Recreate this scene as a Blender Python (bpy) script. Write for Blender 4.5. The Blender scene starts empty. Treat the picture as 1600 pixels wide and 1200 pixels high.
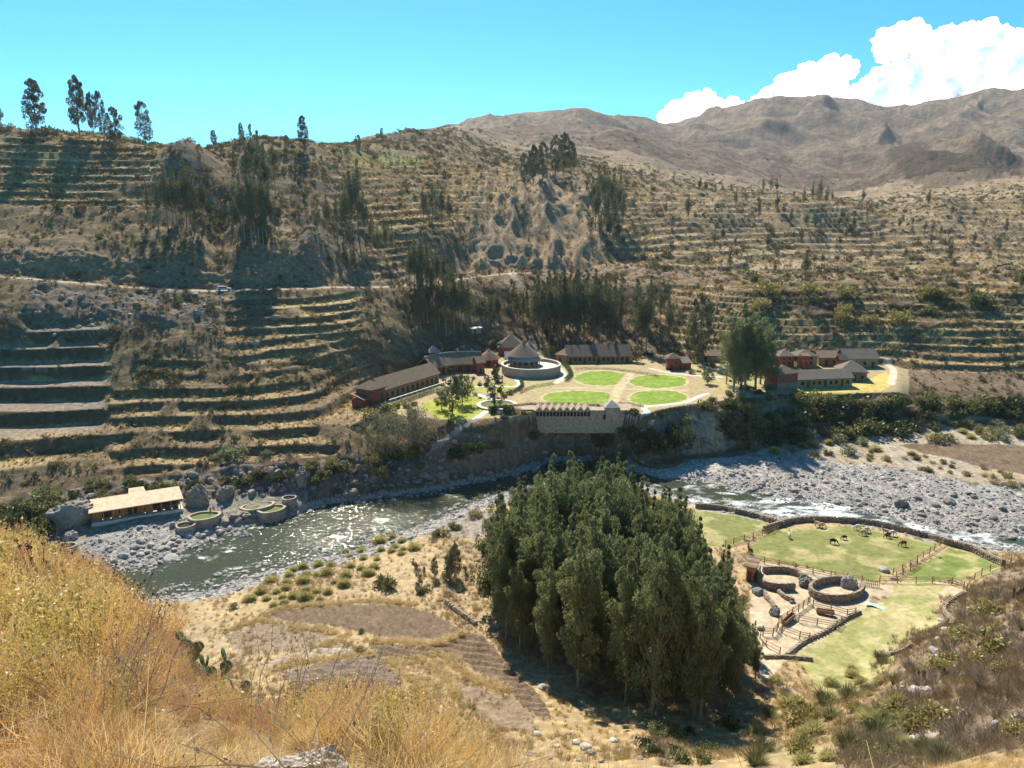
import bpy, bmesh, math, random
import numpy as np
from mathutils import Vector, Matrix

random.seed(7)
rng = np.random.default_rng(11)
SC = bpy.context.scene
COL = SC.collection
PI = math.pi

# ------------------------------------------------------------------ camera
F_PX = 1256.0            # focal length in photo pixels (photo 1600 x 1200)
PITCH = math.radians(13.0)
cam_d = bpy.data.cameras.new("camera")
cam_d.sensor_width = 36.0
cam_d.lens = 36.0 * F_PX / 1600.0
cam_d.clip_start = 0.1
cam_d.clip_end = 60000
cam = bpy.data.objects.new("camera", cam_d)
cam.rotation_euler = (PI / 2 - PITCH, 0, 0)
cam.location = (0, 0, 0)
COL.objects.link(cam)
SC.camera = cam

# ------------------------------------------------------------------ light
SUN_EL = math.radians(45.0)
SUN_AZ = math.radians(-14.0)      # ahead of the camera (+Y), a little to its left
world = bpy.data.worlds.new("World")
SC.world = world
world.use_nodes = True
wn = world.node_tree.nodes
wl = world.node_tree.links
bg = wn["Background"]
sky = wn.new("ShaderNodeTexSky")
sky.sky_type = 'NISHITA'
sky.sun_disc = False
sky.sun_elevation = SUN_EL
sky.sun_rotation = SUN_AZ
sky.altitude = 3500
sky.air_density = 1.0
sky.dust_density = 0.0
sky.ozone_density = 1.0
tint = wn.new("ShaderNodeMix")
tint.data_type = 'RGBA'
tint.blend_type = 'MULTIPLY'
tint.inputs[0].default_value = 1.0
tint.inputs[7].default_value = (0.20, 0.97, 1.2, 1)
wl.new(sky.outputs[0], tint.inputs[6])
wl.new(tint.outputs[2], bg.inputs[0])
bg.inputs[1].default_value = 0.078
sun_d = bpy.data.lights.new("sun", 'SUN')
sun_d.energy = 5.0
sun_d.angle = math.radians(0.53)
sun_d.color = (1.0, 0.915, 0.77)
sun = bpy.data.objects.new("sun", sun_d)
sdir = Vector((math.sin(SUN_AZ) * math.cos(SUN_EL), math.cos(SUN_AZ) * math.cos(SUN_EL), math.sin(SUN_EL)))
sun.rotation_euler = sdir.to_track_quat('Z', 'Y').to_euler()
COL.objects.link(sun)
vs = SC.view_settings
vs.view_transform = 'Standard'
vs.look = 'None'
vs.gamma = 1.0
vs.use_curve_mapping = False
vs.exposure = 0.92
SC.cycles.use_denoising = True
SC.cycles.max_bounces = 6
SC.cycles.diffuse_bounces = 2
SC.cycles.glossy_bounces = 2
SC.cycles.transmission_bounces = 3
SC.cycles.transparent_max_bounces = 8
SC.cycles.volume_bounces = 0
SC.cycles.sample_clamp_indirect = 4.0
SC.cycles.caustics_reflective = False
SC.cycles.caustics_refractive = False

# ------------------------------------------------------------------ noise
def _h(ix, iy, seed):
    h = (ix.astype(np.uint32) * np.uint32(374761393) + iy.astype(np.uint32) * np.uint32(668265263)
         + np.uint32((seed * 974711 + 12345) & 0xFFFFFFFF))
    h = (h ^ (h >> np.uint32(13))) * np.uint32(1274126177)
    h = h ^ (h >> np.uint32(16))
    return h

_G = np.stack([np.cos(np.arange(64) * 2 * np.pi / 64), np.sin(np.arange(64) * 2 * np.pi / 64)], 1).astype(np.float32)

def pn(x, y, seed=0):
    x = np.asarray(x, dtype=np.float32); y = np.asarray(y, dtype=np.float32)
    xi = np.floor(x); yi = np.floor(y)
    fx = x - xi; fy = y - yi
    xi = xi.astype(np.int32); yi = yi.astype(np.int32)
    ux = fx * fx * fx * (fx * (fx * 6 - 15) + 10); uy = fy * fy * fy * (fy * (fy * 6 - 15) + 10)
    def g(a, b, dx, dy):
        k = (_h(a, b, seed) & np.uint32(63)).astype(np.int32)
        return _G[k, 0] * dx + _G[k, 1] * dy
    n00 = g(xi, yi, fx, fy); n10 = g(xi + 1, yi, fx - 1, fy)
    n01 = g(xi, yi + 1, fx, fy - 1); n11 = g(xi + 1, yi + 1, fx - 1, fy - 1)
    return 1.5 * ((n00 * (1 - ux) + n10 * ux) * (1 - uy) + (n01 * (1 - ux) + n11 * ux) * uy)

def fbm(x, y, octv=4, seed=0, gain=0.5):
    s = 0; a = 1.0; f = 1.0
    for o in range(octv):
        s = s + a * pn(x * f, y * f, seed + o * 17); a *= gain; f *= 2.03
    return s

def ridged(x, y, octv=4, seed=0, gain=0.5):
    s = 0; a = 1.0; f = 1.0
    for o in range(octv):
        s = s + a * (1 - 2 * np.abs(pn(x * f, y * f, seed + o * 31))); a *= gain; f *= 2.1
    return s

def sstep(a, b, x):
    t = np.clip((x - a) / (b - a), 0, 1)
    return t * t * (3 - 2 * t)

# ------------------------------------------------------------------ picture geometry <-> place
cp, sp = math.cos(PITCH), math.sin(PITCH)
def ray(px, py):
    a = (np.asarray(px, float) - 800) / F_PX; b = (600 - np.asarray(py, float)) / F_PX
    den = cp + b * sp
    return a / den, (-sp + b * cp) / den        # X/Y, Z/Y
def s_of(py): return float(ray(800, py)[1])
def py_of(s): return 600 - F_PX * math.tan(math.atan(s) + PITCH)
def t_of(px, py): return float(ray(px, py)[0])

def pchip(xk, yk, x):
    xk = np.asarray(xk, float); yk = np.asarray(yk, float)
    h = np.diff(xk); d = np.diff(yk) / h
    m = np.zeros_like(yk)
    if len(xk) > 2:
        w1 = 2 * h[1:] + h[:-1]; w2 = h[1:] + 2 * h[:-1]
        ok = d[:-1] * d[1:] > 0
        with np.errstate(divide='ignore', invalid='ignore'):
            mm = (w1 + w2) / (w1 / d[:-1] + w2 / d[1:])
        m[1:-1] = np.where(ok, mm, 0)
    m[0] = d[0]; m[-1] = d[-1]
    x = np.clip(x, xk[0], xk[-1])
    i = np.clip(np.searchsorted(xk, x) - 1, 0, len(xk) - 2)
    u = (x - xk[i]) / h[i]
    return ((2 * u**3 - 3 * u**2 + 1) * yk[i] + (u**3 - 2 * u**2 + u) * h[i] * m[i]
            + (-2 * u**3 + 3 * u**2) * yk[i + 1] + (u**3 - u**2) * h[i] * m[i + 1])

WATER = -68.0
# each curve: stations (px, py, D, z); two of the last three given.
N = None
CURVES = [
 # 0 under the viewer
 [(-300,N,.6,-1.3),(800,N,.6,-1.75),(1900,N,.6,-2.3)],
 # 1 foreground
 [(-300,N,4,-2.6),(0,1200,4,N),(600,1225,4.0,N),(800,1270,4,N),(1000,1330,4,N),(1900,1420,4,N)],
 # 2 foreground crest
 [(-300,825,30,N),(0,872,26,N),(130,920,24,N),(215,978,21.5,N),(300,1050,18,N),(400,1145,14.5,N),(440,1170,12.5,N),(560,1195,10.5,N),(720,1222,9,N),(790,1255,8,N),(900,1265,7,N),(1200,1330,7,N),(1900,1450,7,N)],
 # 3 behind the crest
 [(-300,N,42,-26),(0,N,40,-27),(200,N,36,-26),(400,N,28,-24),(600,N,22,-21),(800,N,22,-20),(1000,N,24,-21),(1300,N,28,-24),(1600,N,30,-24),(1900,N,30,-24)],
 # 4 bluff foot
 [(-300,N,64,-50),(0,N,64,-51),(300,N,62,-50),(600,N,60,-48.5),(800,N,57,-46.2),(1000,N,56,-45),(1200,N,58,-46),(1400,N,60,-46),(1600,N,60,-43),(1900,N,60,-38)],
 # 5 lower slope
 [(-300,N,90,-61),(0,N,90,-61),(300,N,86,-60),(600,N,82,-58),(800,N,78,-56.4),(1000,N,77,-56.2),(1200,N,80,-57.8),(1330,N,84,-57.8),(1450,N,90,-55.8),(1600,N,92,-51.5),(1900,N,92,-44)],
 # 6 valley floor near edge
 [(-300,N,112,-66),(0,N,112,-66),(200,N,110,-66),(400,N,106,-63.5),(600,N,104,-62.5),(800,N,100,-62),(1000,N,100,-62.5),(1200,N,104,-62.5),(1330,1050,N,-62.5),(1400,1000,N,-62.5),(1500,930,N,-62.5),(1560,892,N,-62.0),(1620,872,N,-61.5),(1900,840,N,-60)],
 # 7 near bank top
 [(-300,965,N,-65.8),(0,960,N,-65.8),(200,950,N,-65.8),(330,940,N,-65.5),(400,922,N,-65.5),(550,880,N,-65.5),(650,848,N,-65.5),(770,795,N,-65.5),(900,765,N,-65.3),(1000,775,N,-65),(1100,799,N,-65),(1200,820,N,-65),(1300,820,N,-65),(1400,838,N,-65),(1500,858,N,-64.5),(1600,866,N,-64.5),(1900,832,N,-64.5)],
 # 8 near water edge
 [(-300,945,N,-68.3),(0,940,N,-68.3),(200,935,N,-68.3),(320,920,N,-68.3),(400,891,N,-68.3),(500,869,N,-68.3),(600,838,N,-68.3),(700,801,N,-68.3),(790,768,N,-68.3),(900,747,N,-68.3),(1000,757,N,-68.3),(1090,784,N,-68.3),(1150,793,N,-68.3),(1225,806,N,-68.3),(1337,815,N,-68.3),(1469,840,N,-68.3),(1600,857,N,-68.3),(1900,826,N,-68.3)],
 # 8b channel bed (filled in below as the middle, 1.2 m lower)
 None,
 # 9 far water edge
 [(-300,915,N,-68.3),(0,905,N,-68.3),(100,903,N,-68.3),(225,893,N,-68.3),(300,864,N,-68.3),(330,850,N,-68.3),(400,825,N,-68.3),(470,806,N,-68.3),(490,795,N,-68.3),(600,780,N,-68.3),(700,764,N,-68.3),(780,749,N,-68.3),(830,738,N,-68.3),(870,722,N,-68.3),(940,730,N,-68.3),(1010,745,N,-68.3),(1085,757,N,-68.3),(1142,768,N,-68.3),(1210,781,N,-68.3),(1337,801,N,-68.3),(1450,829,N,-68.3),(1600,845,N,-68.3),(1900,818,N,-68.3)],
 # 10 far bank foot / far rim of the gravel
 [(-300,875,N,-66.2),(0,865,N,-66),(100,850,N,-66),(200,825,N,-65.5),(300,808,N,-65.6),(400,796,N,-66),(470,786,N,-66.3),(600,770,N,-66.8),(700,754,N,-66.8),(780,739,N,-67),(850,718,N,-67),(900,712,N,-67),(950,718,N,-67),(1000,727,N,-67),(1030,733,N,-66.8),(1100,716,N,-66.5),(1200,712,N,-66.2),(1300,722,N,-66),(1400,735,N,-66),(1500,752,N,-66),(1600,768,N,-65.8),(1900,800,N,-65)],
 # 11 foot of the second rise (far edge of the field at right)
 [(-300,845,N,-65),(0,835,N,-65),(100,818,N,-64.6),(200,798,N,-64.6),(300,788,N,-64.8),(400,783,N,-65.2),(470,776,N,-65.6),(600,765,N,-66.3),(700,750,N,-66.3),(780,735,N,-66.4),(850,714,N,-66.5),(900,708,N,-66.4),(950,712,N,-66.5),(1000,718,N,-66),(1030,720,N,-66),(1075,713,N,-66),(1130,706,N,-66),(1200,692,N,-65.2),(1300,675,N,-64.2),(1400,665,N,-63.6),(1600,662,N,-63.3),(1900,665,N,-63)],
 # 12 top of the river cliff / rim of the lodge terrace
 [(-300,800,N,-62.5),(0,786,N,-62.5),(100,768,N,-62),(150,758,N,-61.6),(300,738,N,-61),(400,727,N,-60.6),(470,722,N,-60.5),(540,716,N,-60.3),(600,704,N,-59.5),(660,695,N,-58.6),(720,684,N,-57.5),(780,680,N,-57.5),(850,688,N,-60),(900,690,N,-60),(950,685,N,-59.5),(1000,664,N,-56.5),(1030,652,N,-55.8),(1075,642,N,-55.5),(1130,640,N,-55.5),(1180,640,N,-56.5),(1225,628,N,-56.3),(1300,626,N,-57),(1400,632,N,-58.5),(1600,641,N,-60.5),(1900,650,N,-60.5)],
 # 13 lodge terrace inner part
 [(-300,735,N,-57.5),(0,718,N,-57),(150,700,N,-56.5),(300,690,N,-56.6),(470,682,N,-56.6),(540,660,N,-55),(580,640,N,-54.6),(640,648,N,-54.4),(720,655,N,-54.3),(780,652,N,-54),(850,656,N,-54),(950,656,N,-54),(1000,650,N,-54),(1030,640,N,-54),(1075,632,N,-54),(1130,625,N,-54),(1180,620,N,-54.2),(1240,615,N,-55),(1400,612,N,-55.5),(1430,618,N,-57.6),(1600,625,N,-58.6),(1900,640,N,-59)],
 # 14 back of the lodge terrace
 [(-300,640,192,N),(0,620,195,N),(200,605,200,N),(350,600,204,N),(480,604,210,N),(550,604,N,-52.5),(620,596,N,-54),(660,578,N,-54),(700,565,N,-54),(760,553,N,-54),(850,548,N,-54),(950,552,N,-54),(1000,556,N,-54),(1100,565,N,-54),(1200,566,N,-54),(1300,568,N,-54),(1390,572,N,-54),(1450,585,252,N),(1600,585,250,N),(1900,595,246,N)],
 # 15 middle of the lower hillside
 [(-300,530,214,N),(0,518,213,N),(200,522,218,N),(400,518,229,N),(500,510,236,N),(600,512,252,N),(700,510,282,N),(850,500,306,N),(950,505,306,N),(1100,510,288,N),(1200,505,284,N),(1400,505,280,N),(1600,505,276,N),(1900,510,272,N)],
 # 16 road outer edge
 [(-300,424,234,N),(0,434,232,N),(100,442,234,N),(200,450,238,N),(348,456,246,N),(500,451,258,N),(630,448,284,N),(700,440,306,N),(760,432,325,N),(800,428,336,N),(870,430,345,N),(950,440,338,N),(1050,440,326,N),(1200,442,316,N),(1400,442,312,N),(1600,436,310,N),(1900,436,308,N)],
 # 17 road inner edge (same height, 6 m deeper)
 None,
 # 18 top of the road cut
 [(-300,385,248,N),(0,395,246,N),(100,400,248,N),(200,408,253,N),(348,418,261,N),(440,405,266,N),(500,420,274,N),(630,428,300,N),(700,420,324,N),(760,415,345,N),(800,405,360,N),(850,400,368,N),(900,408,366,N),(1000,414,358,N),(1200,425,350,N),(1400,428,350,N),(1600,424,350,N),(1900,424,350,N)],
 # 19 middle of the upper hillside
 [(-300,318,280,N),(0,322,278,N),(100,326,280,N),(200,330,283,N),(300,330,287,N),(400,335,294,N),(500,335,306,N),(600,340,340,N),(700,335,370,N),(780,322,400,N),(850,325,420,N),(950,345,420,N),(1000,372,420,N),(1100,388,425,N),(1200,398,430,N),(1400,406,440,N),(1600,404,440,N),(1900,404,440,N)],
 # 20 rim of the plateau / top of the upper terraces
 [(-300,205,335,N),(0,207,332,N),(100,212,332,N),(200,226,335,N),(250,234,336,N),(300,236,340,N),(400,226,352,N),(480,230,370,N),(530,236,400,N),(600,243,450,N),(680,250,480,N),(750,255,520,N),(800,262,540,N),(900,268,560,N),(950,275,580,N),(1000,290,590,N),(1100,306,570,N),(1200,312,575,N),(1300,318,580,N),(1400,330,580,N),(1500,332,580,N),(1600,328,580,N),(1900,325,580,N)],
 # 21 ground behind the rim
 [(-300,213,420,N),(0,214,420,N),(100,217,420,N),(200,230,420,N),(300,236,420,N),(340,225,440,N),(400,224,440,N),(480,231,480,N),(530,232,520,N),(560,222,560,N),(600,212,600,N),(660,206,640,N),(720,207,660,N),(760,222,700,N),(800,236,740,N),(900,245,800,N),(1000,262,860,N),(1100,282,900,N),(1200,298,940,N),(1270,306,960,N),(1300,312,980,N),(1400,305,980,N),(1500,295,980,N),(1600,285,980,N),(1900,270,980,N)],
 # 22 second range crest
 [(-300,260,1100,N),(200,260,1100,N),(400,258,1100,N),(530,250,1100,N),(640,230,1100,N),(700,208,1150,N),(760,204,1200,N),(850,203,1250,N),(930,202,1300,N),(1000,210,1350,N),(1060,222,1400,N),(1150,240,1450,N),(1230,262,1500,N),(1300,270,1500,N),(1360,262,1500,N),(1400,236,1500,N),(1450,222,1500,N),(1520,218,1500,N),(1570,235,1500,N),(1600,250,1500,N),(1900,260,1500,N)],
 # 23 hollow behind it
 [(-300,270,1700,N),(400,268,1700,N),(640,245,1700,N),(760,215,1700,N),(930,210,1750,N),(1000,220,1800,N),(1060,226,1900,N),(1150,236,1900,N),(1230,240,1900,N),(1300,238,1900,N),(1400,238,1900,N),(1520,224,1900,N),(1600,230,1900,N),(1900,240,1900,N)],
 # 24 skyline
 [(-300,280,2600,N),(400,270,2600,N),(560,240,2600,N),(640,212,2600,N),(690,197,2600,N),(760,189,2600,N),(830,181,2600,N),(890,174,2600,N),(920,175,2600,N),(960,184,2600,N),(1000,194,2800,N),(1050,196,3000,N),(1080,188,3000,N),(1140,172,3000,N),(1190,160,3000,N),(1240,155,3000,N),(1285,153,3000,N),(1320,159,3100,N),(1370,170,3200,N),(1430,170,3400,N),(1480,164,3500,N),(1530,154,3500,N),(1600,147,3500,N),(1700,150,3500,N),(1900,160,3500,N)],
 # 25 beyond
 [(-300,N,5200,-300),(1900,N,5200,-100)],
]
NT = 900
T_LO, T_HI = t_of(-330, 500), t_of(1930, 500)
TS = np.linspace(T_LO, T_HI, NT)
def build_curve(c):
    tt, dd, zz = [], [], []
    for px, py, D, z in c:
        if py is None:
            py = py_of(z / D)
        s = s_of(py)
        if D is None: D = z / s
        if z is None: z = s * D
        tt.append(t_of(px, py)); dd.append(D); zz.append(z)
    return pchip(tt, np.log(dd), TS), pchip(tt, zz, TS)
KD, KZ = [], []
for c in CURVES:
    if c is None: KD.append(None); KZ.append(None); continue
    d, z = build_curve(c); KD.append(np.exp(d)); KZ.append(z)
KD[9] = 0.5 * (KD[8] + KD[10]); KZ[9] = KZ[8] - 1.0
KD[18] = KD[17] + 5.5; KZ[18] = KZ[17] + 0.05
for k in range(1, len(KD)):       # keep the order along every line of sight
    KD[k] = np.maximum(KD[k], KD[k - 1] * 1.002 + 0.35)
KD = np.array(KD); KZ = np.array(KZ)
ND = 2400
LDS = np.linspace(math.log(0.5), math.log(5200), ND)
TAB = np.zeros((NT, ND), np.float32)
for i in range(NT):
    TAB[i] = pchip(np.log(KD[:, i]), KZ[:, i], LDS)

def tab(t, D):
    u = np.clip((t - T_LO) / (T_HI - T_LO), 0, 1) * (NT - 1.001)
    v = np.clip((np.log(np.maximum(D, .5)) - LDS[0]) / (LDS[-1] - LDS[0]), 0, 1) * (ND - 1.001)
    i = u.astype(int); j = v.astype(int); a = u - i; b = v - j
    return (TAB[i, j] * (1 - a) + TAB[i + 1, j] * a) * (1 - b) + (TAB[i, j + 1] * (1 - a) + TAB[i + 1, j + 1] * a) * b

def knot(k, t):
    return np.interp(t, TS, KD[k])
def seg(t, D):
    """which stretch between the curves a point lies in, as a real number"""
    out = np.zeros(np.shape(t), np.float32)
    prev = knot(0, t)
    for k in range(1, len(KD)):
        cur = knot(k, t)
        out = np.where(D >= prev, k - 1 + np.clip((D - prev) / (cur - prev), 0, 1), out)
        prev = cur
    return out
# ------------------------------------------------------------------ the ground as one sheet
APEX = 8.0
def spread(*parts):
    out = []
    for a, b, n, geo in parts:
        u = np.arange(n) / n
        out.append(a * (b / a) ** u if geo else a + (b - a) * u)
    return np.concatenate(out + [np.array([parts[-1][1]])])
ROWS = spread((.5, 6, 40, True), (6, 34, 110, True), (34, 62, 26, True), (62, 130, 190, True), (130, 205, 215, True), (205, 270, 165, True),
              (270, 360, 120, True), (360, 520, 90, True), (520, 700, 50, True), (700, 1700, 90, True), (1700, 3700, 90, True), (3700, 5200, 8, True))
U_LO, U_HI = -0.80, 0.80
_uo = t_of(0, 500) * 1.05
COLS = np.concatenate([np.linspace(U_LO, -0.66, 40, endpoint=False), np.linspace(-0.66, 0.66, 760, endpoint=False), np.linspace(.66, U_HI, 41)])
NR, NC = len(ROWS), len(COLS)
GY, GU = np.meshgrid(ROWS, COLS, indexing='ij')
GX = GU * (GY + APEX)
GT = np.clip(GX / np.maximum(GY, 2.5), T_LO, T_HI)
BZ = tab(GT, GY)
SEG = seg(GT, GY)
# where each ground point shows in the photograph: used only to look up what grows there
_s = BZ / np.maximum(GY, 2.5)
_b = np.tan(np.arctan(_s) + PITCH)
PX = 800 + F_PX * GT * (cp + _b * sp)
PY = 600 - F_PX * _b

def polymask(poly, px, py):
    inside = np.zeros(px.shape, bool)
    n = len(poly)
    for i in range(n):
        x1, y1 = poly[i]; x2, y2 = poly[(i + 1) % n]
        if y1 == y2: continue
        c = ((y1 > py) != (y2 > py)) & (px < (x2 - x1) * (py - y1) / (y2 - y1) + x1)
        inside ^= c
    return inside

def ramp(a, b, c, d, x):
    return sstep(a, b, x) * (1 - sstep(c, d, x))

Z = BZ.astype(np.float64).copy()
GV = GY + 1.4 * BZ * sstep(9.0, 12.0, SEG)      # along the slope rather than across it, so that steep ground is not streaked
FLAT = np.zeros_like(Z)     # 1 where people keep the ground flat

# broad relief (metres, in the place)
amp_hill = ramp(15.0, 15.5, 21.5, 22.5, SEG)
Z += amp_hill * (1 - ramp(16.75, 17.0, 18.0, 18.3, SEG)) * (2.0 * fbm(GX / 38, GV / 38, 3, 3) + 0.4 * fbm(GX / 9, GV / 9, 3, 5))
amp_far = sstep(22.0, 22.8, SEG)
far_sc = np.clip(GY / 1500, .4, 2.0)
Z += amp_far * far_sc * (27 * (ridged(GX / 330 + .25 * pn(GX / 200, GY / 200, 61), GY / 600, 3, 9, .40) - 1.1) + 6 * fbm(GX / 240, GY / 240, 3, 8)) * (1 - .8 * ramp(24.55, 24.9, 25.15, 25.5, SEG))
amp_mid = ramp(21.0, 21.6, 22.6, 23.2, SEG)
Z += amp_mid * 4.0 * fbm(GX / 60, GY / 60, 4, 33)
# cliffs and gullies
def gauss(px, py, sx, sy): return np.exp(-((PX - px) / sx) ** 2 - ((PY - py) / sy) ** 2)
Z += 7 * gauss(488, 400, 20, 34) * ramp(18.0, 18.3, 20.5, 21, SEG)
Z += 9 * gauss(290, 270, 40, 40) * ramp(19.5, 20, 20.7, 21.2, SEG)
Z += 7 * gauss(1255, 335, 55, 20) * ramp(19.8, 20.2, 21.3, 21.9, SEG) + 5 * gauss(1120, 330, 40, 22) * ramp(19.8, 20.2, 21.3, 21.9, SEG) - 5 * gauss(1390, 345, 30, 30) * ramp(19.8, 20.2, 21.5, 21.9, SEG) + 4 * gauss(1480, 330, 40, 22) * ramp(19.8, 20.2, 21.3, 21.9, SEG)
Z -= 5 * gauss(345, 345, 22, 60) * ramp(18.6, 19, 20.8, 21, SEG)
gul = ramp(700, 760, 900, 960, PX) * ramp(18.3, 18.9, 20.4, 20.9, SEG)
Z += gul * (5.0 * (ridged(GX / 17 + .35 * pn(GX / 25, GY / 25, 4), GY / 75, 4, 21, .5) - .75))
cut = ramp(17.95, 18.15, 18.9, 19.2, SEG)
Z += cut * (.8 * fbm(GX / 6, GV / 6, 4, 12) + .55 * (ridged(GX / 3.2, GV / 5, 3, 13) - .8))
riv = ramp(12.0, 12.3, 12.9, 13.05, SEG) * (1 - sstep(1180, 1260, PX))
Z += riv * (1.5 * fbm(GX / 6, GY / 6, 4, 14))
# stony scree / dark spur left of the middle
scree = ramp(20, 60, 330, 380, PX) * ramp(15.9, 16.2, 16.9, 17.0, SEG)
Z += scree * 1.6 * fbm(GX / 11, GY / 11, 4, 15)

# terraces
TF = np.full(Z.shape, .5)       # place within the step: 0 foot of the tread .. 1 top of the riser
TA = np.zeros_like(Z)
TV = np.zeros_like(Z)       # how each step differs from its neighbours
def terraces(mask, h, seed, warp=1.0, riser=.26, tilt=.16, gaps=1.0):
    global Z
    w = warp * (1.3 * fbm(GX / 60, GY / 60, 2, seed) + .35 * pn(GX / 14, GY / 14, seed + 5))
    q = (Z + w) / h
    k = np.floor(q); f = q - k
    var = pn(GX / 19, k * 7.31 + seed, seed + 3)
    rs = np.clip(riser * (1 + .9 * pn(GX / 12, k * 3.7, seed + 4)), .12, .6)
    g = sstep(1 - rs, 1, f)
    zt = h * (k + tilt * np.minimum(f, 1 - rs) / (1 - rs) + (1 - tilt) * g) - w
    brk = sstep(-.85, -.6, fbm(GX / 30, GY / 22, 2, seed + 9)) * (1 - gaps * (1 - sstep(-.75, -.45, pn(GX / 9, k * 5.1 + seed, seed + 6))))
    m = mask * brk
    Z = Z * (1 - m) + zt * m
    sel = m > TA
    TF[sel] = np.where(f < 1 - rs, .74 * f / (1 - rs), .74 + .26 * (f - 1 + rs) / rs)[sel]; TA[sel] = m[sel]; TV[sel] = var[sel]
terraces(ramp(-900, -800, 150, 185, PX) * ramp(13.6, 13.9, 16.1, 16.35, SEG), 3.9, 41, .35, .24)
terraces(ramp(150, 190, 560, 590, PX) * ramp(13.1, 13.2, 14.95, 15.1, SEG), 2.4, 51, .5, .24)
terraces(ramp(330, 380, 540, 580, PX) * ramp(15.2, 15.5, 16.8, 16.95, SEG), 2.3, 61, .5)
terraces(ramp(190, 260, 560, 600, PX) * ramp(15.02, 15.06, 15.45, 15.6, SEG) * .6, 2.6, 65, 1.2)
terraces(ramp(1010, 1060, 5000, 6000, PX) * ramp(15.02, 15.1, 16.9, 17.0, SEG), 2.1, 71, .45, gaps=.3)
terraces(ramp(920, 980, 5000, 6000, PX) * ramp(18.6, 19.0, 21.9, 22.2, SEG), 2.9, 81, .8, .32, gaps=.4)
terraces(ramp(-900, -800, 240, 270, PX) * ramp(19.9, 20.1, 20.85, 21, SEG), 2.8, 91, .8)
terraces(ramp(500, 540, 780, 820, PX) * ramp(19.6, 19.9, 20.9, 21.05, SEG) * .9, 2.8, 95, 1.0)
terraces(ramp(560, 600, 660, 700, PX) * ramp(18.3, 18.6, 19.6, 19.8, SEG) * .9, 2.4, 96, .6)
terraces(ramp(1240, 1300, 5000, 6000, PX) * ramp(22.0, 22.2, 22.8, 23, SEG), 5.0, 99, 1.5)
terraces(ramp(1180, 1280, 5000, 6000, PX) * ramp(12.0, 12.05, 13.3, 13.5, SEG), 1.6, 77, .2)
# near slope
fg = 1 - sstep(5.5, 6.0, SEG)
Z += fg * sstep(2, 12, GY) * (.35 * fbm(GX / 5, GY / 5, 3, 101) + .5 * fbm(GX / 16, GY / 16, 3, 102) * sstep(20, 60, GY))
Z += (1 - sstep(3, 30, GY)) * .07 * fbm(GX / .8, GY / .8, 3, 103)
# valley floor and banks
vf = ramp(5.8, 6.1, 7.0, 7.1, SEG)
Z += vf * .18 * fbm(GX / 12, GY / 12, 3, 104)
gravel_m = np.maximum(ramp(6.95, 7.2, 8.0, 8.1, SEG), ramp(9.9, 10.0, 11.0, 11.15, SEG))
Z += gravel_m * (.22 * fbm(GX / 5, GY / 5, 3, 105) + .12 * fbm(GX / 1.2, GY / 1.2, 2, 106))
Z += ramp(11.0, 11.3, 12.0, 12.2, SEG) * .35 * fbm(GX / 8, GY / 8, 3, 107)
lodge = ramp(13.9, 14.0, 14.95, 15.0, SEG)
Z += ramp(12.9, 13.2, 13.8, 14.0, SEG) * .3 * fbm(GX / 5, GY / 5, 3, 108)
GZ = Z

def grid_z(X, Y):
    X = np.asarray(X, float); Y = np.asarray(Y, float)
    r = np.clip(np.interp(Y, ROWS, np.arange(NR)), 0, NR - 1.001)
    c = np.clip(np.interp(X / (Y + APEX), COLS, np.arange(NC)), 0, NC - 1.001)
    i = r.astype(int); j = c.astype(int); a = r - i; b = c - j
    return ((GZ[i, j] * (1 - a) + GZ[i + 1, j] * a) * (1 - b) + (GZ[i, j + 1] * (1 - a) + GZ[i + 1, j + 1] * a) * b)
def grid_of(A, X, Y):
    r = np.clip(np.rint(np.interp(Y, ROWS, np.arange(NR))), 0, NR - 1).astype(int)
    c = np.clip(np.rint(np.interp(np.asarray(X) / (np.asarray(Y) + APEX), COLS, np.arange(NC))), 0, NC - 1).astype(int)
    return A[r, c]

_DS = np.concatenate([np.geomspace(1.5, 60, 240, endpoint=False), np.geomspace(60, 480, 1500, endpoint=False), np.geomspace(480, 4500, 700)])
def hit(px, py, dmin=0.0):
    """the ground point seen at a pixel of the photograph"""
    t, s = ray(px, py); t = float(t); s = float(s)
    D = _DS[_DS >= dmin] if dmin else _DS
    z = grid_z(t * D, D)
    d = z - s * D
    k = np.argmax(d >= 0)
    if d[k] < 0:
        return None
    if k > 0:
        a = -d[k - 1] / (d[k] - d[k - 1])
        Dk = D[k - 1] + a * (D[k] - D[k - 1])
    else:
        Dk = D[0]
    return Vector((t * Dk, Dk, float(grid_z(t * Dk, Dk))))
def hits(pts, dmin=0.0):
    return [hit(x, y, dmin) for x, y in pts]
def at_depth(px, py, D):
    t, s = ray(px, py)
    return Vector((float(t) * D, D, float(s) * D))

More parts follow.
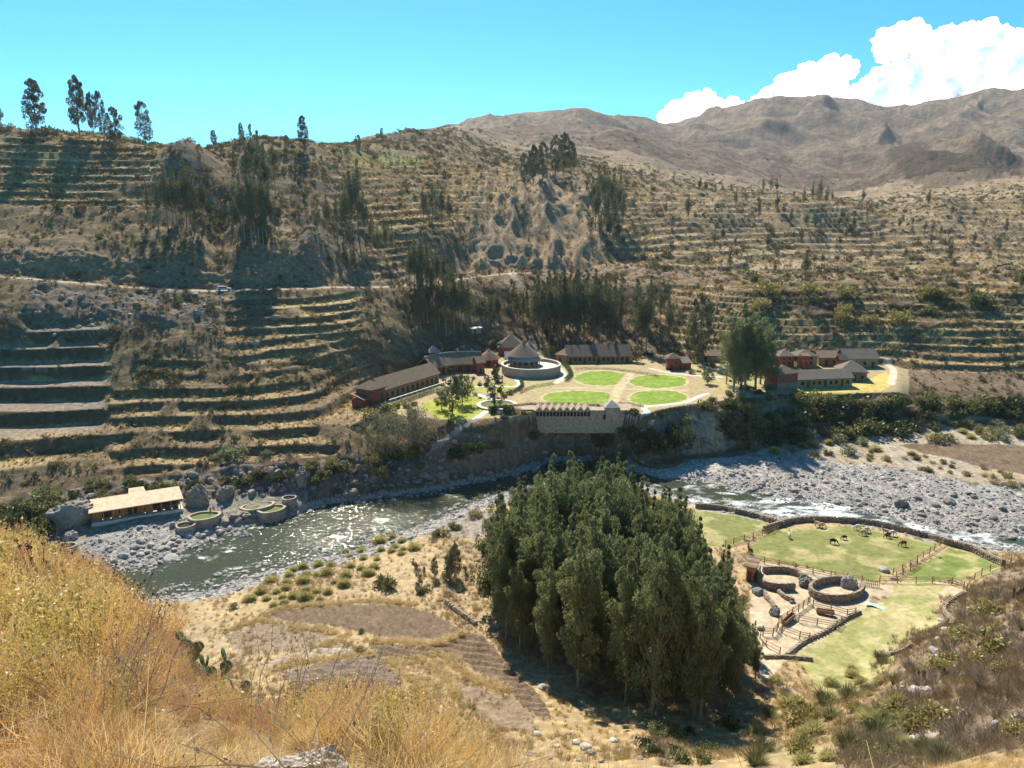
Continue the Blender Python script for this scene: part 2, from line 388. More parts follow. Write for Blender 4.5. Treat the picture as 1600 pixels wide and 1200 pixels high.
# ------------------------------------------------------------------ what covers the ground
C_STRAW = np.array((.42, .31, .165)); C_GOLD = np.array((.50, .36, .15)); C_SOIL = np.array((.20, .155, .115)); C_DARK = np.array((.09, .067, .042))
C_SCRUB = np.array((.125, .10, .05)); C_ROCK = np.array((.22, .19, .155)); C_SAND = np.array((.50, .43, .33)); C_GRAV = np.array((.345, .325, .30))
C_PLOW = np.array((.235, .17, .115)); C_GREEN = np.array((.185, .195, .065)); C_LAWN = np.array((.17, .265, .03)); C_PATH = np.array((.62, .60, .56))
C_BROWN = np.array((.25, .18, .115)); C_MTN = np.array((.215, .152, .108)); C_YEL = np.array((.52, .42, .13))
COLR = np.zeros(Z.shape + (3,))
def paint(m, c):
    global COLR
    m = np.clip(m, 0, 1)[..., None]
    COLR = COLR * (1 - m) + np.asarray(c) * m
n_a = fbm(GX / 14, GV / 14, 4, 201); n_b = fbm(GX / 4, GV / 4, 3, 202); n_c = fbm(GX / 45, GV / 45, 3, 203); n_d = fbm(GX / 1.3, GV / 1.3, 2, 204)
n_far = fbm(GX / 160, GV / 160, 4, 205)
CLS = np.zeros(Z.shape, np.int8)
(K_SLOPE, K_VALLEY, K_PLOW, K_PAST, K_GRAV, K_LAWN, K_ROAD, K_PATH, K_HILL, K_MTN, K_STUB, K_YARD) = range(12)
# hillside
paint(np.ones_like(Z), C_BROWN * .82)
paint(sstep(0, .6, n_a) * .65, C_STRAW * .72)
paint(sstep(-.25, .3, n_b - .3 * n_a) * .8, C_SCRUB * .85)
paint(sstep(.1, .6, n_c + .4 * n_b) * .5, C_DARK * 1.4)
CLS[:] = K_HILL
# treads and risers of the terraces
tread = TA * ramp(-.1, .05, .62, .76, TF)
paint(tread * sstep(-.8, .1, n_b + .5 * n_a + .4) * (.25 + .7 * sstep(-.35, .25, TV)), C_STRAW * .98)
paint(tread * sstep(.15, .45, -TV) * .6, (.20, .15, .095))
paint(TA * ramp(.42, .66, .74, .80, TF) * sstep(-.5, .3, n_a + .3) * (.35 + .6 * sstep(-.3, .3, TV)), C_GOLD * 1.0)
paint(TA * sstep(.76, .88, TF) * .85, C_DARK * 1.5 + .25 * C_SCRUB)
# bare soil terraces at far left and far right
soil = ramp(-900, -800, 150, 190, PX) * ramp(14.2, 14.5, 16.1, 16.3, SEG)
paint(soil * tread * .85, (.27, .225, .18)); paint(soil * TA * sstep(.74, .86, TF), C_DARK * 1.15)
soil2 = polymask([(1395, 566), (1600, 572), (2000, 572), (2000, 622), (1600, 612), (1420, 608)], PX, PY) & (SEG > 14) & (SEG < 16.5)
paint(soil2 * .8, C_PLOW * .9)
# scree spur
paint(scree * sstep(-.4, .3, n_b + .2) * .9, (.165, .135, .11))
# dark scrub belts
for (x, y, sx, sy, k) in ((480, 590, 60, 20, .8), (300, 610, 90, 40, .55), (1280, 470, 120, 22, .75), (1500, 465, 90, 18, .6), (640, 218, 60, 10, .8),
                          (1450, 620, 150, 16, .9), (1200, 470, 60, 30, .5), (350, 500, 50, 50, .5)):
    paint(gauss(x, y, sx, sy) * k * sstep(-.6, .3, n_b + n_a * .5 + .3), C_DARK * 1.3)
# cut banks, cliffs, badlands
paint(cut * .9, (.30, .215, .14)); paint(cut * sstep(0, .5, np.sin(BZ * 2.6 + 2 * n_a)) * .4, (.20, .145, .10)); paint(cut * sstep(.1, .5, n_b) * .5, (.16, .13, .07))
paint(gul * sstep(-.5, .2, n_b + .35) * .75, (.34, .255, .17)); paint(gul * sstep(.0, .4, n_a + .5 * n_b) * .55, (.22, .165, .10))
paint(riv * .85, C_ROCK * .9)
paint(np.clip(gauss(488, 400, 20, 34) * 1.3, 0, 1) * ramp(18.0, 18.3, 20.5, 21, SEG), (.17, .145, .12))
paint(np.clip(gauss(290, 265, 35, 30) * 1.0, 0, 1) * ramp(19.5, 20, 20.7, 21.2, SEG) * .7, (.15, .125, .10))
# right bench fields
bench = ramp(1000, 1080, 5000, 6000, PX) * ramp(19.0, 19.4, 20.0, 20.3, SEG)
paint(bench * sstep(-.4, .2, fbm(GX / 30, GY / 12, 3, 222) + .15) * .8, (.40, .32, .19))
paint(bench * sstep(.2, .3, pn(GX / 40, GY / 20, 223)) * .7, (.24, .25, .11))
# green flat on the plateau rim
paint((polymask([(520, 236), (600, 240), (660, 248), (655, 256), (600, 250), (530, 244)], PX, PY) & (SEG > 20.5) & (SEG < 21.6)) * .8, (.22, .25, .09))
ur = ramp(900, 1020, 5000, 6000, PX) * ramp(18.9, 19.3, 21.9, 22.3, SEG)
paint(ur * sstep(.05, .45, fbm(GX / 42, GY / 26, 3, 261)) * .6, C_DARK * 1.5)
paint(ur * sstep(.2, .45, fbm(GX / 50, GY / 22, 3, 262)) * .6, (.40, .31, .18))
# far mountains
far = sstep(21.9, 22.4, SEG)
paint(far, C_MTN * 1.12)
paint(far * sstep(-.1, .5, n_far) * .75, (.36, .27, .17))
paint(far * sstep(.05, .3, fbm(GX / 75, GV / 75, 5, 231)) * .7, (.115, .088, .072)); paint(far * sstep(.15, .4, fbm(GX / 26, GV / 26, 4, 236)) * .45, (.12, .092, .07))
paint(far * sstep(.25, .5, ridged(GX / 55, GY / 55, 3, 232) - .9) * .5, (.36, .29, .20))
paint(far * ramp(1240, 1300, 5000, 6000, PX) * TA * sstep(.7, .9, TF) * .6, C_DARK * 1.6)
paint((polymask([(1388, 236), (1430, 226), (1500, 222), (1545, 234), (1578, 262), (1560, 275), (1500, 285), (1450, 292), (1420, 272), (1395, 255)], PX, PY + 5 * n_a) & (SEG > 22) & (SEG < 24)) * .8, C_DARK * 1.1)  # shade on the knoll's front, put into the ground colour
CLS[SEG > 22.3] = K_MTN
paint(ramp(950, 1050, 5000, 6000, PX) * ramp(18.9, 19.2, 21.8, 22.2, SEG) * .45, (.25, .20, .14))
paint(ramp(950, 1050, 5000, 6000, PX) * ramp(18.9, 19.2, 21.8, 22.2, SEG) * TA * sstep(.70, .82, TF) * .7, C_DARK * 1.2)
paint(ramp(1066, 1076, 1128, 1142, PX) * ramp(12.0, 12.15, 12.9, 13.0, SEG) * .9, (.40, .32, .225))
# road
road = (SEG >= 17.15) & (SEG <= 17.9) & (PX < 850)
paint(road * 1.0, (.30, .25, .20)); CLS[road] = K_ROAD
# the river's banks
grav = ((SEG > 7.15 + .1 * n_b) & (SEG < 8.6)) | ((SEG > 9.4) & (SEG < 11.02 + .12 * n_a))
grav &= ~((PX < 470) & (SEG > 11.0))
paint(grav * 1.0, C_GRAV * .95); paint(grav * sstep(-.1, .4, n_d) * .6, (.50, .475, .44)); paint(grav * sstep(.1, .5, n_b) * .5, (.29, .275, .255))
CLS[grav] = K_GRAV
sandbar = polymask([(1020, 745), (1060, 732), (1110, 716), (1160, 716), (1135, 724), (1120, 738), (1060, 746)], PX, PY) & (SEG > 10) & (SEG < 12)
paint(sandbar * .85, (.50, .47, .42))
paint(((SEG > 8.0) & (SEG < 10.0)) * 1.0, (.09, .09, .065))
lfb = (SEG > 11) & (SEG < 12.2) & (PX < 480)
paint(lfb * .9, (.33, .30, .26)); paint(lfb * sstep(0, .4, n_b) * .6, (.22, .22, .10))
# sandy scrub flat at the right
sandy = ramp(1150, 1200, 5000, 6000, PX) * ramp(10.95, 11.1, 12.05, 12.1, SEG)
paint(sandy, C_SAND * .85); paint(sandy * sstep(0, .5, n_a) * .6, C_STRAW)
plowR = polymask([(1405, 695), (1470, 692), (1600, 696), (2000, 700), (2000, 770), (1600, 742), (1540, 730), (1470, 714)], PX, PY) & (SEG > 10.9) & (SEG < 12.4)
paint(plowR, C_PLOW * .92); CLS[plowR] = K_PLOW
# valley floor on the near side
vfl = (SEG > 5.6) & (SEG < 7.15 + .1 * n_b)
m = sstep(5.0, 5.9, SEG) * (SEG < 7.15 + .1 * n_b)
paint(m, (.39, .295, .17)); paint(m * sstep(-.15, .4, n_a) * .7, (.30, .235, .155)); paint(m * sstep(.1, .5, n_b) * .35, (.46, .345, .17))
CLS[vfl] = K_VALLEY
# steep bluff below the viewer and the brushy hill at right
sl = SEG <= 5.6
CLS[sl] = K_SLOPE
paint(sl * 1.0, (.30, .22, .115)); paint(sl * (1 - sstep(8, 14, GY)) * .7, (.21, .15, .08)); paint(sl * sstep(0, .5, n_b) * .5, (.25, .19, .125)); paint(sl * sstep(.1, .6, n_d) * .4, C_GOLD)
brush = sstep(1330, 1420, PX + .45 * (PY - 1050)) * ramp(3.5, 4.0, 5.98, 6.05, SEG)
paint(brush * .9, (.205, .155, .11)); paint(brush * sstep(-.1, .4, n_a) * .5, (.30, .225, .14)); paint(brush * sstep(.0, .5, n_b) * .5, (.14, .11, .075))
def P6(l): return [(400 + x / 3.2, 880 + y / 3.2) for x, y in l]
def P7(l): return [(1150 + x / 3.5556, 950 + y / 3.5556) for x, y in l]
def P8(l): return [(1080 + x / 3.077, 780 + y / 3.077) for x, y in l]
_wx, _wy = PX + 2.5 * n_b, PY + 1.5 * n_a
def region(poly, cls, col, k=1.0, lo=4.6, hi=7.4):
    m = polymask(poly, _wx, _wy) & (SEG > lo) & (SEG < hi)
    paint(m * k, col)
    if cls is not None: CLS[m] = cls
    return m
FURROW = []
m1 = region(P6([(40, 265), (200, 228), (420, 208), (600, 200), (780, 215), (900, 260), (1030, 345), (990, 380), (850, 395), (700, 380), (560, 345), (330, 310), (200, 300)]), K_PLOW, C_PLOW)
m2 = region(P6([(560, 392), (820, 422), (1040, 360), (1130, 360), (1250, 500), (1340, 600), (1440, 690), (1480, 800), (1420, 790), (1280, 660), (1100, 540), (960, 462), (800, 482), (690, 492), (590, 450)]), K_PLOW, C_PLOW * 1.1)
m3 = region(P6([(10, 500), (380, 408), (490, 430), (460, 452), (110, 500)]), K_STUB, (.52, .44, .33))
m4 = region(P6([(130, 535), (400, 490), (600, 452), (690, 500), (720, 620), (400, 640), (200, 620)]), K_PLOW, (.27, .21, .16))
m5 = region(P6([(960, 545), (1000, 555), (1110, 620), (1270, 662), (1390, 775), (1400, 860), (1200, 840), (1010, 680)]), K_STUB, (.34, .25, .17))
m6 = region(P6([(-160, 360), (60, 305), (220, 310), (380, 355), (300, 420), (60, 450), (-120, 430)]), K_STUB, (.35, .27, .19))
mud = region([(695, 815), (740, 800), (772, 797), (775, 838), (740, 842), (700, 838)], None, (.26, .235, .205), .9)
# pens, pasture, dirt
region(P8([(280, 300), (560, 335), (900, 400), (1000, 410), (1180, 400), (1320, 440), (1300, 470), (860, 470), (830, 560), (480, 760), (340, 900), (280, 700)]), K_YARD, (.44, .36, .25))
pA = region(P8([(20, 50), (180, 75), (330, 100), (430, 125), (350, 152), (300, 180), (170, 232), (20, 220)]), K_PAST, C_GREEN)
pB = region(P8([(270, 250), (350, 170), (450, 140), (640, 130), (800, 135), (960, 170), (1100, 195), (1220, 207), (1000, 330), (930, 388), (860, 392), (600, 332), (300, 290)]), K_PAST, C_GREEN)
pC = region(P8([(1240, 232), (1340, 260), (1440, 310), (1500, 332), (1380, 380), (1250, 392), (1000, 392), (1050, 350)]), K_PAST, C_GREEN * (.82, 1.0, .75))
pD = region(P7([(560, 110), (700, 20), (850, -60), (880, -130), (1000, -160), (1170, -120), (1110, -40), (1100, 30), (1140, 70), (1050, 180), (960, 230), (830, 330), (740, 420), (650, 470), (560, 495), (480, 470), (420, 400), (320, 260), (420, 200)]), K_PAST, (.27, .27, .105))
for q in (pA, pB, pC, pD):
    paint(q * sstep(.0, .45, fbm(GX / 7, GY / 7, 4, 241)) * .7, (.40, .34, .17)); paint(q * sstep(.25, .6, n_d) * .3, (.13, .18, .04))
paint(pD * sstep(-.1, .35, fbm(GX / 4, GY / 4, 4, 242)) * .6, (.44, .37, .21))
region(P7([(120, 400), (220, 400), (330, 440), (390, 520), (300, 560), (180, 500), (110, 440)]), K_STUB, (.42, .31, .165))
Z_PATHS = []
# damp green bottom with a rivulet
damp = sstep(1110, 1200, PY) * ramp(1150, 1250, 1500, 1560, PX) * (SEG > 3.6) * (SEG < 5.9)
paint(damp * .5 * sstep(-.4, .4, n_a), (.24, .24, .11))

# lodge terrace
lod = (SEG > 13.9) & (SEG < 15.02) & (PX > 560) & (PX < 1420)
paint(lod * .9, (.36, .285, .165)); paint(lod * sstep(.1, .4, n_a) * .5, (.33, .31, .14)); CLS[lod] = K_YARD
def ell(cx, cy, rx, ry): return ((PX - cx) / rx) ** 2 + ((PY - cy) / ry) ** 2 + .10 * n_b + .06 * n_d
LAWNS = [(941, 591, 43, 11.5), (1029, 596, 45, 10.5), (905, 622, 57, 11.5), (1028, 621.5, 45, 12)]
for L in LAWNS:
    m = (ell(*L) < 1) & lod
    m2_ = (ell(L[0], L[1], L[2] * 1.07, L[3] * 1.12) < 1) & lod
    paint(m2_ * .8, (.50, .42, .28)); paint(m * 1.0, C_LAWN); paint(m * sstep(0, .5, n_b) * .5, (.26, .30, .07)); paint(m * sstep(.2, .6, n_d) * .35, (.30, .29, .10)); paint(m * sstep(.3, .7, np.sin(GX * 1.9 + GY * .6)) * .18, (.23, .33, .05)); CLS[m] = K_LAWN
g2 = polymask([(655, 632), (690, 622), (722, 618), (758, 622), (765, 636), (745, 650), (715, 660), (680, 652)], PX, PY) & (SEG > 13.3) & (SEG < 15)
paint(g2 * 1.0, (.30, .33, .05)); CLS[g2] = K_LAWN
g3 = polymask([(728, 606), (745, 598), (800, 597), (812, 608), (780, 616), (735, 614)], PX, PY) & lod
paint(g3 * .8, (.31, .32, .07)); CLS[g3] = K_LAWN
g4 = polymask([(1225, 603), (1300, 606), (1345, 598), (1385, 580), (1398, 600), (1375, 613), (1325, 617), (1262, 615)], PX, PY) & (SEG > 13.0) & (SEG < 15.2)
paint(g4 * .95, C_YEL); CLS[g4] = K_LAWN
g5 = polymask([(1215, 578), (1285, 575), (1285, 582), (1240, 585), (1210, 588)], PX, PY) & lod
paint(g5 * .9, (.42, .38, .12)); CLS[g5] = K_LAWN
g6 = polymask([(1075, 572), (1140, 560), (1215, 572), (1200, 600), (1150, 612), (1105, 605)], PX, PY) & lod
paint(g6 * .55, (.34, .32, .13))
# paths: strips of fixed width along polylines on the ground
def dist_line(pts, X, Y):
    d = np.full(X.shape, 1e9)
    for a, b in zip(pts[:-1], pts[1:]):
        ax, ay, bx, by = a.x, a.y, b.x, b.y
        L2 = (bx - ax) ** 2 + (by - ay) ** 2 + 1e-9
        u = np.clip(((X - ax) * (bx - ax) + (Y - ay) * (by - ay)) / L2, 0, 1)
        d = np.minimum(d, np.hypot(X - ax - u * (bx - ax), Y - ay - u * (by - ay)))
    return d
def curve_pts(pts, n=6):
    """a smooth line through pixel points"""
    p = np.array(pts, float); out = []
    for i in range(len(p) - 1):
        p0 = p[max(i - 1, 0)]; p1 = p[i]; p2 = p[i + 1]; p3 = p[min(i + 2, len(p) - 1)]
        for k in range(n):
            t = k / n
            out.append(.5 * ((2 * p1) + (-p0 + p2) * t + (2 * p0 - 5 * p1 + 4 * p2 - p3) * t * t + (-p0 + 3 * p1 - 3 * p2 + p3) * t ** 3))
    out.append(p[-1]); return out
def strip(pts, w, col, cls, k=1.0, n=4, flat=False):
    wp = [q for q in hits(curve_pts(pts, n), 60) if q is not None]
    ys = [q.y for q in wp]
    r0, r1 = np.searchsorted(ROWS, min(ys) - 5), np.searchsorted(ROWS, max(ys) + 5)
    d = np.full(Z.shape, 1e9)
    d[r0:r1] = dist_line(wp, GX[r0:r1], GY[r0:r1])
    if flat: d = np.where(SEG < 13.85, 1e9, d)
    m = 1 - sstep(w * .42, w * .58, d)
    paint(m * k, col)
    if cls is not None: CLS[d < w / 2] = cls
    return wp
WHITE = (.60, .58, .54)
strip([(968, 660), (985, 655), (1002, 652), (1011, 644), (1007, 636), (1040, 632), (1072, 628), (1090, 620), (1105, 615)], 1.5, WHITE, K_PATH, flat=True)
strip([(742, 655), (752, 648), (766, 637), (772, 628), (758, 620), (745, 616)], 1.6, WHITE, K_PATH)
strip([(745, 604), (775, 603), (805, 604), (811, 598), (806, 592)], 1.4, WHITE, K_PATH)
strip([(868, 598), (880, 590), (876, 578), (862, 570)], 2.2, (.55, .50, .42), K_PATH)
strip([(1018, 576), (1050, 583), (1090, 587), (1125, 589)], 2.0, (.52, .46, .38), K_PATH)
strip([(1386, 566), (1396, 580), (1392, 600)], 2.2, (.56, .48, .36), K_PATH)
strip([(660, 702), (690, 690), (722, 668), (745, 655)], 1.2, (.30, .265, .22), K_PATH)
strip([(985, 584), (975, 596), (968, 606), (962, 618), (958, 630)], 3.0, (.48, .39, .25), None, .8)
strip([(870, 606), (930, 606), (1000, 608), (1070, 610)], 2.2, (.48, .39, .25), None, .7)
strip([(1410, 1190), (1450, 1140), (1490, 1110)], 2.0, (.44, .39, .33), K_PATH, .9)
strip([(1180, 1048), (1210, 1065), (1245, 1085), (1262, 1100)], .7, (.50, .45, .38), K_PATH, .8)
strip([(820, 410), (800, 428), (812, 445), (790, 440)], 3.0, (.46, .40, .31), None, .7)
strip([(1190, 960), (1185, 990), (1200, 1020)], 2.0, (.47, .39, .28), None, .7)
# rows of the ploughed land: real ridges a hand high
def furrows(m, ang, per, amp):
    c, s = math.cos(ang), math.sin(ang)
    GZ[m] += amp * np.sin((GX[m] * c + GY[m] * s + .5 * n_b[m]) * 2 * PI / per)
furrows(m2, 1.25, 1.8, .3); furrows(m4, 1.45, 1.7, .17); furrows(m3, 1.3, 1.8, .15); furrows(m1, .3, 1.5, .15); furrows(plowR, .35, 1.9, .16); furrows(m5, .9, 1.6, .06)
COLR *= (1 + .22 * n_d + .10 * n_b)[..., None] * np.where(CLS == K_LAWN, .95, 1.0)[..., None]
COLR = np.clip(COLR, .012, .85)
# ------------------------------------------------------------------ materials
def mat(name):
    m = bpy.data.materials.new(name); m.use_nodes = True
    nt = m.node_tree
    return m, nt, nt.nodes["Principled BSDF"]
def nn(nt, t, **kw):
    n = nt.nodes.new(t)
    for k, v in kw.items(): setattr(n, k, v)
    return n
def noise_col(nt, scale, detail=4, rough=.6, coord='Object', vec=None):
    tc = nn(nt, "ShaderNodeTexCoord")
    n = nn(nt, "ShaderNodeTexNoise"); n.inputs['Scale'].default_value = scale; n.inputs['Detail'].default_value = detail; n.inputs['Roughness'].default_value = rough
    nt.links.new(tc.outputs[coord], n.inputs['Vector'])
    return n
def ground_mat(name, scale, bump, dist, contrast=.55, spec=.15):
    m, nt, b = mat(name)
    at = nn(nt, "ShaderNodeAttribute", attribute_name="col")
    n1 = noise_col(nt, scale, 8, .72)
    mr = nn(nt, "ShaderNodeMapRange"); mr.inputs[1].default_value = .25; mr.inputs[2].default_value = .75
    mr.inputs[3].default_value = 1 - contrast; mr.inputs[4].default_value = 1 + contrast
    nt.links.new(n1.outputs[0], mr.inputs[0])
    mx = nn(nt, "ShaderNodeVectorMath", operation='SCALE')
    nt.links.new(at.outputs['Color'], mx.inputs[0]); nt.links.new(mr.outputs[0], mx.inputs['Scale'])
    nt.links.new(mx.outputs[0], b.inputs['Base Color'])
    b.inputs['Roughness'].default_value = .95; b.inputs['Specular IOR Level'].default_value = spec
    bp = nn(nt, "ShaderNodeBump"); bp.inputs['Strength'].default_value = bump; bp.inputs['Distance'].default_value = dist
    n2 = noise_col(nt, scale * 1.7, 8, .75)
    nt.links.new(n2.outputs[0], bp.inputs['Height']); nt.links.new(bp.outputs[0], b.inputs['Normal'])
    return m
M_NEAR = ground_mat("near_soil", 6, .7, .05)
M_VALLEY = ground_mat("valley_soil", 1.6, .8, .25)
M_HILL = ground_mat("hill_soil", .9, .9, .6, .6)
M_MTN = ground_mat("mountain_soil", .05, 1.0, 16, .6)
M_GRAV = ground_mat("river_gravel", 1.6, 1.0, .5, .7, .3)
M_PLOW = ground_mat("ploughed_soil", 1.9, 1.0, .5, .6)
M_PAST = ground_mat("pasture_turf", 1.3, .5, .15, .35)
M_FLAT = ground_mat("trodden_earth", 1.5, .4, .1, .3)

def set_props(o, label=None, cat=None, group=None, kind=None):
    if label: o['label'] = label
    if cat: o['category'] = cat
    if group: o['group'] = group
    if kind: o['kind'] = kind
    return o
def link(o, parent=None):
    COL.objects.link(o)
    if parent is not None: o.parent = parent
    return o

# split the sheet by what it is: every face belongs to one piece of the setting
def build_ground():
    fc = CLS[:-1, :-1]
    vid = np.arange(NR * NC).reshape(NR, NC)
    quads = np.stack([vid[:-1, :-1], vid[:-1, 1:], vid[1:, 1:], vid[1:, :-1]], -1)
    xyz = np.stack([GX, GY, GZ], -1).reshape(-1, 3).astype(np.float32)
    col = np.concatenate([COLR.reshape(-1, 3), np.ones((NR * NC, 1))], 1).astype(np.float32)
    spec = [(K_SLOPE, "slope", M_NEAR), (K_VALLEY, "valley_floor", M_VALLEY), (K_PLOW, "ploughed_field", M_PLOW), (K_PAST, "pasture", M_PAST),
            (K_GRAV, "riverbed", M_GRAV), (K_LAWN, "lawn", M_PAST), (K_ROAD, "road", M_FLAT), (K_PATH, "path", M_FLAT), (K_HILL, "hillside", M_HILL),
            (K_MTN, "mountain", M_MTN), (K_STUB, "stubble_field", M_PLOW), (K_YARD, "yard", M_FLAT)]
    for k, name, m in spec:
        q = quads[fc == k]
        if len(q) == 0: continue
        used, inv = np.unique(q.ravel(), return_inverse=True)
        me = bpy.data.meshes.new(name)
        me.vertices.add(len(used)); me.vertices.foreach_set("co", xyz[used].ravel())
        nq = len(q)
        me.loops.add(nq * 4); me.loops.foreach_set("vertex_index", inv.astype(np.int32))
        me.polygons.add(nq)
        me.polygons.foreach_set("loop_start", np.arange(0, nq * 4, 4, dtype=np.int32))
        me.polygons.foreach_set("use_smooth", np.ones(nq, bool))
        me.update(calc_edges=True)
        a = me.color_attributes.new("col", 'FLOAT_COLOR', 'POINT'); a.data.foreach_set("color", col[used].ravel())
        me.materials.append(m)
        o = bpy.data.objects.new(name, me)
        link(o); o['kind'] = 'structure'
build_ground()

# river
def water_mat(name, base, wave, foam):
    m, nt, b = mat(name)
    b.inputs['Base Color'].default_value = base
    b.inputs['Roughness'].default_value = .06
    b.inputs['IOR'].default_value = 1.33
    tc = nn(nt, "ShaderNodeTexCoord")
    mp = nn(nt, "ShaderNodeMapping"); mp.inputs['Rotation'].default_value = (0, 0, math.radians(-20)); mp.inputs['Scale'].default_value = (.7, 1.3, 1)
    nt.links.new(tc.outputs['Object'], mp.inputs[0])
    n1 = nn(nt, "ShaderNodeTexNoise"); n1.inputs['Scale'].default_value = 1.3; n1.inputs['Detail'].default_value = 2.5; n1.inputs['Roughness'].default_value = .55
    nt.links.new(mp.outputs[0], n1.inputs['Vector'])
    bp = nn(nt, "ShaderNodeBump"); bp.inputs['Strength'].default_value = 1.0; bp.inputs['Distance'].default_value = wave
    nt.links.new(n1.outputs[0], bp.inputs['Height']); nt.links.new(bp.outputs[0], b.inputs['Normal'])
    if foam:
        n2 = nn(nt, "ShaderNodeTexNoise"); n2.inputs['Scale'].default_value = .16; n2.inputs['Detail'].default_value = 9; n2.inputs['Roughness'].default_value = .72
        nt.links.new(mp.outputs[0], n2.inputs['Vector'])
        sx = nn(nt, "ShaderNodeSeparateXYZ"); nt.links.new(tc.outputs['Object'], sx.inputs[0])
        mr = nn(nt, "ShaderNodeMapRange"); mr.inputs[1].default_value = 25; mr.inputs[2].default_value = 60; mr.inputs[3].default_value = 0; mr.inputs[4].default_value = .16
        nt.links.new(sx.outputs[0], mr.inputs[0])
        ad = nn(nt, "ShaderNodeMath", operation='ADD'); nt.links.new(n2.outputs[0], ad.inputs[0]); nt.links.new(mr.outputs[0], ad.inputs[1])
        rp = nn(nt, "ShaderNodeMapRange"); rp.inputs[1].default_value = .60; rp.inputs[2].default_value = .72
        nt.links.new(ad.outputs[0], rp.inputs[0])
        mx = nn(nt, "ShaderNodeMix", data_type='RGBA'); mx.inputs[6].default_value = base; mx.inputs[7].default_value = (.62, .66, .66, 1)
        nt.links.new(rp.outputs[0], mx.inputs[0]); nt.links.new(mx.outputs[2], b.inputs['Base Color'])
        m2 = nn(nt, "ShaderNodeMapRange"); m2.inputs[3].default_value = .06; m2.inputs[4].default_value = .7
        nt.links.new(rp.outputs[0], m2.inputs[0]); nt.links.new(m2.outputs[0], b.inputs['Roughness'])
    return m
M_RIVER = water_mat("river_water", (.05, .058, .034, 1), .16, True)
def build_river():
    pts_n, pts_f = [], []
    ts = np.linspace(T_LO, T_HI, 160)
    A = np.interp(ts, TS, KD[8]) - 2.0; B = np.interp(ts, TS, KD[10]) + 2.5
    nv = 10
    v, f = [], []
    for i, t in enumerate(ts):
        for j in range(nv + 1):
            D = A[i] + (B[i] - A[i]) * j / nv
            v.append((t * D, D, WATER))
    for i in range(len(ts) - 1):
        for j in range(nv):
            a = i * (nv + 1) + j
            f.append((a, a + nv + 1, a + nv + 2, a + 1))
    me = bpy.data.meshes.new("river"); me.from_pydata(v, [], f); me.update()
    me.materials.append(M_RIVER)
    o = bpy.data.objects.new("river", me); link(o); o['kind'] = 'structure'
build_river()
# ------------------------------------------------------------------ plants
def leaf_mat(name, c1, c2, transl=.35, var=.35, rough=.7):
    """matt leaves: some light passes through; every leaf and every plant a shade of its own"""
    m = bpy.data.materials.new(name); m.use_nodes = True
    nt = m.node_tree; nt.nodes.clear()
    out = nn(nt, "ShaderNodeOutputMaterial")
    oi = nn(nt, "ShaderNodeObjectInfo"); ge = nn(nt, "ShaderNodeNewGeometry")
    ad = nn(nt, "ShaderNodeMath", operation='MULTIPLY_ADD'); ad.inputs[1].default_value = .55; 
    mu = nn(nt, "ShaderNodeMath", operation='MULTIPLY'); mu.inputs[1].default_value = .45
    nt.links.new(oi.outputs['Random'], mu.inputs[0])
    nt.links.new(ge.outputs['Random Per Island'], ad.inputs[0]); nt.links.new(mu.outputs[0], ad.inputs[2])
    mx = nn(nt, "ShaderNodeMix", data_type='RGBA'); mx.inputs[6].default_value = (*c1, 1); mx.inputs[7].default_value = (*c2, 1)
    nt.links.new(ad.outputs[0], mx.inputs[0])
    df = nn(nt, "ShaderNodeBsdfDiffuse"); tr = nn(nt, "ShaderNodeBsdfTranslucent"); ms = nn(nt, "ShaderNodeMixShader")
    ms.inputs[0].default_value = transl
    nt.links.new(mx.outputs[2], df.inputs[0]); nt.links.new(mx.outputs[2], tr.inputs[0])
    nt.links.new(df.outputs[0], ms.inputs[1]); nt.links.new(tr.outputs[0], ms.inputs[2])
    gl = nn(nt, "ShaderNodeBsdfGlossy"); gl.inputs[1].default_value = .45; gl.inputs[0].default_value = (.8, .85, .8, 1)
    m2 = nn(nt, "ShaderNodeMixShader"); m2.inputs[0].default_value = .035
    nt.links.new(ms.outputs[0], m2.inputs[1]); nt.links.new(gl.outputs[0], m2.inputs[2])
    nt.links.new(m2.outputs[0], out.inputs[0])
    return m
def plain_mat(name, c, rough=.85, nscale=3, var=.3, bump=.3, dist=.03, spec=.2):
    m, nt, b = mat(name)
    n1 = noise_col(nt, nscale, 6, .65)
    mr = nn(nt, "ShaderNodeMapRange"); mr.inputs[1].default_value = .3; mr.inputs[2].default_value = .7
    mr.inputs[3].default_value = 1 - var; mr.inputs[4].default_value = 1 + var
    nt.links.new(n1.outputs[0], mr.inputs[0])
    mx = nn(nt, "ShaderNodeVectorMath", operation='SCALE'); mx.inputs[0].default_value = c
    nt.links.new(mr.outputs[0], mx.inputs['Scale']); nt.links.new(mx.outputs[0], b.inputs['Base Color'])
    b.inputs['Roughness'].default_value = rough; b.inputs['Specular IOR Level'].default_value = spec
    if bump:
        bp = nn(nt, "ShaderNodeBump"); bp.inputs['Strength'].default_value = bump; bp.inputs['Distance'].default_value = dist
        nt.links.new(n1.outputs[0], bp.inputs['Height']); nt.links.new(bp.outputs[0], b.inputs['Normal'])
    return m

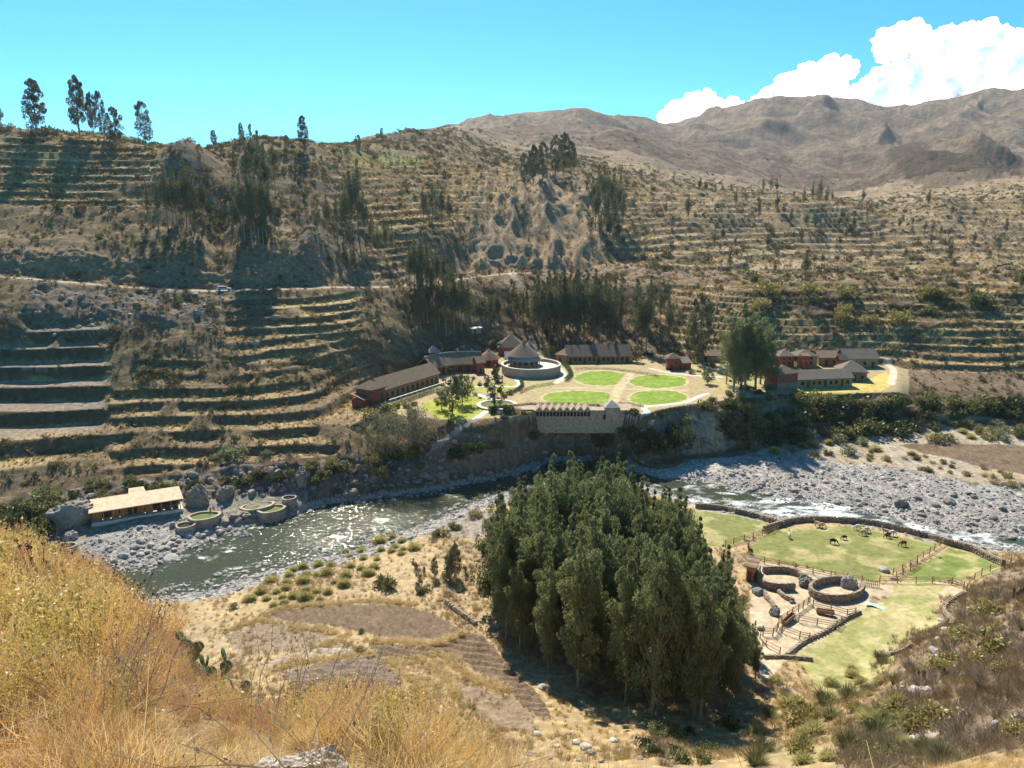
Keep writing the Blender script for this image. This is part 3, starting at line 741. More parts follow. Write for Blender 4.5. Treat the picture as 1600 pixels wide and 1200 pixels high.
def np_mesh(name, V, Fq, m=None, smooth=False):
    """mesh from arrays; Fq is n x k (all faces with k corners)"""
    V = np.asarray(V, np.float32); Fq = np.asarray(Fq, np.int32)
    me = bpy.data.meshes.new(name)
    n, k = Fq.shape
    me.vertices.add(len(V)); me.vertices.foreach_set("co", V.ravel())
    me.loops.add(n * k); me.loops.foreach_set("vertex_index", Fq.ravel())
    me.polygons.add(n); me.polygons.foreach_set("loop_start", np.arange(0, n * k, k, dtype=np.int32))
    if smooth: me.polygons.foreach_set("use_smooth", np.ones(n, bool))
    me.update(calc_edges=True)
    if m: me.materials.append(m)
    return me
def unit(v): return v / (np.linalg.norm(v, axis=-1, keepdims=True) + 1e-9)
def leaves(cen, axis, L, W, r):
    """rhombic leaves: centre, long axis, length, width"""
    n = len(cen)
    axis = unit(axis)
    side = unit(np.cross(axis, r.normal(size=(n, 3))))
    L = np.broadcast_to(L, (n,))[:, None]; W = np.broadcast_to(W, (n,))[:, None]
    V = np.stack([cen - axis * L / 2, cen + side * W / 2, cen + axis * L / 2, cen - side * W / 2], 1).reshape(-1, 3)
    return V, np.arange(n * 4).reshape(n, 4)
def tubes(paths, sides=5):
    """tapered tubes: each path is a list of (point, radius)"""
    V, Fq = [], []
    for path in paths:
        base = len(V)
        P = [Vector(p) for p, _ in path]
        for i, (p, rad) in enumerate(path):
            d = (P[min(i + 1, len(P) - 1)] - P[max(i - 1, 0)])
            if d.length < 1e-6: d = Vector((0, 0, 1))
            d.normalize()
            a = d.orthogonal().normalized(); b = d.cross(a)
            for k in range(sides):
                an = 2 * PI * k / sides
                V.append(P[i] + (a * math.cos(an) + b * math.sin(an)) * rad)
        for i in range(len(path) - 1):
            for k in range(sides):
                k2 = (k + 1) % sides
                Fq.append((base + i * sides + k, base + i * sides + k2, base + (i + 1) * sides + k2, base + (i + 1) * sides + k))
    return np.array([tuple(v) for v in V]), np.array(Fq)

M_BARK = plain_mat("pale_bark", (.27, .22, .165), .9, 2, .35)
M_BARK_D = plain_mat("grey_bark", (.16, .135, .11), .9, 2, .35)
M_EUC = leaf_mat("eucalyptus_leaves", (.10, .125, .052), (.265, .285, .12), .5)
M_EUC_FAR = leaf_mat("hill_tree_leaves", (.08, .088, .048), (.19, .185, .09), .4)
M_OLIVE = leaf_mat("olive_leaves", (.075, .10, .03), (.16, .175, .05), .4)
M_GREY = leaf_mat("grey_green_leaves", (.14, .15, .085), (.25, .25, .15), .35)
M_CONE = leaf_mat("conifer_leaves", (.045, .06, .035), (.09, .105, .055), .25)
M_YELLOW = leaf_mat("yellow_green_leaves", (.22, .20, .05), (.34, .29, .08), .4)

def euc_meshes(seed, nclump=46, nleaf=120, H=20.0, base=.12, rad=2.6, peak=.38, leaf=(.42, .15), clump=1.25, mleaf=None, trunk_r=.22, top=.16, droop=.75, spread_=1.0, plumes=0):
    """crown and trunk of a eucalyptus: clumps of hanging leaves round the ends of steep limbs"""
    r = np.random.default_rng(seed)
    cs, paths = [], []
    bend = r.normal(size=2) * .35
    def axis_at(u): return np.array([bend[0] * u * u * 1.6, bend[1] * u * u * 1.6, H * u])
    paths.append([(axis_at(u), trunk_r * (1 - .88 * u) + .015) for u in np.linspace(0, .97, 9)])
    if plumes:
        for i in range(plumes):
            u0 = base + (.60 - base) * (i + .6 * r.random()) / plumes
            a = i * 2.4 + r.normal() * .5
            tl = .10 + .22 * r.random()
            d = np.array([math.cos(a) * tl, math.sin(a) * tl, 1.0]); d /= np.linalg.norm(d)
            Lp = H * (.24 + .16 * r.random()) * (1.05 - .45 * u0)
            s0 = axis_at(u0); pth = [(s0, .035 + .05 * (1 - u0))]
            for v in (.3, .5, .7, .87, 1.0):
                if r.random() < .08: continue
                c = s0 + d * Lp * v + np.array([math.cos(a), math.sin(a), 0]) * rad * .35 * v + r.normal(size=3) * .22
                cs.append((c, clump * (.55 + .75 * math.sin(PI * (.15 + .72 * v))) * (.75 + .4 * r.random())))
            pth += [(s0 + d * Lp * .5 + np.array([math.cos(a), math.sin(a), 0]) * rad * .17, .03), (s0 + d * Lp * .95 + np.array([math.cos(a), math.sin(a), 0]) * rad * .33, .012)]
            paths.append(pth)
        for u in np.linspace(.55, 1.0, 9):
            cs.append((axis_at(u) + r.normal(size=3) * .2, clump * (1.2 - .85 * (u - .55) / .45) * (.8 + .4 * r.random())))
    else:
        for i in range(nclump):
            u = base + (1 - base) * ((i + r.random() * .9) / nclump) ** .9
            prof = (np.interp(u, [base, peak, .7, .9, 1.0], [.55, 1.0, .8, top + .12, .10])) * rad
            a = i * 2.4 + r.normal() * .5
            rr = prof * (.35 + .65 * math.sqrt(r.random())) * spread_
            c = axis_at(u) + np.array([math.cos(a) * rr, math.sin(a) * rr, r.normal() * .25])
            cr = clump * (.65 + .6 * r.random()) * (1.0 - .45 * max(0, u - .6) / .4)
            cs.append((c, cr))
            u0 = max(.05, u - .10 - .06 * rr)
            s = axis_at(u0)
            mid = (s + c) / 2 + np.array([0, 0, -.15 * rr])
            paths.append([(s, .03 + .012 * rr + trunk_r * .12), (mid, .03 + .006 * rr), (c, .015)])
    C, A = [], []
    for c, cr in cs:
        n = int(nleaf * (.7 + .6 * r.random()))
        d = unit(r.normal(size=(n, 3)))
        rad_ = cr * (.35 + .65 * r.random(n) ** .5)[:, None]
        p = c + d * rad_ * np.array([1, 1, 1.15])
        C.append(p)
        A.append(np.stack([d[:, 0] * .5 + r.normal(size=n) * .35, d[:, 1] * .5 + r.normal(size=n) * .35, -droop - .4 * r.random(n) + .3 * d[:, 2]], 1))
    C = np.concatenate(C); A = np.concatenate(A)
    V, Fq = leaves(C, A, leaf[0] * (.7 + .6 * r.random(len(C))), leaf[1] * (.7 + .6 * r.random(len(C))), r)
    crown = np_mesh("crown", V, Fq, mleaf or M_EUC)
    tv, tf = tubes(paths, 5)
    trunk = np_mesh("trunk", tv, tf, M_BARK, True)
    return crown, trunk
EUC = [euc_meshes(100 + i, nleaf=150, rad=1.8 + .4 * (i % 3), clump=.84 + .1 * (i % 2), base=.02 + .04 * (i % 3), plumes=12 + i % 4, leaf=(.40, .14)) for i in range(8)]
EUC_OPEN = [euc_meshes(200 + i, nclump=40, nleaf=130, rad=3.4, peak=.55, base=.22, clump=1.15, top=.5, trunk_r=.26) for i in range(2)]
HILL = [euc_meshes(300 + i, nleaf=46, rad=2.2 + .5 * (i % 2), base=.16 + .06 * (i % 3), leaf=(.62, .26), clump=1.05 + .15 * (i % 3), mleaf=M_EUC_FAR, plumes=6 + i % 3) for i in range(7)]
SKYL = [euc_meshes(400 + i, nclump=34 + 4 * i, nleaf=80, rad=3.9 - .4 * (i % 3), base=.16 + .06 * (i % 3), peak=.5, leaf=(.75, .32), clump=1.25, mleaf=M_EUC_FAR, top=.6, spread_=1.0, trunk_r=.28) for i in range(5)]
CONIF = [euc_meshes(500 + i, nclump=40, nleaf=60, H=12, rad=2.6, base=.14, peak=.22, leaf=(.5, .2), clump=.75, mleaf=M_CONE, top=.25, droop=.2, trunk_r=.16) for i in range(2)]
BROAD = [euc_meshes(520 + i, nclump=26, nleaf=90, H=8, rad=2.9, base=.28, peak=.6, leaf=(.45, .22), clump=1.15, mleaf=M_OLIVE, top=.7, droop=.3, trunk_r=.16) for i in range(3)]
SAPL = [euc_meshes(540 + i, nclump=22, nleaf=60, H=5, rad=.75, base=.1, peak=.35, leaf=(.28, .12), clump=.42, mleaf=M_GREY, top=.4, trunk_r=.05) for i in range(2)]
WISPY = [euc_meshes(560 + i, nclump=40, nleaf=26, H=9, rad=3.3, base=.1, peak=.6, leaf=(.36, .12), clump=1.0, mleaf=M_GREY, top=.8, droop=-.2, trunk_r=.14) for i in range(3)]

def make_tree(pair, H0, loc, h, wide=1.0, name='eucalyptus_tree', label='', group=None, cat='tree', rz=None):
    root = bpy.data.objects.new(name, None)
    root.empty_display_size = .5
    root.location = loc - Vector((0, 0, .15))
    k = h / H0
    root.scale = (k * wide, k * wide, k)
    root.rotation_euler = (0, 0, random.random() * 6.28 if rz is None else rz)
    link(root)
    set_props(root, label, cat, group)
    for nm, me in zip(('crown', 'trunk'), pair):
        link(bpy.data.objects.new(nm, me), root)
    return root

_HS = {}
def hword(h, grp):
    """short, middling or tall beside the group's first tree"""
    h0 = _HS.setdefault(grp, h)
    return 'tall' if h > 1.15 * h0 else 'short' if h < .87 * h0 else 'middling'
def px_tree(kind, H0, px, pyb, pyt, wide=1.0, dmin=62, hmax=40, **kw):
    p = None
    for dy in (0, 3, 6, 10, 15):
        p = hit(px, pyb + dy, dmin)
        if p is not None and p.y < 1500: break
    if p is None: return None
    h = s_of(pyt) * p.y - p.z
    h = max(1.5, min(h, hmax))
    if kw.get('group'): kw = dict(kw, label=hword(h, kw['group']) + ' ' + kw['label'].replace('tall ', ''))
    return make_tree(random.choice(kind), H0, p, h, wide, **kw)

# the dense grove by the corrals
GROVE_POLY = [(757, 965), (765, 915), (790, 865), (840, 835), (900, 826), (960, 828), (1020, 840), (1075, 868), (1120, 920), (1160, 985), (1192, 1046), (1160, 1100), (1092, 1138), (1030, 1128), (950, 1100), (880, 1066), (815, 1024)]
GROVE_TOP = [(735, 930), (760, 885), (776, 760), (795, 740), (830, 745), (860, 712), (882, 690), (905, 705), (940, 722), (980, 692), (1005, 742), (1040, 758), (1080, 760), (1105, 800), (1140, 862), (1160, 850), (1185, 925), (1205, 985)]
def grove():
    pw = [hit(x, y, 58) for x, y in GROVE_POLY]
    poly = [(p.x, p.y) for p in pw]
    x0, x1 = min(p[0] for p in poly), max(p[0] for p in poly); y0, y1 = min(p[1] for p in poly), max(p[1] for p in poly)
    pts = []
    tries = 0
    while tries < 30000 and len(pts) < 130:
        tries += 1
        x = random.uniform(x0, x1); y = random.uniform(y0, y1)
        if not polymask(poly, np.array([x]), np.array([y]))[0]: continue
        if min(((x - a) ** 2 + (y - b) ** 2 for a, b in pts), default=99) < 3.35 ** 2: continue
        pts.append((x, y))
    # along the edge too, so that the outline stays full
    tx = [a for a, _ in GROVE_TOP]; ty = [b for _, b in GROVE_TOP]
    cx = sum(p[0] for p in poly) / len(poly); cy = sum(p[1] for p in poly) / len(poly)
    for x, y in pts:
        z = float(grid_z(x, y))
        t = x / y
        px = 800 + F_PX * t * (cp + .12 * sp)
        cap = np.interp(px, tx, ty)                     # the grove's skyline limits the height
        hcap = s_of(cap) * y - z
        h = min(random.gauss(18.4, 3.4), max(6.0, hcap - abs(random.gauss(0, .8))))
        front = (y - y0) / (y1 - y0)
        if front < .25: lab, grp = 'tall dark eucalyptus on the near edge of the dense grove above the shaded ground', 'eucalyptus on the near edge of the grove'
        elif front > .72: lab, grp = 'dark eucalyptus in the riverward back rows of the dense grove', 'eucalyptus in the back rows of the grove'
        elif x > cx + 8: lab, grp = 'eucalyptus on the side of the dense grove facing the stone corrals', 'eucalyptus on the corral side of the grove'
        elif x < cx - 8: lab, grp = 'eucalyptus on the side of the dense grove facing the ploughed fields', 'eucalyptus on the field side of the grove'
        else: lab, grp = 'dark green eucalyptus standing in the middle of the dense grove', 'eucalyptus in the middle of the grove'
        lab = ('low' if h < 14 else 'tall' if h > 19 else 'middling') + ' ' + lab.replace('tall ', '')
        make_tree(random.choice(EUC), 20.0, Vector((x, y, z)), h, random.uniform(.85, 1.12), label=lab, group=grp)
    # single trees that stand out
    px_tree(EUC_OPEN, 20, 1020, 1122, 880, 1.0, 58, label='open eucalyptus with a pale forked trunk in front of the dense grove')
    px_tree(EUC_OPEN, 20, 1085, 1128, 905, .9, 58, label='broad eucalyptus with bare reddish trunk at the near corner of the grove')
    px_tree(BROAD, 8, 772, 952, 848, .8, 58, name='leafy_tree', label='lighter green leafy tree at the field corner of the dark grove')
grove()

def trees(kind, H0, rows, dmin=150, **kw):
    for row in rows:
        px_tree(kind, H0, row[0], row[1], row[2], row[3] if len(row) > 3 else 1.0, dmin, **{**kw, **(row[4] if len(row) > 4 else {})})
# on the plateau's skyline at left
for px, b, t, w, lab in ((58, 212, 124, 1.15, 'bushy eucalyptus standing alone at the outer end of the plateau skyline'),
                         (125, 216, 121, .95, 'tallest eucalyptus of the skyline clump, bare gaps in its crown'),
                         (147, 217, 146, .7, 'slim eucalyptus between the two tall trees of the skyline clump'),
                         (160, 215, 141, .75, 'narrow eucalyptus on the inner edge of the skyline clump'),
                         (182, 226, 168, 1.2, 'low spreading eucalyptus growing just below the skyline clump'),
                         (228, 228, 157, 1.0, 'lone open eucalyptus beside the terraces at the plateau corner'),
                         (-3, 205, 150, 1.0, 'eucalyptus cut by the picture edge on the plateau skyline'),
                         (335, 226, 203, 1.3, 'small round tree on the plateau beside a green field'),
                         (378, 226, 192, .9, 'small slim tree on the plateau edge above the gully'),
                         (475, 237, 181, .95, 'lone slim eucalyptus with layered crown on the plateau skyline'),
                         (447, 232, 210, 1.2, 'small tree beside the lone slim eucalyptus on the plateau'),
                         (560, 236, 210, 1.2, 'dark tree at the foot of the round dark hill'),
                         (596, 216, 199, 1.0, 'small tree on the crest of the round dark hill')):
    px_tree(SKYL, 20, px, b, t, w, 200, label=lab)
trees(HILL, 20, [(398, 300, 194, .8), (408, 310, 205, .8), (388, 320, 215, .85), (415, 330, 222, .85), (430, 300, 218, .8), (367, 285, 226, .7)],
      label='eucalyptus rising above the plateau edge at the head of the gully', group='eucalyptus at the head of the gully')
trees(HILL, 20, [(232, 352, 282, .9), (248, 357, 268, .9), (263, 360, 258, .9), (277, 357, 262, .9), (292, 352, 250, .85), (305, 357, 275, .9), (318, 350, 278, .9), (270, 345, 285, 1), (300, 365, 290, .9)],
      label='eucalyptus in the dense clump below the dark rock outcrop', group='eucalyptus below the rock outcrop')
trees(HILL, 20, [(372, 378, 300, .9), (383, 382, 270, .8), (394, 385, 258, .85), (405, 382, 246, .8), (417, 376, 262, .85), (425, 370, 290, .9), (378, 365, 290, .9), (398, 370, 260, .85), (412, 388, 310, .9)],
      label='eucalyptus filling the narrow gully beside the bare rock spur', group='eucalyptus in the gully')
trees(HILL, 20, [(497, 362, 315, .9), (512, 368, 305, .9), (527, 372, 300, .9), (540, 375, 290, .9), (550, 372, 262, .8), (560, 368, 250, .85), (570, 375, 300, .9), (535, 360, 312, .9), (580, 385, 330, .8)],
      label='eucalyptus in the loose clump on the slope right of the gully', group='eucalyptus on the slope beyond the rock spur')
trees(HILL, 20, [(592, 402, 352, .8), (602, 405, 342, .85), (612, 404, 350, .8)], label='slim tree in the trio just above the road', group='trio of trees above the road')
trees(HILL, 20, [(662, 352, 292, 1.1), (676, 352, 283, 1.1), (690, 350, 292, 1.1), (703, 352, 305, 1.0)], label='grey green tree on the open slope above the road bend', group='grey green trees above the road bend')
trees(HILL, 20, [(640, 452, 385, .8), (648, 462, 368, .75), (660, 465, 360, .75), (668, 460, 366, .75), (682, 462, 384, .85), (694, 468, 392, .85), (655, 470, 400, .9), (676, 474, 405, .9), (704, 470, 402, .9)],
      label='tall slender eucalyptus in the hazy clump where the road passes', group='eucalyptus where the road passes')
trees(SKYL, 20, [(820, 292, 238, 1.0), (833, 288, 228, 1.0), (848, 286, 222, 1.0), (868, 275, 212, .95), (881, 276, 208, 1.05), (892, 274, 222, 1.0)],
      label='eucalyptus in the clump above the eroded gullies', group='eucalyptus above the eroded gullies')
trees(HILL, 20, [(925, 345, 275, .85), (935, 340, 258, .8), (944, 345, 248, .8), (955, 348, 262, .85), (966, 352, 275, .85), (930, 360, 290, .9), (948, 365, 285, .9), (960, 372, 298, .9), (972, 362, 290, .8), (922, 376, 330, .9), (938, 380, 325, .9), (952, 382, 330, .9), (965, 384, 338, .9)],
      label='dark eucalyptus in the tall clump beside the eroded gullies', group='eucalyptus beside the eroded gullies')
for px, b, t, w, lab in ((1002, 283, 261, 1.2, 'small tree alone on the brown hill above the dark clump'), (1075, 345, 304, 1.2, 'bushy tree casting a long shadow on the terraced slope'),
                         (1140, 427, 390, 1.0, 'slim tree on the terraces below the bench fields'), (1258, 436, 391, 1.3, 'round dark tree on the rim of the bench fields'),
                         (1185, 348, 308, .8, 'slim tree at the near foot of the small round hill'), (1235, 352, 322, .9, 'slim tree in front of the small round hill'), (1274, 362, 328, 1.0, 'dense tree at the far foot of the small round hill'),
                         (1210, 430, 408, 1.2, 'yellow green bush tree on the terraces below the bench'), (1595, 458, 420, 1.2, 'dark tree at the outer end of the terraces')):
    px_tree(HILL, 20, px, b, t, w, 200, label=lab)
trees(HILL, 20, [(1092, 302, 276, 1), (1103, 304, 280, 1), (1117, 302, 284, 1), (1128, 300, 286, 1), (1142, 302, 288, 1), (1192, 302, 276, 1), (1204, 303, 274, 1), (1213, 304, 280, 1)],
      label='small tree in the row along the foot of the mountain', group='trees along the foot of the mountain')
trees(HILL, 20, [(1256, 318, 292, .9), (1268, 318, 284, .9), (1280, 322, 280, .9), (1291, 322, 290, .9), (1240, 312, 296, .9), (1300, 316, 298, .9)],
      label='tree in the dark clump behind the small round hill', group='trees behind the small round hill')
trees(HILL, 20, [(1310, 358, 336, 1.3), (1322, 360, 330, 1.3), (1334, 358, 338, 1.3), (1444, 366, 344, 1.1), (1456, 368, 346, 1.1), (1470, 370, 350, 1.1), (1482, 372, 354, 1.1), (1410, 350, 332, 1.1), (1425, 356, 338, 1.0), (1500, 350, 333, 1.0), (1540, 352, 338, 1.0)],
      label='bushy tree among the small fields at the foot of the far terraces', group='bushy trees by the far terraces')
_r = random.Random(91)
for k in range(34):
    x = _r.uniform(990, 1590); y = _r.uniform(322, 420) - (x - 990) * .01
    trees(HILL, 20, [(x, y, y - _r.uniform(16, 30), _r.uniform(.9, 1.5))], dmin=200, label='tree scattered on the terraced upper slope below the brown mountain', group='trees scattered on the terraced upper slope')
# the wood behind the lodge
def wood():
    n = 0; pts = []
    spots = [(px, pyb) for px in range(640, 1056, 11) for pyb in (492, 506, 520, 534, 546)]
    random.shuffle(spots)
    for px, pyb in spots:
        x = px + random.uniform(-5, 5); y = pyb + random.uniform(-5, 5)
        if x < 735 and y > 528: continue
        if 735 <= x < 830 and (y > 512 or random.random() < .35): continue
        if x > 975 and random.random() < .35: continue
        if random.random() < .35: continue
        top = np.interp(x, [640, 660, 690, 730, 745, 780, 800, 820, 850, 880, 930, 960, 1000, 1030, 1056], [455, 430, 425, 430, 470, 455, 450, 440, 425, 418, 425, 440, 438, 445, 462]) + abs(random.gauss(0, 14)) + (546 - y) * -.15
        if x < 740: lab, grp = 'dark eucalyptus in the wood above the long red lodge wing', 'eucalyptus in the wood above the red wing'
        elif x < 830: lab, grp = 'eucalyptus in the wood behind the round thatched huts', 'eucalyptus in the wood behind the thatched huts'
        else: lab, grp = 'dark eucalyptus in the dense wood behind the dark roofed lodge row', 'eucalyptus in the wood behind the lodge row'
        if px_tree(HILL, 20, x, y, top, random.uniform(.8, 1.05), 200, 26, label=lab, group=grp): n += 1
    return n
wood()
for px, b, t, w, kind, H0, lab in ((1094, 566, 462, 1.0, SKYL, 20, 'tall thin eucalyptus with a bare trunk beside the small red tower'), (1078, 560, 500, 1.0, SKYL, 20, 'sparse tree close to the small red tower'),
                          (1146, 612, 482, 1.35, EUC, 20, 'tall light green eucalyptus in the group by the cliff, pale trunk showing'), (1164, 610, 470, 1.3, EUC, 20, 'tallest eucalyptus of the group beside the red compound'),
                          (1180, 608, 500, 1.6, EUC, 20, 'dark tree in the group beside the red compound'), (1196, 606, 512, 1.6, EUC, 20, 'broad dark tree nearest the red compound'), (1135, 600, 520, 1.0, EUC_OPEN, 20, 'lower light green eucalyptus on the lawn side of the group by the cliff'),
                          (1158, 606, 505, 1.6, EUC, 20, 'lower bushy eucalyptus filling the middle of the group by the compound'), (1188, 600, 490, 1.4, EUC, 20, 'dark eucalyptus behind the broad tree nearest the red compound'),
                          (707, 646, 574, 1.1, CONIF, 12, 'dark conical tree on the bright lawn below the lodge'), (773, 636, 570, 1.15, CONIF, 12, 'dark thin conifer beside the garden path below the lodge'),
                          (722, 632, 586, 1.0, BROAD, 8, 'leafy green tree behind the dark conical tree on the lawn'), (690, 640, 612, 1.1, BROAD, 8, 'small round tree on the edge of the bright lawn'),
                          (994, 566, 548, 1.6, BROAD, 8, 'pale round tree at the end of the dark roofed lodge row'), (858, 562, 540, 1.3, BROAD, 8, 'round tree between the thatched huts and the lodge row'),
                          (1032, 560, 515, .8, HILL, 20, 'dark narrow tree near the small red tower'), (1106, 600, 578, 1.3, BROAD, 8, 'round bush by the lawn path near the tall eucalyptus')):
    px_tree(kind, H0, px, b, t, w, 170, name='conifer' if kind is CONIF else ('leafy_tree' if kind is BROAD else 'eucalyptus_tree'), label=lab)
trees(SAPL, 5, [(712, 868, 846, 1.0), (697, 906, 862, 1.1), (711, 904, 850, 1.1), (703, 908, 872, 1.0), (655, 906, 872, 1.0), (679, 904, 870, 1.0), (663, 897, 884, 1.2), (729, 900, 880, 1)], dmin=62, name='sapling',
      label='blue green eucalyptus sapling in dry grass near the grove', group='saplings near the grove', cat='sapling')
trees(WISPY, 9, [(575, 712, 655, .8), (592, 708, 645, .85), (606, 716, 650, .8), (622, 706, 640, .85), (638, 712, 636, .85), (652, 700, 632, .85), (668, 706, 640, .8), (560, 705, 668, .9), (600, 690, 652, .8), (645, 690, 640, .8)], name='bare_tree',
      label='pale half bare tree in the thicket between the red wing and the river', group='half bare trees above the river')
# ------------------------------------------------------------------ ground cover
def scatter(name, P, scl, idx, protos, rot=None, seed=0):
    """one object: copies of the protos on points"""
    r = np.random.default_rng(seed)
    n = len(P)
    me = bpy.data.meshes.new(name)
    me.vertices.add(n); me.vertices.foreach_set("co", np.asarray(P, np.float32).ravel())
    scl = np.asarray(scl, np.float32)
    if scl.ndim == 1: scl = np.repeat(scl[:, None], 3, 1)
    if rot is None:
        rot = np.stack([r.normal(size=n) * .08, r.normal(size=n) * .08, r.random(n) * 6.28], 1)
    a = me.attributes.new("scl", 'FLOAT_VECTOR', 'POINT'); a.data.foreach_set("vector", scl.ravel())
    a = me.attributes.new("rot", 'FLOAT_VECTOR', 'POINT'); a.data.foreach_set("vector", np.asarray(rot, np.float32).ravel())
    a = me.attributes.new("idx", 'INT', 'POINT'); a.data.foreach_set("value", np.asarray(idx, np.int32))
    me.update()
    o = bpy.data.objects.new(name, me)
    g = bpy.data.node_groups.new(name, 'GeometryNodeTree')
    g.interface.new_socket("Geometry", in_out='INPUT', socket_type='NodeSocketGeometry')
    g.interface.new_socket("Geometry", in_out='OUTPUT', socket_type='NodeSocketGeometry')
    gi = g.nodes.new('NodeGroupInput'); go = g.nodes.new('NodeGroupOutput')
    ip = g.nodes.new('GeometryNodeInstanceOnPoints')
    jn = g.nodes.new('GeometryNodeJoinGeometry')
    for p in protos:
        oi = g.nodes.new('GeometryNodeObjectInfo'); oi.inputs['Object'].default_value = p; oi.inputs['As Instance'].default_value = True
        g.links.new(oi.outputs['Geometry'], jn.inputs[0])
    def na(nm, ty):
        q = g.nodes.new('GeometryNodeInputNamedAttribute'); q.data_type = ty; q.inputs[0].default_value = nm
        return q.outputs[0]
    g.links.new(gi.outputs[0], ip.inputs['Points']); g.links.new(jn.outputs[0], ip.inputs['Instance'])
    ip.inputs['Pick Instance'].default_value = True
    g.links.new(na('idx', 'INT'), ip.inputs['Instance Index']); g.links.new(na('rot', 'FLOAT_VECTOR'), ip.inputs['Rotation']); g.links.new(na('scl', 'FLOAT_VECTOR'), ip.inputs['Scale'])
    g.links.new(ip.outputs[0], go.inputs[0])
    md = o.modifiers.new("copies", 'NODES'); md.node_group = g
    link(o); o['kind'] = 'stuff'
    return o
def proto(name, me): return bpy.data.objects.new(name, me)      # never linked to the scene
CELL = np.zeros_like(Z)
CELL[:-1, :-1] = np.abs((GX[:-1, 1:] - GX[:-1, :-1]) * (GY[1:, :-1] - GY[:-1, :-1]))
def sample(W, n, seed):
    """n ground points, as dense as the weight W says (per square metre)"""
    r = np.random.default_rng(seed)
    w = (np.clip(W, 0, None) * CELL).ravel()
    k = r.choice(len(w), size=n, p=w / w.sum())
    i, j = np.unravel_index(k, W.shape)
    i = np.minimum(i, NR - 2); j = np.minimum(j, NC - 2)
    a = r.random(n); b = r.random(n)
    Y = GY[i, j] * (1 - a) + GY[i + 1, j] * a
    U = GU[i, j] * (1 - b) + GU[i, j + 1] * b
    X = U * (Y + APEX)
    return np.stack([X, Y, grid_z(X, Y)], 1)
INV = 1 / np.maximum(GY, 3)

def shrub_mesh(seed, n, leaf, m, flat=.75, stems=True, hollow=.55):
    r = np.random.default_rng(seed)
    # several lobes of leaves
    C, A = [], []
    k = 5
    lob = np.stack([r.normal(size=k) * .38, r.normal(size=k) * .38, .25 + .35 * r.random(k)], 1)
    for c in lob:
        d = unit(r.normal(size=(n // k, 3)))
        p = c + d * (hollow + (1 - hollow) * r.random((n // k, 1))) * np.array([.55, .55, .45 * flat / .75]) * (.7 + .5 * r.random())
        C.append(p); A.append(d + r.normal(size=d.shape) * .6 + [0, 0, .3])
    C = np.concatenate(C); A = np.concatenate(A)
    keep = C[:, 2] > -.05
    C, A = C[keep], A[keep]
    V, Fq = leaves(C, A, leaf * (.6 + .8 * r.random(len(C))), leaf * .5 * (.6 + .8 * r.random(len(C))), r)
    return np_mesh("shrub", V, Fq, m)
def tuft_mesh(seed, n, h, spread_, width, m, curve=.5, seg=3, base=.08):
    """grass blades that lean outward"""
    r = np.random.default_rng(seed)
    a = r.random(n) * 6.28; rad = base * np.sqrt(r.random(n))
    b0 = np.stack([np.cos(a) * rad, np.sin(a) * rad, -.03 * np.ones(n)], 1)
    a2 = a + r.normal(size=n) * .6
    lean = spread_ * (.25 + .75 * r.random(n))
    hh = h * (.55 + .5 * r.random(n))
    side = np.stack([-np.sin(a2 + r.normal(size=n)), np.cos(a2), np.zeros(n)], 1)
    V = np.zeros((n, seg + 1, 2, 3)); 
    for k in range(seg + 1):
        u = k / seg
        p = b0 + np.stack([np.cos(a2) * lean * (u ** (1 + curve)), np.sin(a2) * lean * (u ** (1 + curve)), hh * (u - .25 * curve * u * u * lean / max(spread_, 1e-3))], 1)
        w = width * (1 - .85 * u)
        V[:, k, 0] = p - side * w / 2; V[:, k, 1] = p + side * w / 2
    idx = np.arange(n * (seg + 1) * 2).reshape(n, seg + 1, 2)
    Fq = np.concatenate([np.stack([idx[:, k, 0], idx[:, k, 1], idx[:, k + 1, 1], idx[:, k + 1, 0]], 1) for k in range(seg)])
    return np_mesh("tuft", V.reshape(-1, 3), Fq, m)
def ball(seed, sub=2, rough=.25, flat=.7, squash=None):
    """a weathered stone"""
    bm = bmesh.new(); bmesh.ops.create_icosphere(bm, subdivisions=sub, radius=1)
    r = np.random.default_rng(seed)
    co = np.array([v.co[:] for v in bm.verts])
    for _ in range(9):           # broken faces
        nrm = unit(r.normal(size=3)); d = .62 + .3 * r.random()
        e = co @ nrm - d
        co = co - np.maximum(e, 0)[:, None] * nrm * .92
    co += rough * .25 * r.normal(size=co.shape) * .35
    co *= np.array([1, .75 + .4 * r.random(), flat])
    for v, c in zip(bm.verts, co): v.co = c
    me = bpy.data.meshes.new("stone"); bm.to_mesh(me); bm.free()
    return me

M_SCRUB = leaf_mat("scrub_leaves", (.085, .075, .035), (.19, .145, .065), .3)
M_SCRUBG = leaf_mat("green_scrub_leaves", (.06, .078, .03), (.135, .15, .055), .3)
M_DRY = leaf_mat("dry_scrub", (.20, .145, .085), (.34, .25, .14), .3)
M_STRAWL = leaf_mat("straw", (.36, .25, .105), (.62, .47, .24), .35)
M_G0 = leaf_mat("border_straw", (.50, .36, .14), (.78, .60, .30), .5)
M_TUSS = leaf_mat("tussock_blades", (.34, .32, .12), (.58, .52, .23), .45)
M_STONE = plain_mat("river_stone", (.34, .32, .295), .8, 1.5, .35, .4, .08)
M_STONE_D = plain_mat("dark_boulder", (.20, .19, .18), .85, 1.2, .4, .5, .1)
M_STONE_P = plain_mat("pale_field_stone", (.47, .44, .40), .85, 1.5, .3, .5, .08)
M_EARTHST = plain_mat("earthy_stone", (.27, .235, .195), .9, 1.3, .35, .5, .1)

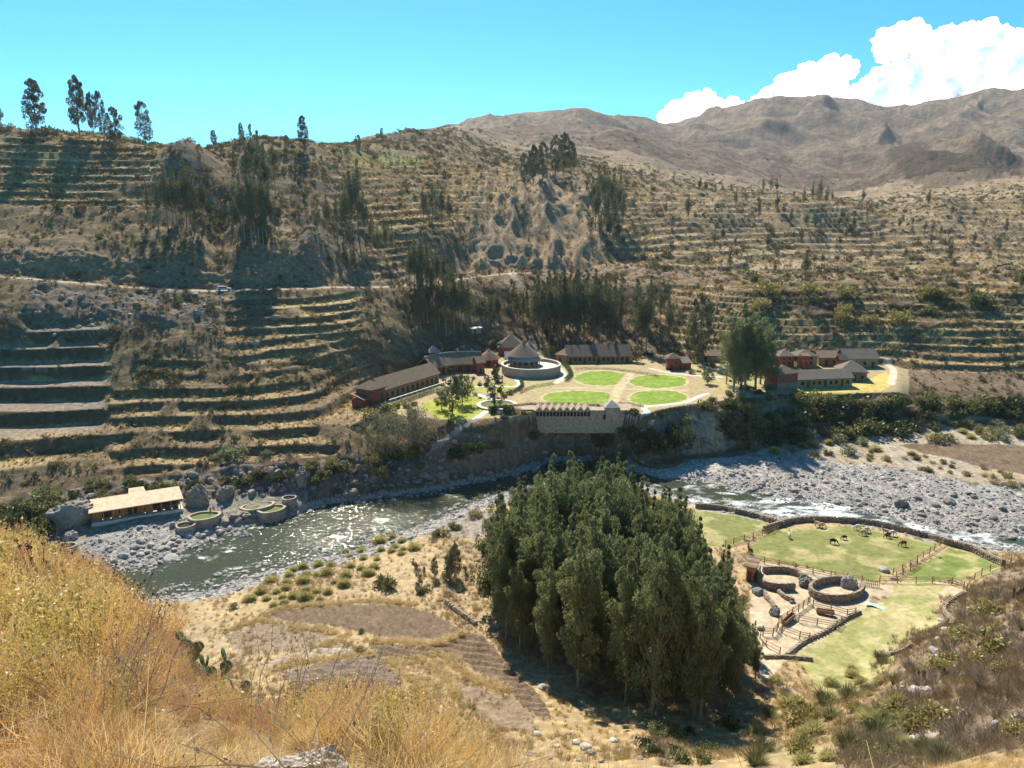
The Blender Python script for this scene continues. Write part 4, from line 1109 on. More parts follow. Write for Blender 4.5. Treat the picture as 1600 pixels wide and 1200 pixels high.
SHRUBS = [proto("shrub", shrub_mesh(i, 110, .34, M_SCRUB)) for i in range(3)] + [proto("shrub", shrub_mesh(10 + i, 110, .32, M_SCRUBG)) for i in range(3)] + [proto("shrub", shrub_mesh(20 + i, 90, .3, M_DRY)) for i in range(2)]
TUFTS_S = [proto("tuft", tuft_mesh(30 + i, 34, 1.0, .7, .13, M_STRAWL, base=.3)) for i in range(3)]

def hill_cover():
    hill = ramp(13.0, 13.2, 21.6, 22.2, SEG) * (CLS == K_HILL)
    clump = sstep(-.35, .35, fbm(GX / 11, GY / 11, 4, 301))
    tread_ = TA * ramp(-.1, .05, .66, .76, TF)
    riser_ = TA * sstep(.72, .8, TF)
    w = hill * (.18 + clump) * (1 - .93 * tread_) * (1 + 1.4 * riser_) * (1 - .93 * soil * np.clip(TA, 0, 1)) * (1 - .85 * gul)
    w *= 1 + 2.2 * gauss(330, 590, 190, 42) + 1.6 * gauss(230, 500, 110, 45) + .8 * gauss(1300, 470, 250, 30) + .8 * gauss(350, 350, 150, 60)
    w *= np.clip((170 / np.maximum(GY, 60)) ** .8, .15, 1.3) * (1 - .6 * ramp(950, 1050, 5000, 6000, PX) * sstep(18.8, 19.3, SEG))
    P = sample(w, 18000, 1)
    r = np.random.default_rng(2)
    s = np.clip(r.lognormal(-.30, .42, len(P)), .3, 2.4) * np.clip(P[:, 1] / 260, .85, 1.5)
    gz = fbm(P[:, 0] / 25, P[:, 1] / 25, 2, 303)
    k = np.where(r.random(len(P)) < .22, 6 + r.integers(0, 2, len(P)), np.where(gz + r.normal(size=len(P)) * .4 > .1, 3 + r.integers(0, 3, len(P)), r.integers(0, 3, len(P))))
    scatter("scrub", P, s, k, SHRUBS, seed=3)
    # straw on the terraces, brightest along their edges
    w = hill * (.22 + tread_ * 1.0 + 2.0 * TA * ramp(.5, .66, .74, .8, TF)) * (1 - soil) * (1 - .5 * clump) * np.clip((170 / np.maximum(GY, 60)) ** .8, .2, 1.3)
    w *= (SEG < 21.2) * (1 - .55 * ramp(950, 1050, 5000, 6000, PX) * sstep(18.8, 19.3, SEG))
    P = sample(w, 20000, 5)
    s = np.clip(r.lognormal(-.45, .35, len(P)), .3, 1.3) * np.clip(P[:, 1] / 260, .8, 1.4)
    scatter("dry_grass", P, s, r.integers(0, 3, len(P)), TUFTS_S, seed=6)
    # far hills: low scrub
    w = ((SEG > 21.2) & (SEG < 24.9)) * sstep(-.1, .5, fbm(GX / 45, GY / 45, 4, 305)) * np.clip(600 / np.maximum(GY, 60), .05, 1) ** 1.6
    P = sample(w, 9000, 7)
    s = np.clip(r.lognormal(.25, .4, len(P)), .6, 3.5)
    scatter("hill_scrub", P, s, r.integers(0, 6, len(P)), SHRUBS, seed=8)
hill_cover()

def bank_cover():
    r = np.random.default_rng(20)
    st = [proto("stone", ball(40 + i, 1, .3, .7)) for i in range(5)]
    for q in st: q.data.materials.append(M_STONE)
    edge = np.clip(1 - np.abs(SEG - 8.0) / .5, 0, 1) + np.clip(1 - np.abs(SEG - 10.0) / .5, 0, 1)
    w = (CLS == K_GRAV) * (.55 + .8 * edge) * (1 - .8 * sandbar) * (GY > 100) * (1 + .8 * n_b)
    P = sample(np.clip(w, 0, None), 15000, 21)
    s = np.clip(r.lognormal(-1.7, .55, len(P)), .09, .9)
    P[:, 2] += s * .15
    scatter("river_stones", P, s, r.integers(0, 5, len(P)), st, rot=np.stack([r.normal(size=len(P)) * .3, r.normal(size=len(P)) * .3, r.random(len(P)) * 6.3], 1))
    # stones in the shallows
    w = ((SEG > 8.0) & (SEG < 10.0)) * edge * (GY > 100)
    P = sample(w, 900, 22); P[:, 2] = WATER - .05
    s = np.clip(r.lognormal(-1.1, .5, len(P)), .15, .9)
    scatter("wet_stones", P, s, r.integers(0, 5, len(P)), st)
    # rocks of the cliff foot
    ed = [proto("rock", ball(60 + i, 2, .4, .8)) for i in range(4)]
    for q in ed: q.data.materials.append(M_EARTHST)
    w = riv * (SEG < 12.9) + scree * .35 + ((SEG > 10.6) & (SEG < 12.1) & (PX > 470) & (PX < 1010)) * 1.0
    P = sample(w, 1100, 23)
    s = np.clip(r.lognormal(-.85, .5, len(P)), .2, 1.5)
    scatter("cliff_rocks", P, s, r.integers(0, 4, len(P)), ed)
    # grass on the valley floor
    tf = [proto("tuft", tuft_mesh(70 + i, 40, .55, .5, .05, M_STRAWL, base=.25)) for i in range(3)]
    lowf = 1.0 * ((CLS == K_VALLEY) | ((CLS == K_SLOPE) & (GY > 60))) + (CLS == K_STUB) * .25
    w = lowf * np.clip((110 / np.maximum(GY, 40)) ** 1.2, .2, 2) * (.25 + sstep(-.3, .5, n_a)) * (SEG > 4.3)
    P = sample(w, 16000, 25)
    s = np.clip(r.lognormal(-.4, .35, len(P)), .3, 1.4)
    scatter("valley_grass", P, s, r.integers(0, 3, len(P)), tf)
    tw = [proto("tuft", tuft_mesh(1300 + i, 60, .6, .6, .035, M_DRY, base=.3, curve=.2)) for i in range(3)]
    w = brush * np.clip((90 / np.maximum(GY, 40)) ** 1.2, .2, 2) * (.15 + sstep(-.2, .4, n_a + .4 * n_b)) * (np.abs(GT) < .85)
    P = sample(w, 3800, 27)
    scatter("hill_brush", P, np.clip(r.lognormal(-.15, .4, len(P)), .35, 1.8), r.integers(0, 3, len(P)), tw)
    # straw borders between the fields
    tfb = [proto("tuft", tuft_mesh(75 + i, 70, .38, .75, .05, M_G0, base=.35, curve=.9)) for i in range(3)]
    rng_ = np.random.default_rng(28)
    pts = []
    for line, w_ in ((P6([(-160, 340), (0, 290), (60, 290), (110, 305)]), .7), (P6([(180, 315), (240, 325), (330, 330), (400, 350)]), .8), (P6([(470, 350), (420, 375), (370, 400), (330, 415)]), .8),
                     (P6([(120, 515), (250, 490), (400, 478), (520, 455), (600, 455)]), .9), (P6([(540, 395), (700, 390), (850, 400), (960, 380), (1030, 350)]), .8), (P6([(650, 480), (700, 520), (740, 560), (800, 610)]), 1.2),
                     (P6([(700, 500), (800, 490), (900, 458), (960, 470), (1010, 520), (1100, 580), (1200, 625), (1270, 645)]), 1.1), (P6([(880, 480), (920, 540), (980, 600), (1000, 660)]), 1.0), (P6([(760, 560), (850, 600), (930, 660)]), 1.0),
                     (P6([(40, 250), (200, 215), (420, 198), (600, 188), (800, 208)]), .7), (P6([(720, 390), (860, 405), (1000, 375)]), .6)):
        wp = [q for q in hits(curve_pts(line, 5), 60) if q]
        for a, b in zip(wp[:-1], wp[1:]):
            n = int((b - a).length * 9)
            for _ in range(n):
                q = a.lerp(b, random.random()); pts.append((q.x + rng_.normal() * w_ * .45, q.y + rng_.normal() * w_ * .45))
    pts = np.array(pts); Pz = grid_z(pts[:, 0], pts[:, 1])
    P = np.concatenate([pts, Pz[:, None]], 1)
    scatter("straw_borders", P, np.clip(r.lognormal(-.2, .3, len(P)), .4, 1.5), r.integers(0, 3, len(P)), tfb)
bank_cover()
# ------------------------------------------------------------------ buildings
class MB:
    """collects solids; build() links them as one mesh"""
    def __init__(self): self.v = []; self.f = []
    def poly(self, pts, faces):
        b = len(self.v); self.v += [tuple(p) for p in pts]; self.f += [tuple(b + i for i in f) for f in faces]
    def box(self, x0, x1, y0, y1, z0, z1):
        self.poly([(x0, y0, z0), (x1, y0, z0), (x1, y1, z0), (x0, y1, z0), (x0, y0, z1), (x1, y0, z1), (x1, y1, z1), (x0, y1, z1)],
                  [(0, 3, 2, 1), (4, 5, 6, 7), (0, 1, 5, 4), (1, 2, 6, 5), (2, 3, 7, 6), (3, 0, 4, 7)])
    def gable(self, x0, x1, y0, y1, z, h, over=.4, th=.22):
        """roof slabs with the ridge along x"""
        ym = (y0 + y1) / 2
        for s, ya in ((-1, y0 - over), (1, y1 + over)):
            dz = -h * over / ((y1 - y0) / 2)
            a, b = x0 - over, x1 + over
            q = [(a, ya, z + dz), (b, ya, z + dz), (b, ym, z + h), (a, ym, z + h)]
            n = [(p[0], p[1], p[2] + th) for p in q]
            self.poly(q + n, [(0, 3, 2, 1), (4, 5, 6, 7), (0, 1, 5, 4), (1, 2, 6, 5), (2, 3, 7, 6), (3, 0, 4, 7)])
    def hip(self, x0, x1, y0, y1, z, h, over=.45, th=.2, ridge=None):
        x0 -= over; x1 += over; y0 -= over; y1 += over
        ym = (y0 + y1) / 2; r = min((y1 - y0) / 2, (x1 - x0) / 2) if ridge is None else ridge
        a, b = (x0 + r, ym, z + h), (x1 - r - .01, ym, z + h)
        p = [(x0, y0, z), (x1, y0, z), (x1, y1, z), (x0, y1, z)]
        pl = [(q[0], q[1], q[2] - th) for q in p]
        self.poly(p + [a, b] + pl, [(0, 1, 5, 4), (1, 2, 5), (2, 3, 4, 5), (3, 0, 4), (6, 9, 8, 7), (0, 6, 7, 1), (1, 7, 8, 2), (2, 8, 9, 3), (3, 9, 6, 0)])
    def cone(self, c, r0, r1, z0, z1, n=20, caps=True):
        p = [(c[0] + r0 * math.cos(2 * PI * i / n), c[1] + r0 * math.sin(2 * PI * i / n), z0) for i in range(n)] + [(c[0] + r1 * math.cos(2 * PI * i / n), c[1] + r1 * math.sin(2 * PI * i / n), z1) for i in range(n)]
        f = [(i, (i + 1) % n, n + (i + 1) % n, n + i) for i in range(n)]
        if caps: f += [tuple(range(n - 1, -1, -1)), tuple(range(n, 2 * n))]
        self.poly(p, f)
    def ring(self, c, ro, ri, z0, z1, n=24, a0=0, a1=2 * PI, wob=0):
        k = n + 1
        p = []
        for i in range(k):
            a = a0 + (a1 - a0) * i / n
            w = 1 + wob * math.sin(3 * a + 1) + wob * .6 * math.sin(5 * a)
            for r, z in ((ro, z0), (ro, z1), (ri, z1), (ri, z0)):
                p.append((c[0] + r * w * math.cos(a), c[1] + r * w * math.sin(a), z))
        f = []
        for i in range(n):
            b = i * 4
            for e in range(4):
                f.append((b + e, b + 4 + e, b + 4 + (e + 1) % 4, b + (e + 1) % 4))
        f += [(0, 1, 2, 3), (n * 4 + 3, n * 4 + 2, n * 4 + 1, n * 4)]
        self.poly(p, f)
    def tube(self, path, sides=6):
        V, Fq = tubes([path], sides); b = len(self.v)
        self.v += [tuple(v) for v in V]; self.f += [tuple(int(q) + b for q in f) for f in Fq]
    def mesh(self, name, m, smooth=False):
        me = bpy.data.meshes.new(name); me.from_pydata(self.v, [], self.f)
        bm = bmesh.new(); bm.from_mesh(me); bmesh.ops.recalc_face_normals(bm, faces=bm.faces); bm.to_mesh(me); bm.free()
        me.materials.append(m)
        if smooth:
            for p in me.polygons: p.use_smooth = True
        return me
    def build(self, name, m, parent=None, smooth=False):
        return link(bpy.data.objects.new(name, self.mesh(name, m, smooth)), parent)
def empty(name, loc, rz, label, cat, group=None):
    o = bpy.data.objects.new(name, None); o.empty_display_size = 1
    o.location = loc; o.rotation_euler = (0, 0, rz); link(o)
    return set_props(o, label, cat, group)

M_RED = plain_mat("red_plaster", (.29, .075, .055), .9, 1.2, .25, .3, .03)
M_OCHRE = plain_mat("ochre_adobe", (.33, .22, .12), .95, 1.5, .25, .4, .04)
M_STONEW = plain_mat("stone_masonry", (.25, .185, .125), .95, 1.6, .6, .8, .08)
M_STONEG = plain_mat("grey_masonry", (.37, .31, .245), .95, 2.0, .4, .8, .08)
M_DRYST = plain_mat("dry_stone", (.30, .245, .19), .95, 1.8, .5, .8, .08)
M_WOODD = plain_mat("dark_wood", (.10, .06, .035), .8, 4, .3, .2, .01)
M_WOOD = plain_mat("orange_wood", (.42, .20, .075), .8, 4, .3, .2, .01)
M_FENCE = plain_mat("weathered_wood", (.30, .21, .125), .85, 5, .35, .2, .01)
M_DARK = plain_mat("dark_opening", (.025, .022, .02), .6, 3, .2, 0)
M_WHITE = plain_mat("white_paint", (.72, .71, .68), .7, 3, .1, 0)
M_PAVE = plain_mat("pale_paving", (.55, .52, .46), .9, 1.5, .2, .2, .02)
def roof_mat(name, c, band, ang=0.0):
    """thatch or tiles: courses along the slope"""
    m, nt, b = mat(name)
    n1 = noise_col(nt, .9, 8, .75)
    tc = nn(nt, "ShaderNodeTexCoord"); w = nn(nt, "ShaderNodeTexWave"); w.bands_direction = 'Z'; w.inputs['Scale'].default_value = band; w.inputs['Distortion'].default_value = 1.2; w.inputs['Detail'].default_value = 3
    nt.links.new(tc.outputs['Object'], w.inputs['Vector'])
    mu = nn(nt, "ShaderNodeMath", operation='MULTIPLY_ADD'); mu.inputs[1].default_value = .5
    nt.links.new(w.outputs['Fac'], mu.inputs[0]); nt.links.new(n1.outputs[0], mu.inputs[2])
    mr = nn(nt, "ShaderNodeMapRange"); mr.inputs[1].default_value = .25; mr.inputs[2].default_value = 1.1; mr.inputs[3].default_value = .4; mr.inputs[4].default_value = 1.65
    nt.links.new(mu.outputs[0], mr.inputs[0])
    mx = nn(nt, "ShaderNodeVectorMath", operation='SCALE'); mx.inputs[0].default_value = c
    nt.links.new(mr.outputs[0], mx.inputs['Scale']); nt.links.new(mx.outputs[0], b.inputs['Base Color'])
    b.inputs['Roughness'].default_value = .9; b.inputs['Specular IOR Level'].default_value = .15
    bp = nn(nt, "ShaderNodeBump"); bp.inputs['Strength'].default_value = .7; bp.inputs['Distance'].default_value = .1
    nt.links.new(mu.outputs[0], bp.inputs['Height']); nt.links.new(bp.outputs[0], b.inputs['Normal'])
    return m
M_THATCH = roof_mat("grey_thatch", (.13, .105, .085), 1.6)
M_THATCHB = roof_mat("brown_thatch", (.20, .145, .10), 1.6)
M_THATCHL = roof_mat("pale_thatch", (.30, .28, .25), 1.6)
M_TILE = roof_mat("grey_tiles", (.16, .135, .115), 3.0)
M_CANE = roof_mat("tan_cane_roof", (.58, .47, .32), 4.0)

def rect_of(A, B):
    """frame of a house from its two front corners on the ground"""
    d = Vector((B.x - A.x, B.y - A.y, 0)); L = d.length
    return math.atan2(d.y, d.x), L
def house(label, A, B, depth, wh, roof, rh, mwall, mroof, cat='building', name='lodge_house', openings=(), base=None, group=None, over=.45, plinth=None):
    """A, B: front corners as place points; openings: (kind, x, z0, width, height) on the front"""
    rz, L = rect_of(A, B)
    z0 = min(A.z, B.z) if base is None else base
    root = empty(name, Vector((A.x, A.y, z0)), rz, label, cat, group)
    w = MB(); w.box(0, L, 0, depth, -2.0, wh)
    if roof == 'gable':
        for x in (.02, L - .02 - .3):
            w.poly([(x, 0.02, wh), (x, depth - .02, wh), (x, depth / 2, wh + rh - .05), (x + .3, .02, wh), (x + .3, depth - .02, wh), (x + .3, depth / 2, wh + rh - .05)], [(0, 1, 2), (3, 5, 4), (0, 3, 4, 1), (1, 4, 5, 2), (2, 5, 3, 0)])
    w.build('wall', mwall, root)
    r = MB()
    if roof == 'gable': r.gable(0, L, 0, depth, wh, rh, over)
    elif roof == 'hip': r.hip(0, L, 0, depth, wh + .15, rh, over)
    elif roof == 'pyramid': r.hip(0, L, 0, depth, wh + .15, rh, over, ridge=(L / 2 + over - .01))
    elif roof == 'flat': r.box(-.15, L + .15, -.15, depth + .15, wh + .003, wh + .25)
    elif roof == 'shed':
        r.poly([(-over, -over, wh), (L + over, -over, wh), (L + over, depth + over, wh + rh), (-over, depth + over, wh + rh), (-over, -over, wh + .2), (L + over, -over, wh + .2), (L + over, depth + over, wh + rh + .2), (-over, depth + over, wh + rh + .2)],
               [(0, 3, 2, 1), (4, 5, 6, 7), (0, 1, 5, 4), (1, 2, 6, 5), (2, 3, 7, 6), (3, 0, 4, 7)])
    r.build('roof', mroof, root)
    if plinth:
        p = MB(); p.box(-.12, L + .12, -.12, depth + .12, -2.0, plinth); p.build('plinth', M_STONEW, root)
    for kind, x, zz, ww, hh in openings:
        o = MB(); o.box(x - ww / 2, x + ww / 2, -.06, .10, zz, zz + hh)
        part = o.build('door' if kind == 'd' else 'window', M_WOODD if kind == 'd' else M_DARK, root)
        fr = MB()
        for a, b, c, d in ((x - ww / 2 - .12, x - ww / 2, zz, zz + hh), (x + ww / 2, x + ww / 2 + .12, zz, zz + hh), (x - ww / 2 - .12, x + ww / 2 + .12, zz + hh, zz + hh + .14)):
            fr.box(a, b, -.10, .08, c, d)
        fr.build('frame', M_OCHRE if mwall is not M_OCHRE else M_WOOD, part)
    return root
def G(px, py): return hit(px, py, 150)
def off(P, dx=0, dy=0, dz=0): return Vector((P.x + dx, P.y + dy, P.z + dz))

# long red wing at the left with its corner tower
A, B = G(600, 626), G(686, 598)
rz, L = rect_of(A, B)
zb = (A.z + B.z) / 2 - .2
house('long lodge wing with brown roof and a row of dark doors above the lawn', A, B, 6.5, 3.3, 'gable', 2.6, M_OCHRE, M_THATCHB, base=zb, name='lodge_wing',
      openings=[('d' if i % 2 == 0 else 'w', L * (i + .6) / 11.2, .1 if i % 2 == 0 else .9, 1.0, 2.2 if i % 2 == 0 else 1.3) for i in range(11)])
dx = Vector((math.cos(rz), math.sin(rz), 0)); dy = Vector((-math.sin(rz), math.cos(rz), 0))
T0 = A - dx * 5.6 - dy * .6
house('red corner tower with a grey pyramid roof at the end of the long wing', T0, A - dx * .15 - dy * .6, 5.6, 4.6, 'pyramid', 2.0, M_RED, M_THATCH, base=zb - .4, name='red_tower', cat='tower',
      openings=[('w', 3.9, 1.0, .8, 2.4)])
house('low red annex with a sloping roof beside the corner tower', T0 - dx * 1.9 + dy * 1.0, T0 - dx * .2 + dy * 1.0, 4.5, 2.4, 'shed', 1.2, M_RED, M_THATCHB, base=zb - .6, name='red_annex', openings=[('w', .85, .8, .5, .8)])
tw = empty('terrace_wall', A - dx * .5 - dy * 2.6 + Vector((0, 0, zb - A.z)), rz, 'low stone terrace wall with white posts in front of the long wing', 'terrace wall')
m = MB(); m.box(0, L + 1, 0, .5, -2.5, .15); m.build('stone_base', M_STONEW, tw)
m = MB(); m.box(-.05, L + 1.05, .12, .38, .75, .87); m.build('rail', M_WHITE, tw)
for i in range(12):
    m = MB(); x = i * (L + .6) / 11 + .2; m.box(x - .14, x + .14, .08, .42, .15, .75); m.build('post', M_WHITE, tw)

# curved wing
def curved_wing():
    pts = [hit(x, y, 170) for x, y in curve_pts([(676, 590), (690, 585), (708, 582), (728, 581), (750, 581)], 3)]
    zb = min(p.z for p in pts)
    root = empty('curved_wing', Vector((pts[0].x, pts[0].y, zb)), 0, 'curved lodge wing with a bowed thatched roof and red end wall', 'building')
    n = len(pts)
    def fr(i):
        a, b = pts[max(i - 1, 0)], pts[min(i + 1, n - 1)]
        d = Vector((b.x - a.x, b.y - a.y, 0)).normalized(); return Vector((-d.y, d.x, 0))
    def at(i, y, z): q = pts[i] - pts[0] + fr(i) * y; return (q.x, q.y, z)
    w, r = MB(), MB()
    dep, wh, rh = 6.0, 3.2, 2.9
    for mb, prof in ((w, [(0, -1.5), (0, wh), (dep, wh), (dep, -1.5)]), (r, [(-.9, wh - .5), (dep / 2, wh + rh), (dep + .7, wh - .5), (dep + .7, wh - .75), (dep / 2, wh + rh - .3), (-.9, wh - .75)])):
        k = len(prof)
        p = [at(i, y, z) for i in range(n) for y, z in prof]
        f = [(i * k + e, (i + 1) * k + e, (i + 1) * k + (e + 1) % k, i * k + (e + 1) % k) for i in range(n - 1) for e in range(k)]
        f += [tuple(range(k)), tuple((n - 1) * k + e for e in range(k - 1, -1, -1))]
        mb.poly(p, f)
    w.build('wall', M_RED, root); r.build('roof', M_THATCHB, root)
    ri = MB(); ri.tube([((*at(i, dep / 2, wh + rh)[:2], wh + rh), .2) for i in range(n)]); ri.build('ridge', M_THATCHL, root)
    for i in range(1, n - 1, 2):
        a = Vector(at(i, -.05, 0)); b = Vector(at(i + 1, -.05, 0)); d = (b - a).normalized()
        o = MB(); nrm = fr(i)
        q0, q1 = a + d * .3, a + d * 1.4
        o.poly([tuple(q0), tuple(q1), (q1.x, q1.y, 2.2), (q0.x, q0.y, 2.2)] + [tuple(q0 + nrm * .2), tuple(q1 + nrm * .2), (q1.x + nrm.x * .2, q1.y + nrm.y * .2, 2.2), (q0.x + nrm.x * .2, q0.y + nrm.y * .2, 2.2)],
               [(0, 1, 2, 3), (4, 7, 6, 5), (0, 4, 5, 1), (1, 5, 6, 2), (2, 6, 7, 3), (3, 7, 4, 0)])
        o.build('door', M_WOODD, root)
curved_wing()
house('stub gable wall in red where the curved wing meets the restaurant', G(746, 584), G(757, 583), 4.0, 3.6, 'gable', 1.4, M_RED, M_THATCHB, name='red_gable_house', openings=[('d', 1.1, 0, .9, 2.0)])

def round_hut(label, P, r, wh, rh, mroof, mwall, name='thatched_hut', sides=20, tiers=1):
    root = empty(name, P, random.random(), label, 'hut')
    w = MB(); w.cone((0, 0), r * .86, r * .86, -1.5, wh, sides); w.build('wall', mwall, root)
    rf = MB(); rf.cone((0, 0), r * 1.08, r * .55, wh - .35, wh + rh * .5, sides); rf.cone((0, 0), r * .56, .18, wh + rh * .48, wh + rh, sides)
    rf.build('roof', mroof, root)
    cpp = MB(); cpp.cone((0, 0), .5, .12, wh + rh - .25, wh + rh + .35, 10); cpp.build('roof_cap', M_THATCHL, root)
    d = MB()
    a = -PI / 2 - root.rotation_euler.z
    c, s = math.cos(a), math.sin(a)
    q = [(r * .875 * c - s * e, r * .875 * s + c * e, z) for z in (0, 1.9) for e in (-.5, .5)]
    q2 = [(x * .93, y * .93, z) for x, y, z in q]
    d.poly(q + q2, [(0, 1, 3, 2), (4, 6, 7, 5), (0, 2, 6, 4), (1, 5, 7, 3), (2, 3, 7, 6), (0, 4, 5, 1)])
    d.build('door', M_WOODD, root)
    return root
round_hut('round hut with a pale brown thatched cone roof beside the restaurant', G(764, 570), 3.6, 2.6, 2.6, M_THATCHB, M_RED)
round_hut('small round hut with dark thatch left of the pale thatched hut', G(737, 566), 2.6, 2.2, 2.2, M_THATCH, M_RED)
round_hut('hut with a light grey pointed thatch at the edge of the wood', G(827, 556), 2.8, 2.6, 2.6, M_THATCHL, M_RED, sides=6)
round_hut('little hut with low grey thatch among the trees above the curved wing', G(677, 556), 2.4, 1.8, 1.6, M_THATCHL, M_RED)
house('large hall with a steep dark thatched roof behind the restaurant', G(779, 556), G(818, 556), 9, 2.8, 'hip', 4.2, M_RED, M_THATCH, name='thatched_hall', openings=[('d', 4, 0, 1.2, 2.1), ('w', 6.5, .9, .9, 1.0)])
house('small red gabled house before the steep dark hall', G(790, 570), G(803, 570), 4, 2.4, 'gable', 1.6, M_RED, M_THATCHL, name='red_gable_house', openings=[('w', 1.5, .8, .8, 1.0)])
house('dark roofed house in the trees left of the thatched huts', G(723, 563), G(744, 561), 6, 2.6, 'hip', 2.2, M_OCHRE, M_THATCH, name='lodge_house', openings=[('d', 1.6, 0, .9, 2.0)])
house('small shed with a pale roof among the trees above the lodge path', G(738, 521), G(752, 521), 3.5, 2.0, 'shed', .5, M_STONEG, M_PAVE, name='shed', openings=[('d', 1.2, 0, .8, 1.7)])
# restaurant on its round terrace
R0 = G(830, 584); R0 = Vector((R0.x, R0.y + 2.0, -54.2))
rt = empty('round_terrace', R0, 0, 'round stone terrace wall carrying the restaurant with a pale paved floor', 'terrace')
m = MB(); m.ring((0, 0), 9.4, 8.9, -1.5, 3.0, 40); m.build('stone_wall', M_STONEG, rt)
m = MB(); m.cone((0, 0), 8.9, 8.9, -.5, 2.2, 40); m.build('paved_floor', M_PAVE, rt)
m = MB(); m.ring((0, 0), 9.5, 8.85, 3.004, 3.14, 40); m.build('coping', M_PAVE, rt)
rs = empty('restaurant', R0 + Vector((-2.2, 2.0, 2.2)), 0, 'round restaurant under a dark pointed thatched roof with a pale lower skirt', 'restaurant')
m = MB(); m.cone((0, 0), 4.6, 4.6, 0, 2.3, 24); m.build('wall', M_OCHRE, rs)
m = MB(); m.cone((0, 0), 5.6, 3.9, 2.0, 3.3, 28); m.build('skirt_roof', M_THATCHL, rs)
m = MB(); m.cone((-.3, .8), 5.4, .2, 3.2, 7.2, 28); m.build('roof', M_THATCH, rs)
m = MB(); m.cone((-.3, .8), .45, .1, 7.0, 7.8, 10); m.build('roof_cap', M_THATCHL, rs)
for i in range(9):
    a = PI + .35 + i * .3
    m = MB(); x, y = 5.2 * math.cos(a), 5.2 * math.sin(a); m.cone((x, y), .12, .12, 0, 2.15, 6); m.build('column', M_WOODD, rs)
for i in range(5):
    a = PI + .75 + i * .42
    m = MB(); m.ring((0, 0), 4.66, 4.5, .7, 1.8, 3, a, a + .22); m.build('window', M_DARK, rs)
# lodge row
A, B = G(886, 568), G(985, 567)
rz, L = rect_of(A, B)
house('long low lodge row with a dark roof in front of the wood', A, B, 7, 2.6, 'gable', 2.9, M_OCHRE, M_THATCH, name='lodge_row', openings=[('d' if i % 3 == 0 else 'w', 1.2 + i * (L - 2.4) / 12, 0 if i % 3 == 0 else .8, 1.0, 2.0 if i % 3 == 0 else 1.2) for i in range(13)])
house('ochre end pavilion of the dark roofed lodge row', G(869, 566), G(885.3, 568), 5.5, 2.6, 'hip', 2.0, M_OCHRE, M_THATCHB, name='pavilion', openings=[('d', 1.5, 0, 1.0, 2.0)])
# small red tower
A, B = G(1043, 578), G(1062, 578)
house('small square red tower with a grey pyramid roof beyond the oval lawns', A, B, 4, 3.7, 'pyramid', 1.5, M_RED, M_THATCH, name='red_tower', cat='tower', openings=[('w', 2.6, 2.2, .6, .7), ('d', 1.2, 0, .9, 1.9)])
house('dark lean-to joined to the small square red tower', off(B, .3, .5), off(G(1080, 577), 0, .3), 4, 2.0, 'shed', 1.2, M_RED, M_THATCH, name='lean_to', openings=[('d', 1.4, 0, 1.0, 1.7)])
house('long brown wall and roof showing between the trees behind the red tower', G(1088, 565), G(1126, 566), 5, 2.2, 'gable', 1.3, M_OCHRE, M_THATCHB, name='lodge_house', openings=[('d', 3, 0, .9, 1.8)])
# compound at the right
for a, b, y, lab in ((1217, 1240, 574, 'two storey red house of the compound next to the tall trees'), (1245, 1276, 574, 'two storey red and ochre house in the middle of the compound')):
    A, B = G(a, y), G(b, y)
    rz, L = rect_of(A, B)
    house(lab, A, B, 6, 3.7, 'hip', 1.7, M_RED if a < 1240 else M_OCHRE, M_THATCH, name='red_house', openings=[('d', L * .3, 0, .9, 2.0), ('w', L * .7, .9, .8, 1.0), ('w', L * .3, 2.6, .8, .9), ('w', L * .7, 2.6, .8, .9)])
house('red stair tower between the two storey houses of the compound', G(1254, 577), G(1263, 577), 2.0, 4.3, 'shed', .5, M_RED, M_THATCH, name='stair_tower', cat='tower', openings=[('w', .9, 1.6, .5, 1.2)])
house('low connecting house with a brown ridge roof in the compound', G(1279, 571), G(1316, 571), 6, 2.7, 'gable', 1.6, M_OCHRE, M_THATCHB, name='lodge_house', openings=[('d', 2.5, 0, .9, 1.9), ('w', 5, .8, .8, 1.0)])
A, B = G(1320, 575), G(1371, 574); rz, L = rect_of(A, B)
house('large ochre house with a grey tiled gable roof and red end wall', A, B, 7, 3.1, 'gable', 2.5, M_OCHRE, M_TILE, name='tiled_house', openings=[('w', L * .3, .9, .9, 1.1), ('w', L * .6, .9, .9, 1.1), ('d', L * .85, 0, .9, 2.0)])
house('red porch on the end of the tiled house', G(1312, 577), G(1321, 577), 3, 3.3, 'gable', 1.2, M_RED, M_THATCH, name='porch', openings=[('d', .9, 0, .9, 2.0)])
house('house with a grey hipped roof on the yellow lawn of the compound', G(1311, 594), G(1354, 596), 7.5, 2.7, 'hip', 2.9, M_STONEW, M_TILE, name='hip_roof_house', openings=[('d', 4.4, 0, 1.0, 2.0), ('w', 6.6, .8, .9, 1.0)])
A, B = G(1246, 607), G(1331, 604); rz, L = rect_of(A, B)
house('long ochre lodge house with dark windows behind the yellow lawn by the cliff', A, B, 6.5, 2.8, 'gable', 1.9, M_OCHRE, M_TILE, name='lodge_house', openings=[('d' if i % 3 == 1 else 'w', 1.5 + i * (L - 3) / 8, .3 if i % 3 == 1 else 1.0, .9, 2.0 if i % 3 == 1 else 1.1) for i in range(9)])
A2 = G(1214, 610)
house('red corner tower on a stone base at the cliff end of the long ochre house', A2, off(A, -.4, -.6), 5.5, 4.6, 'pyramid', 2.2, M_RED, M_THATCHB, base=A2.z, name='red_tower', cat='tower', plinth=1.9, openings=[('w', 2.0, 2.6, .8, 1.0)])
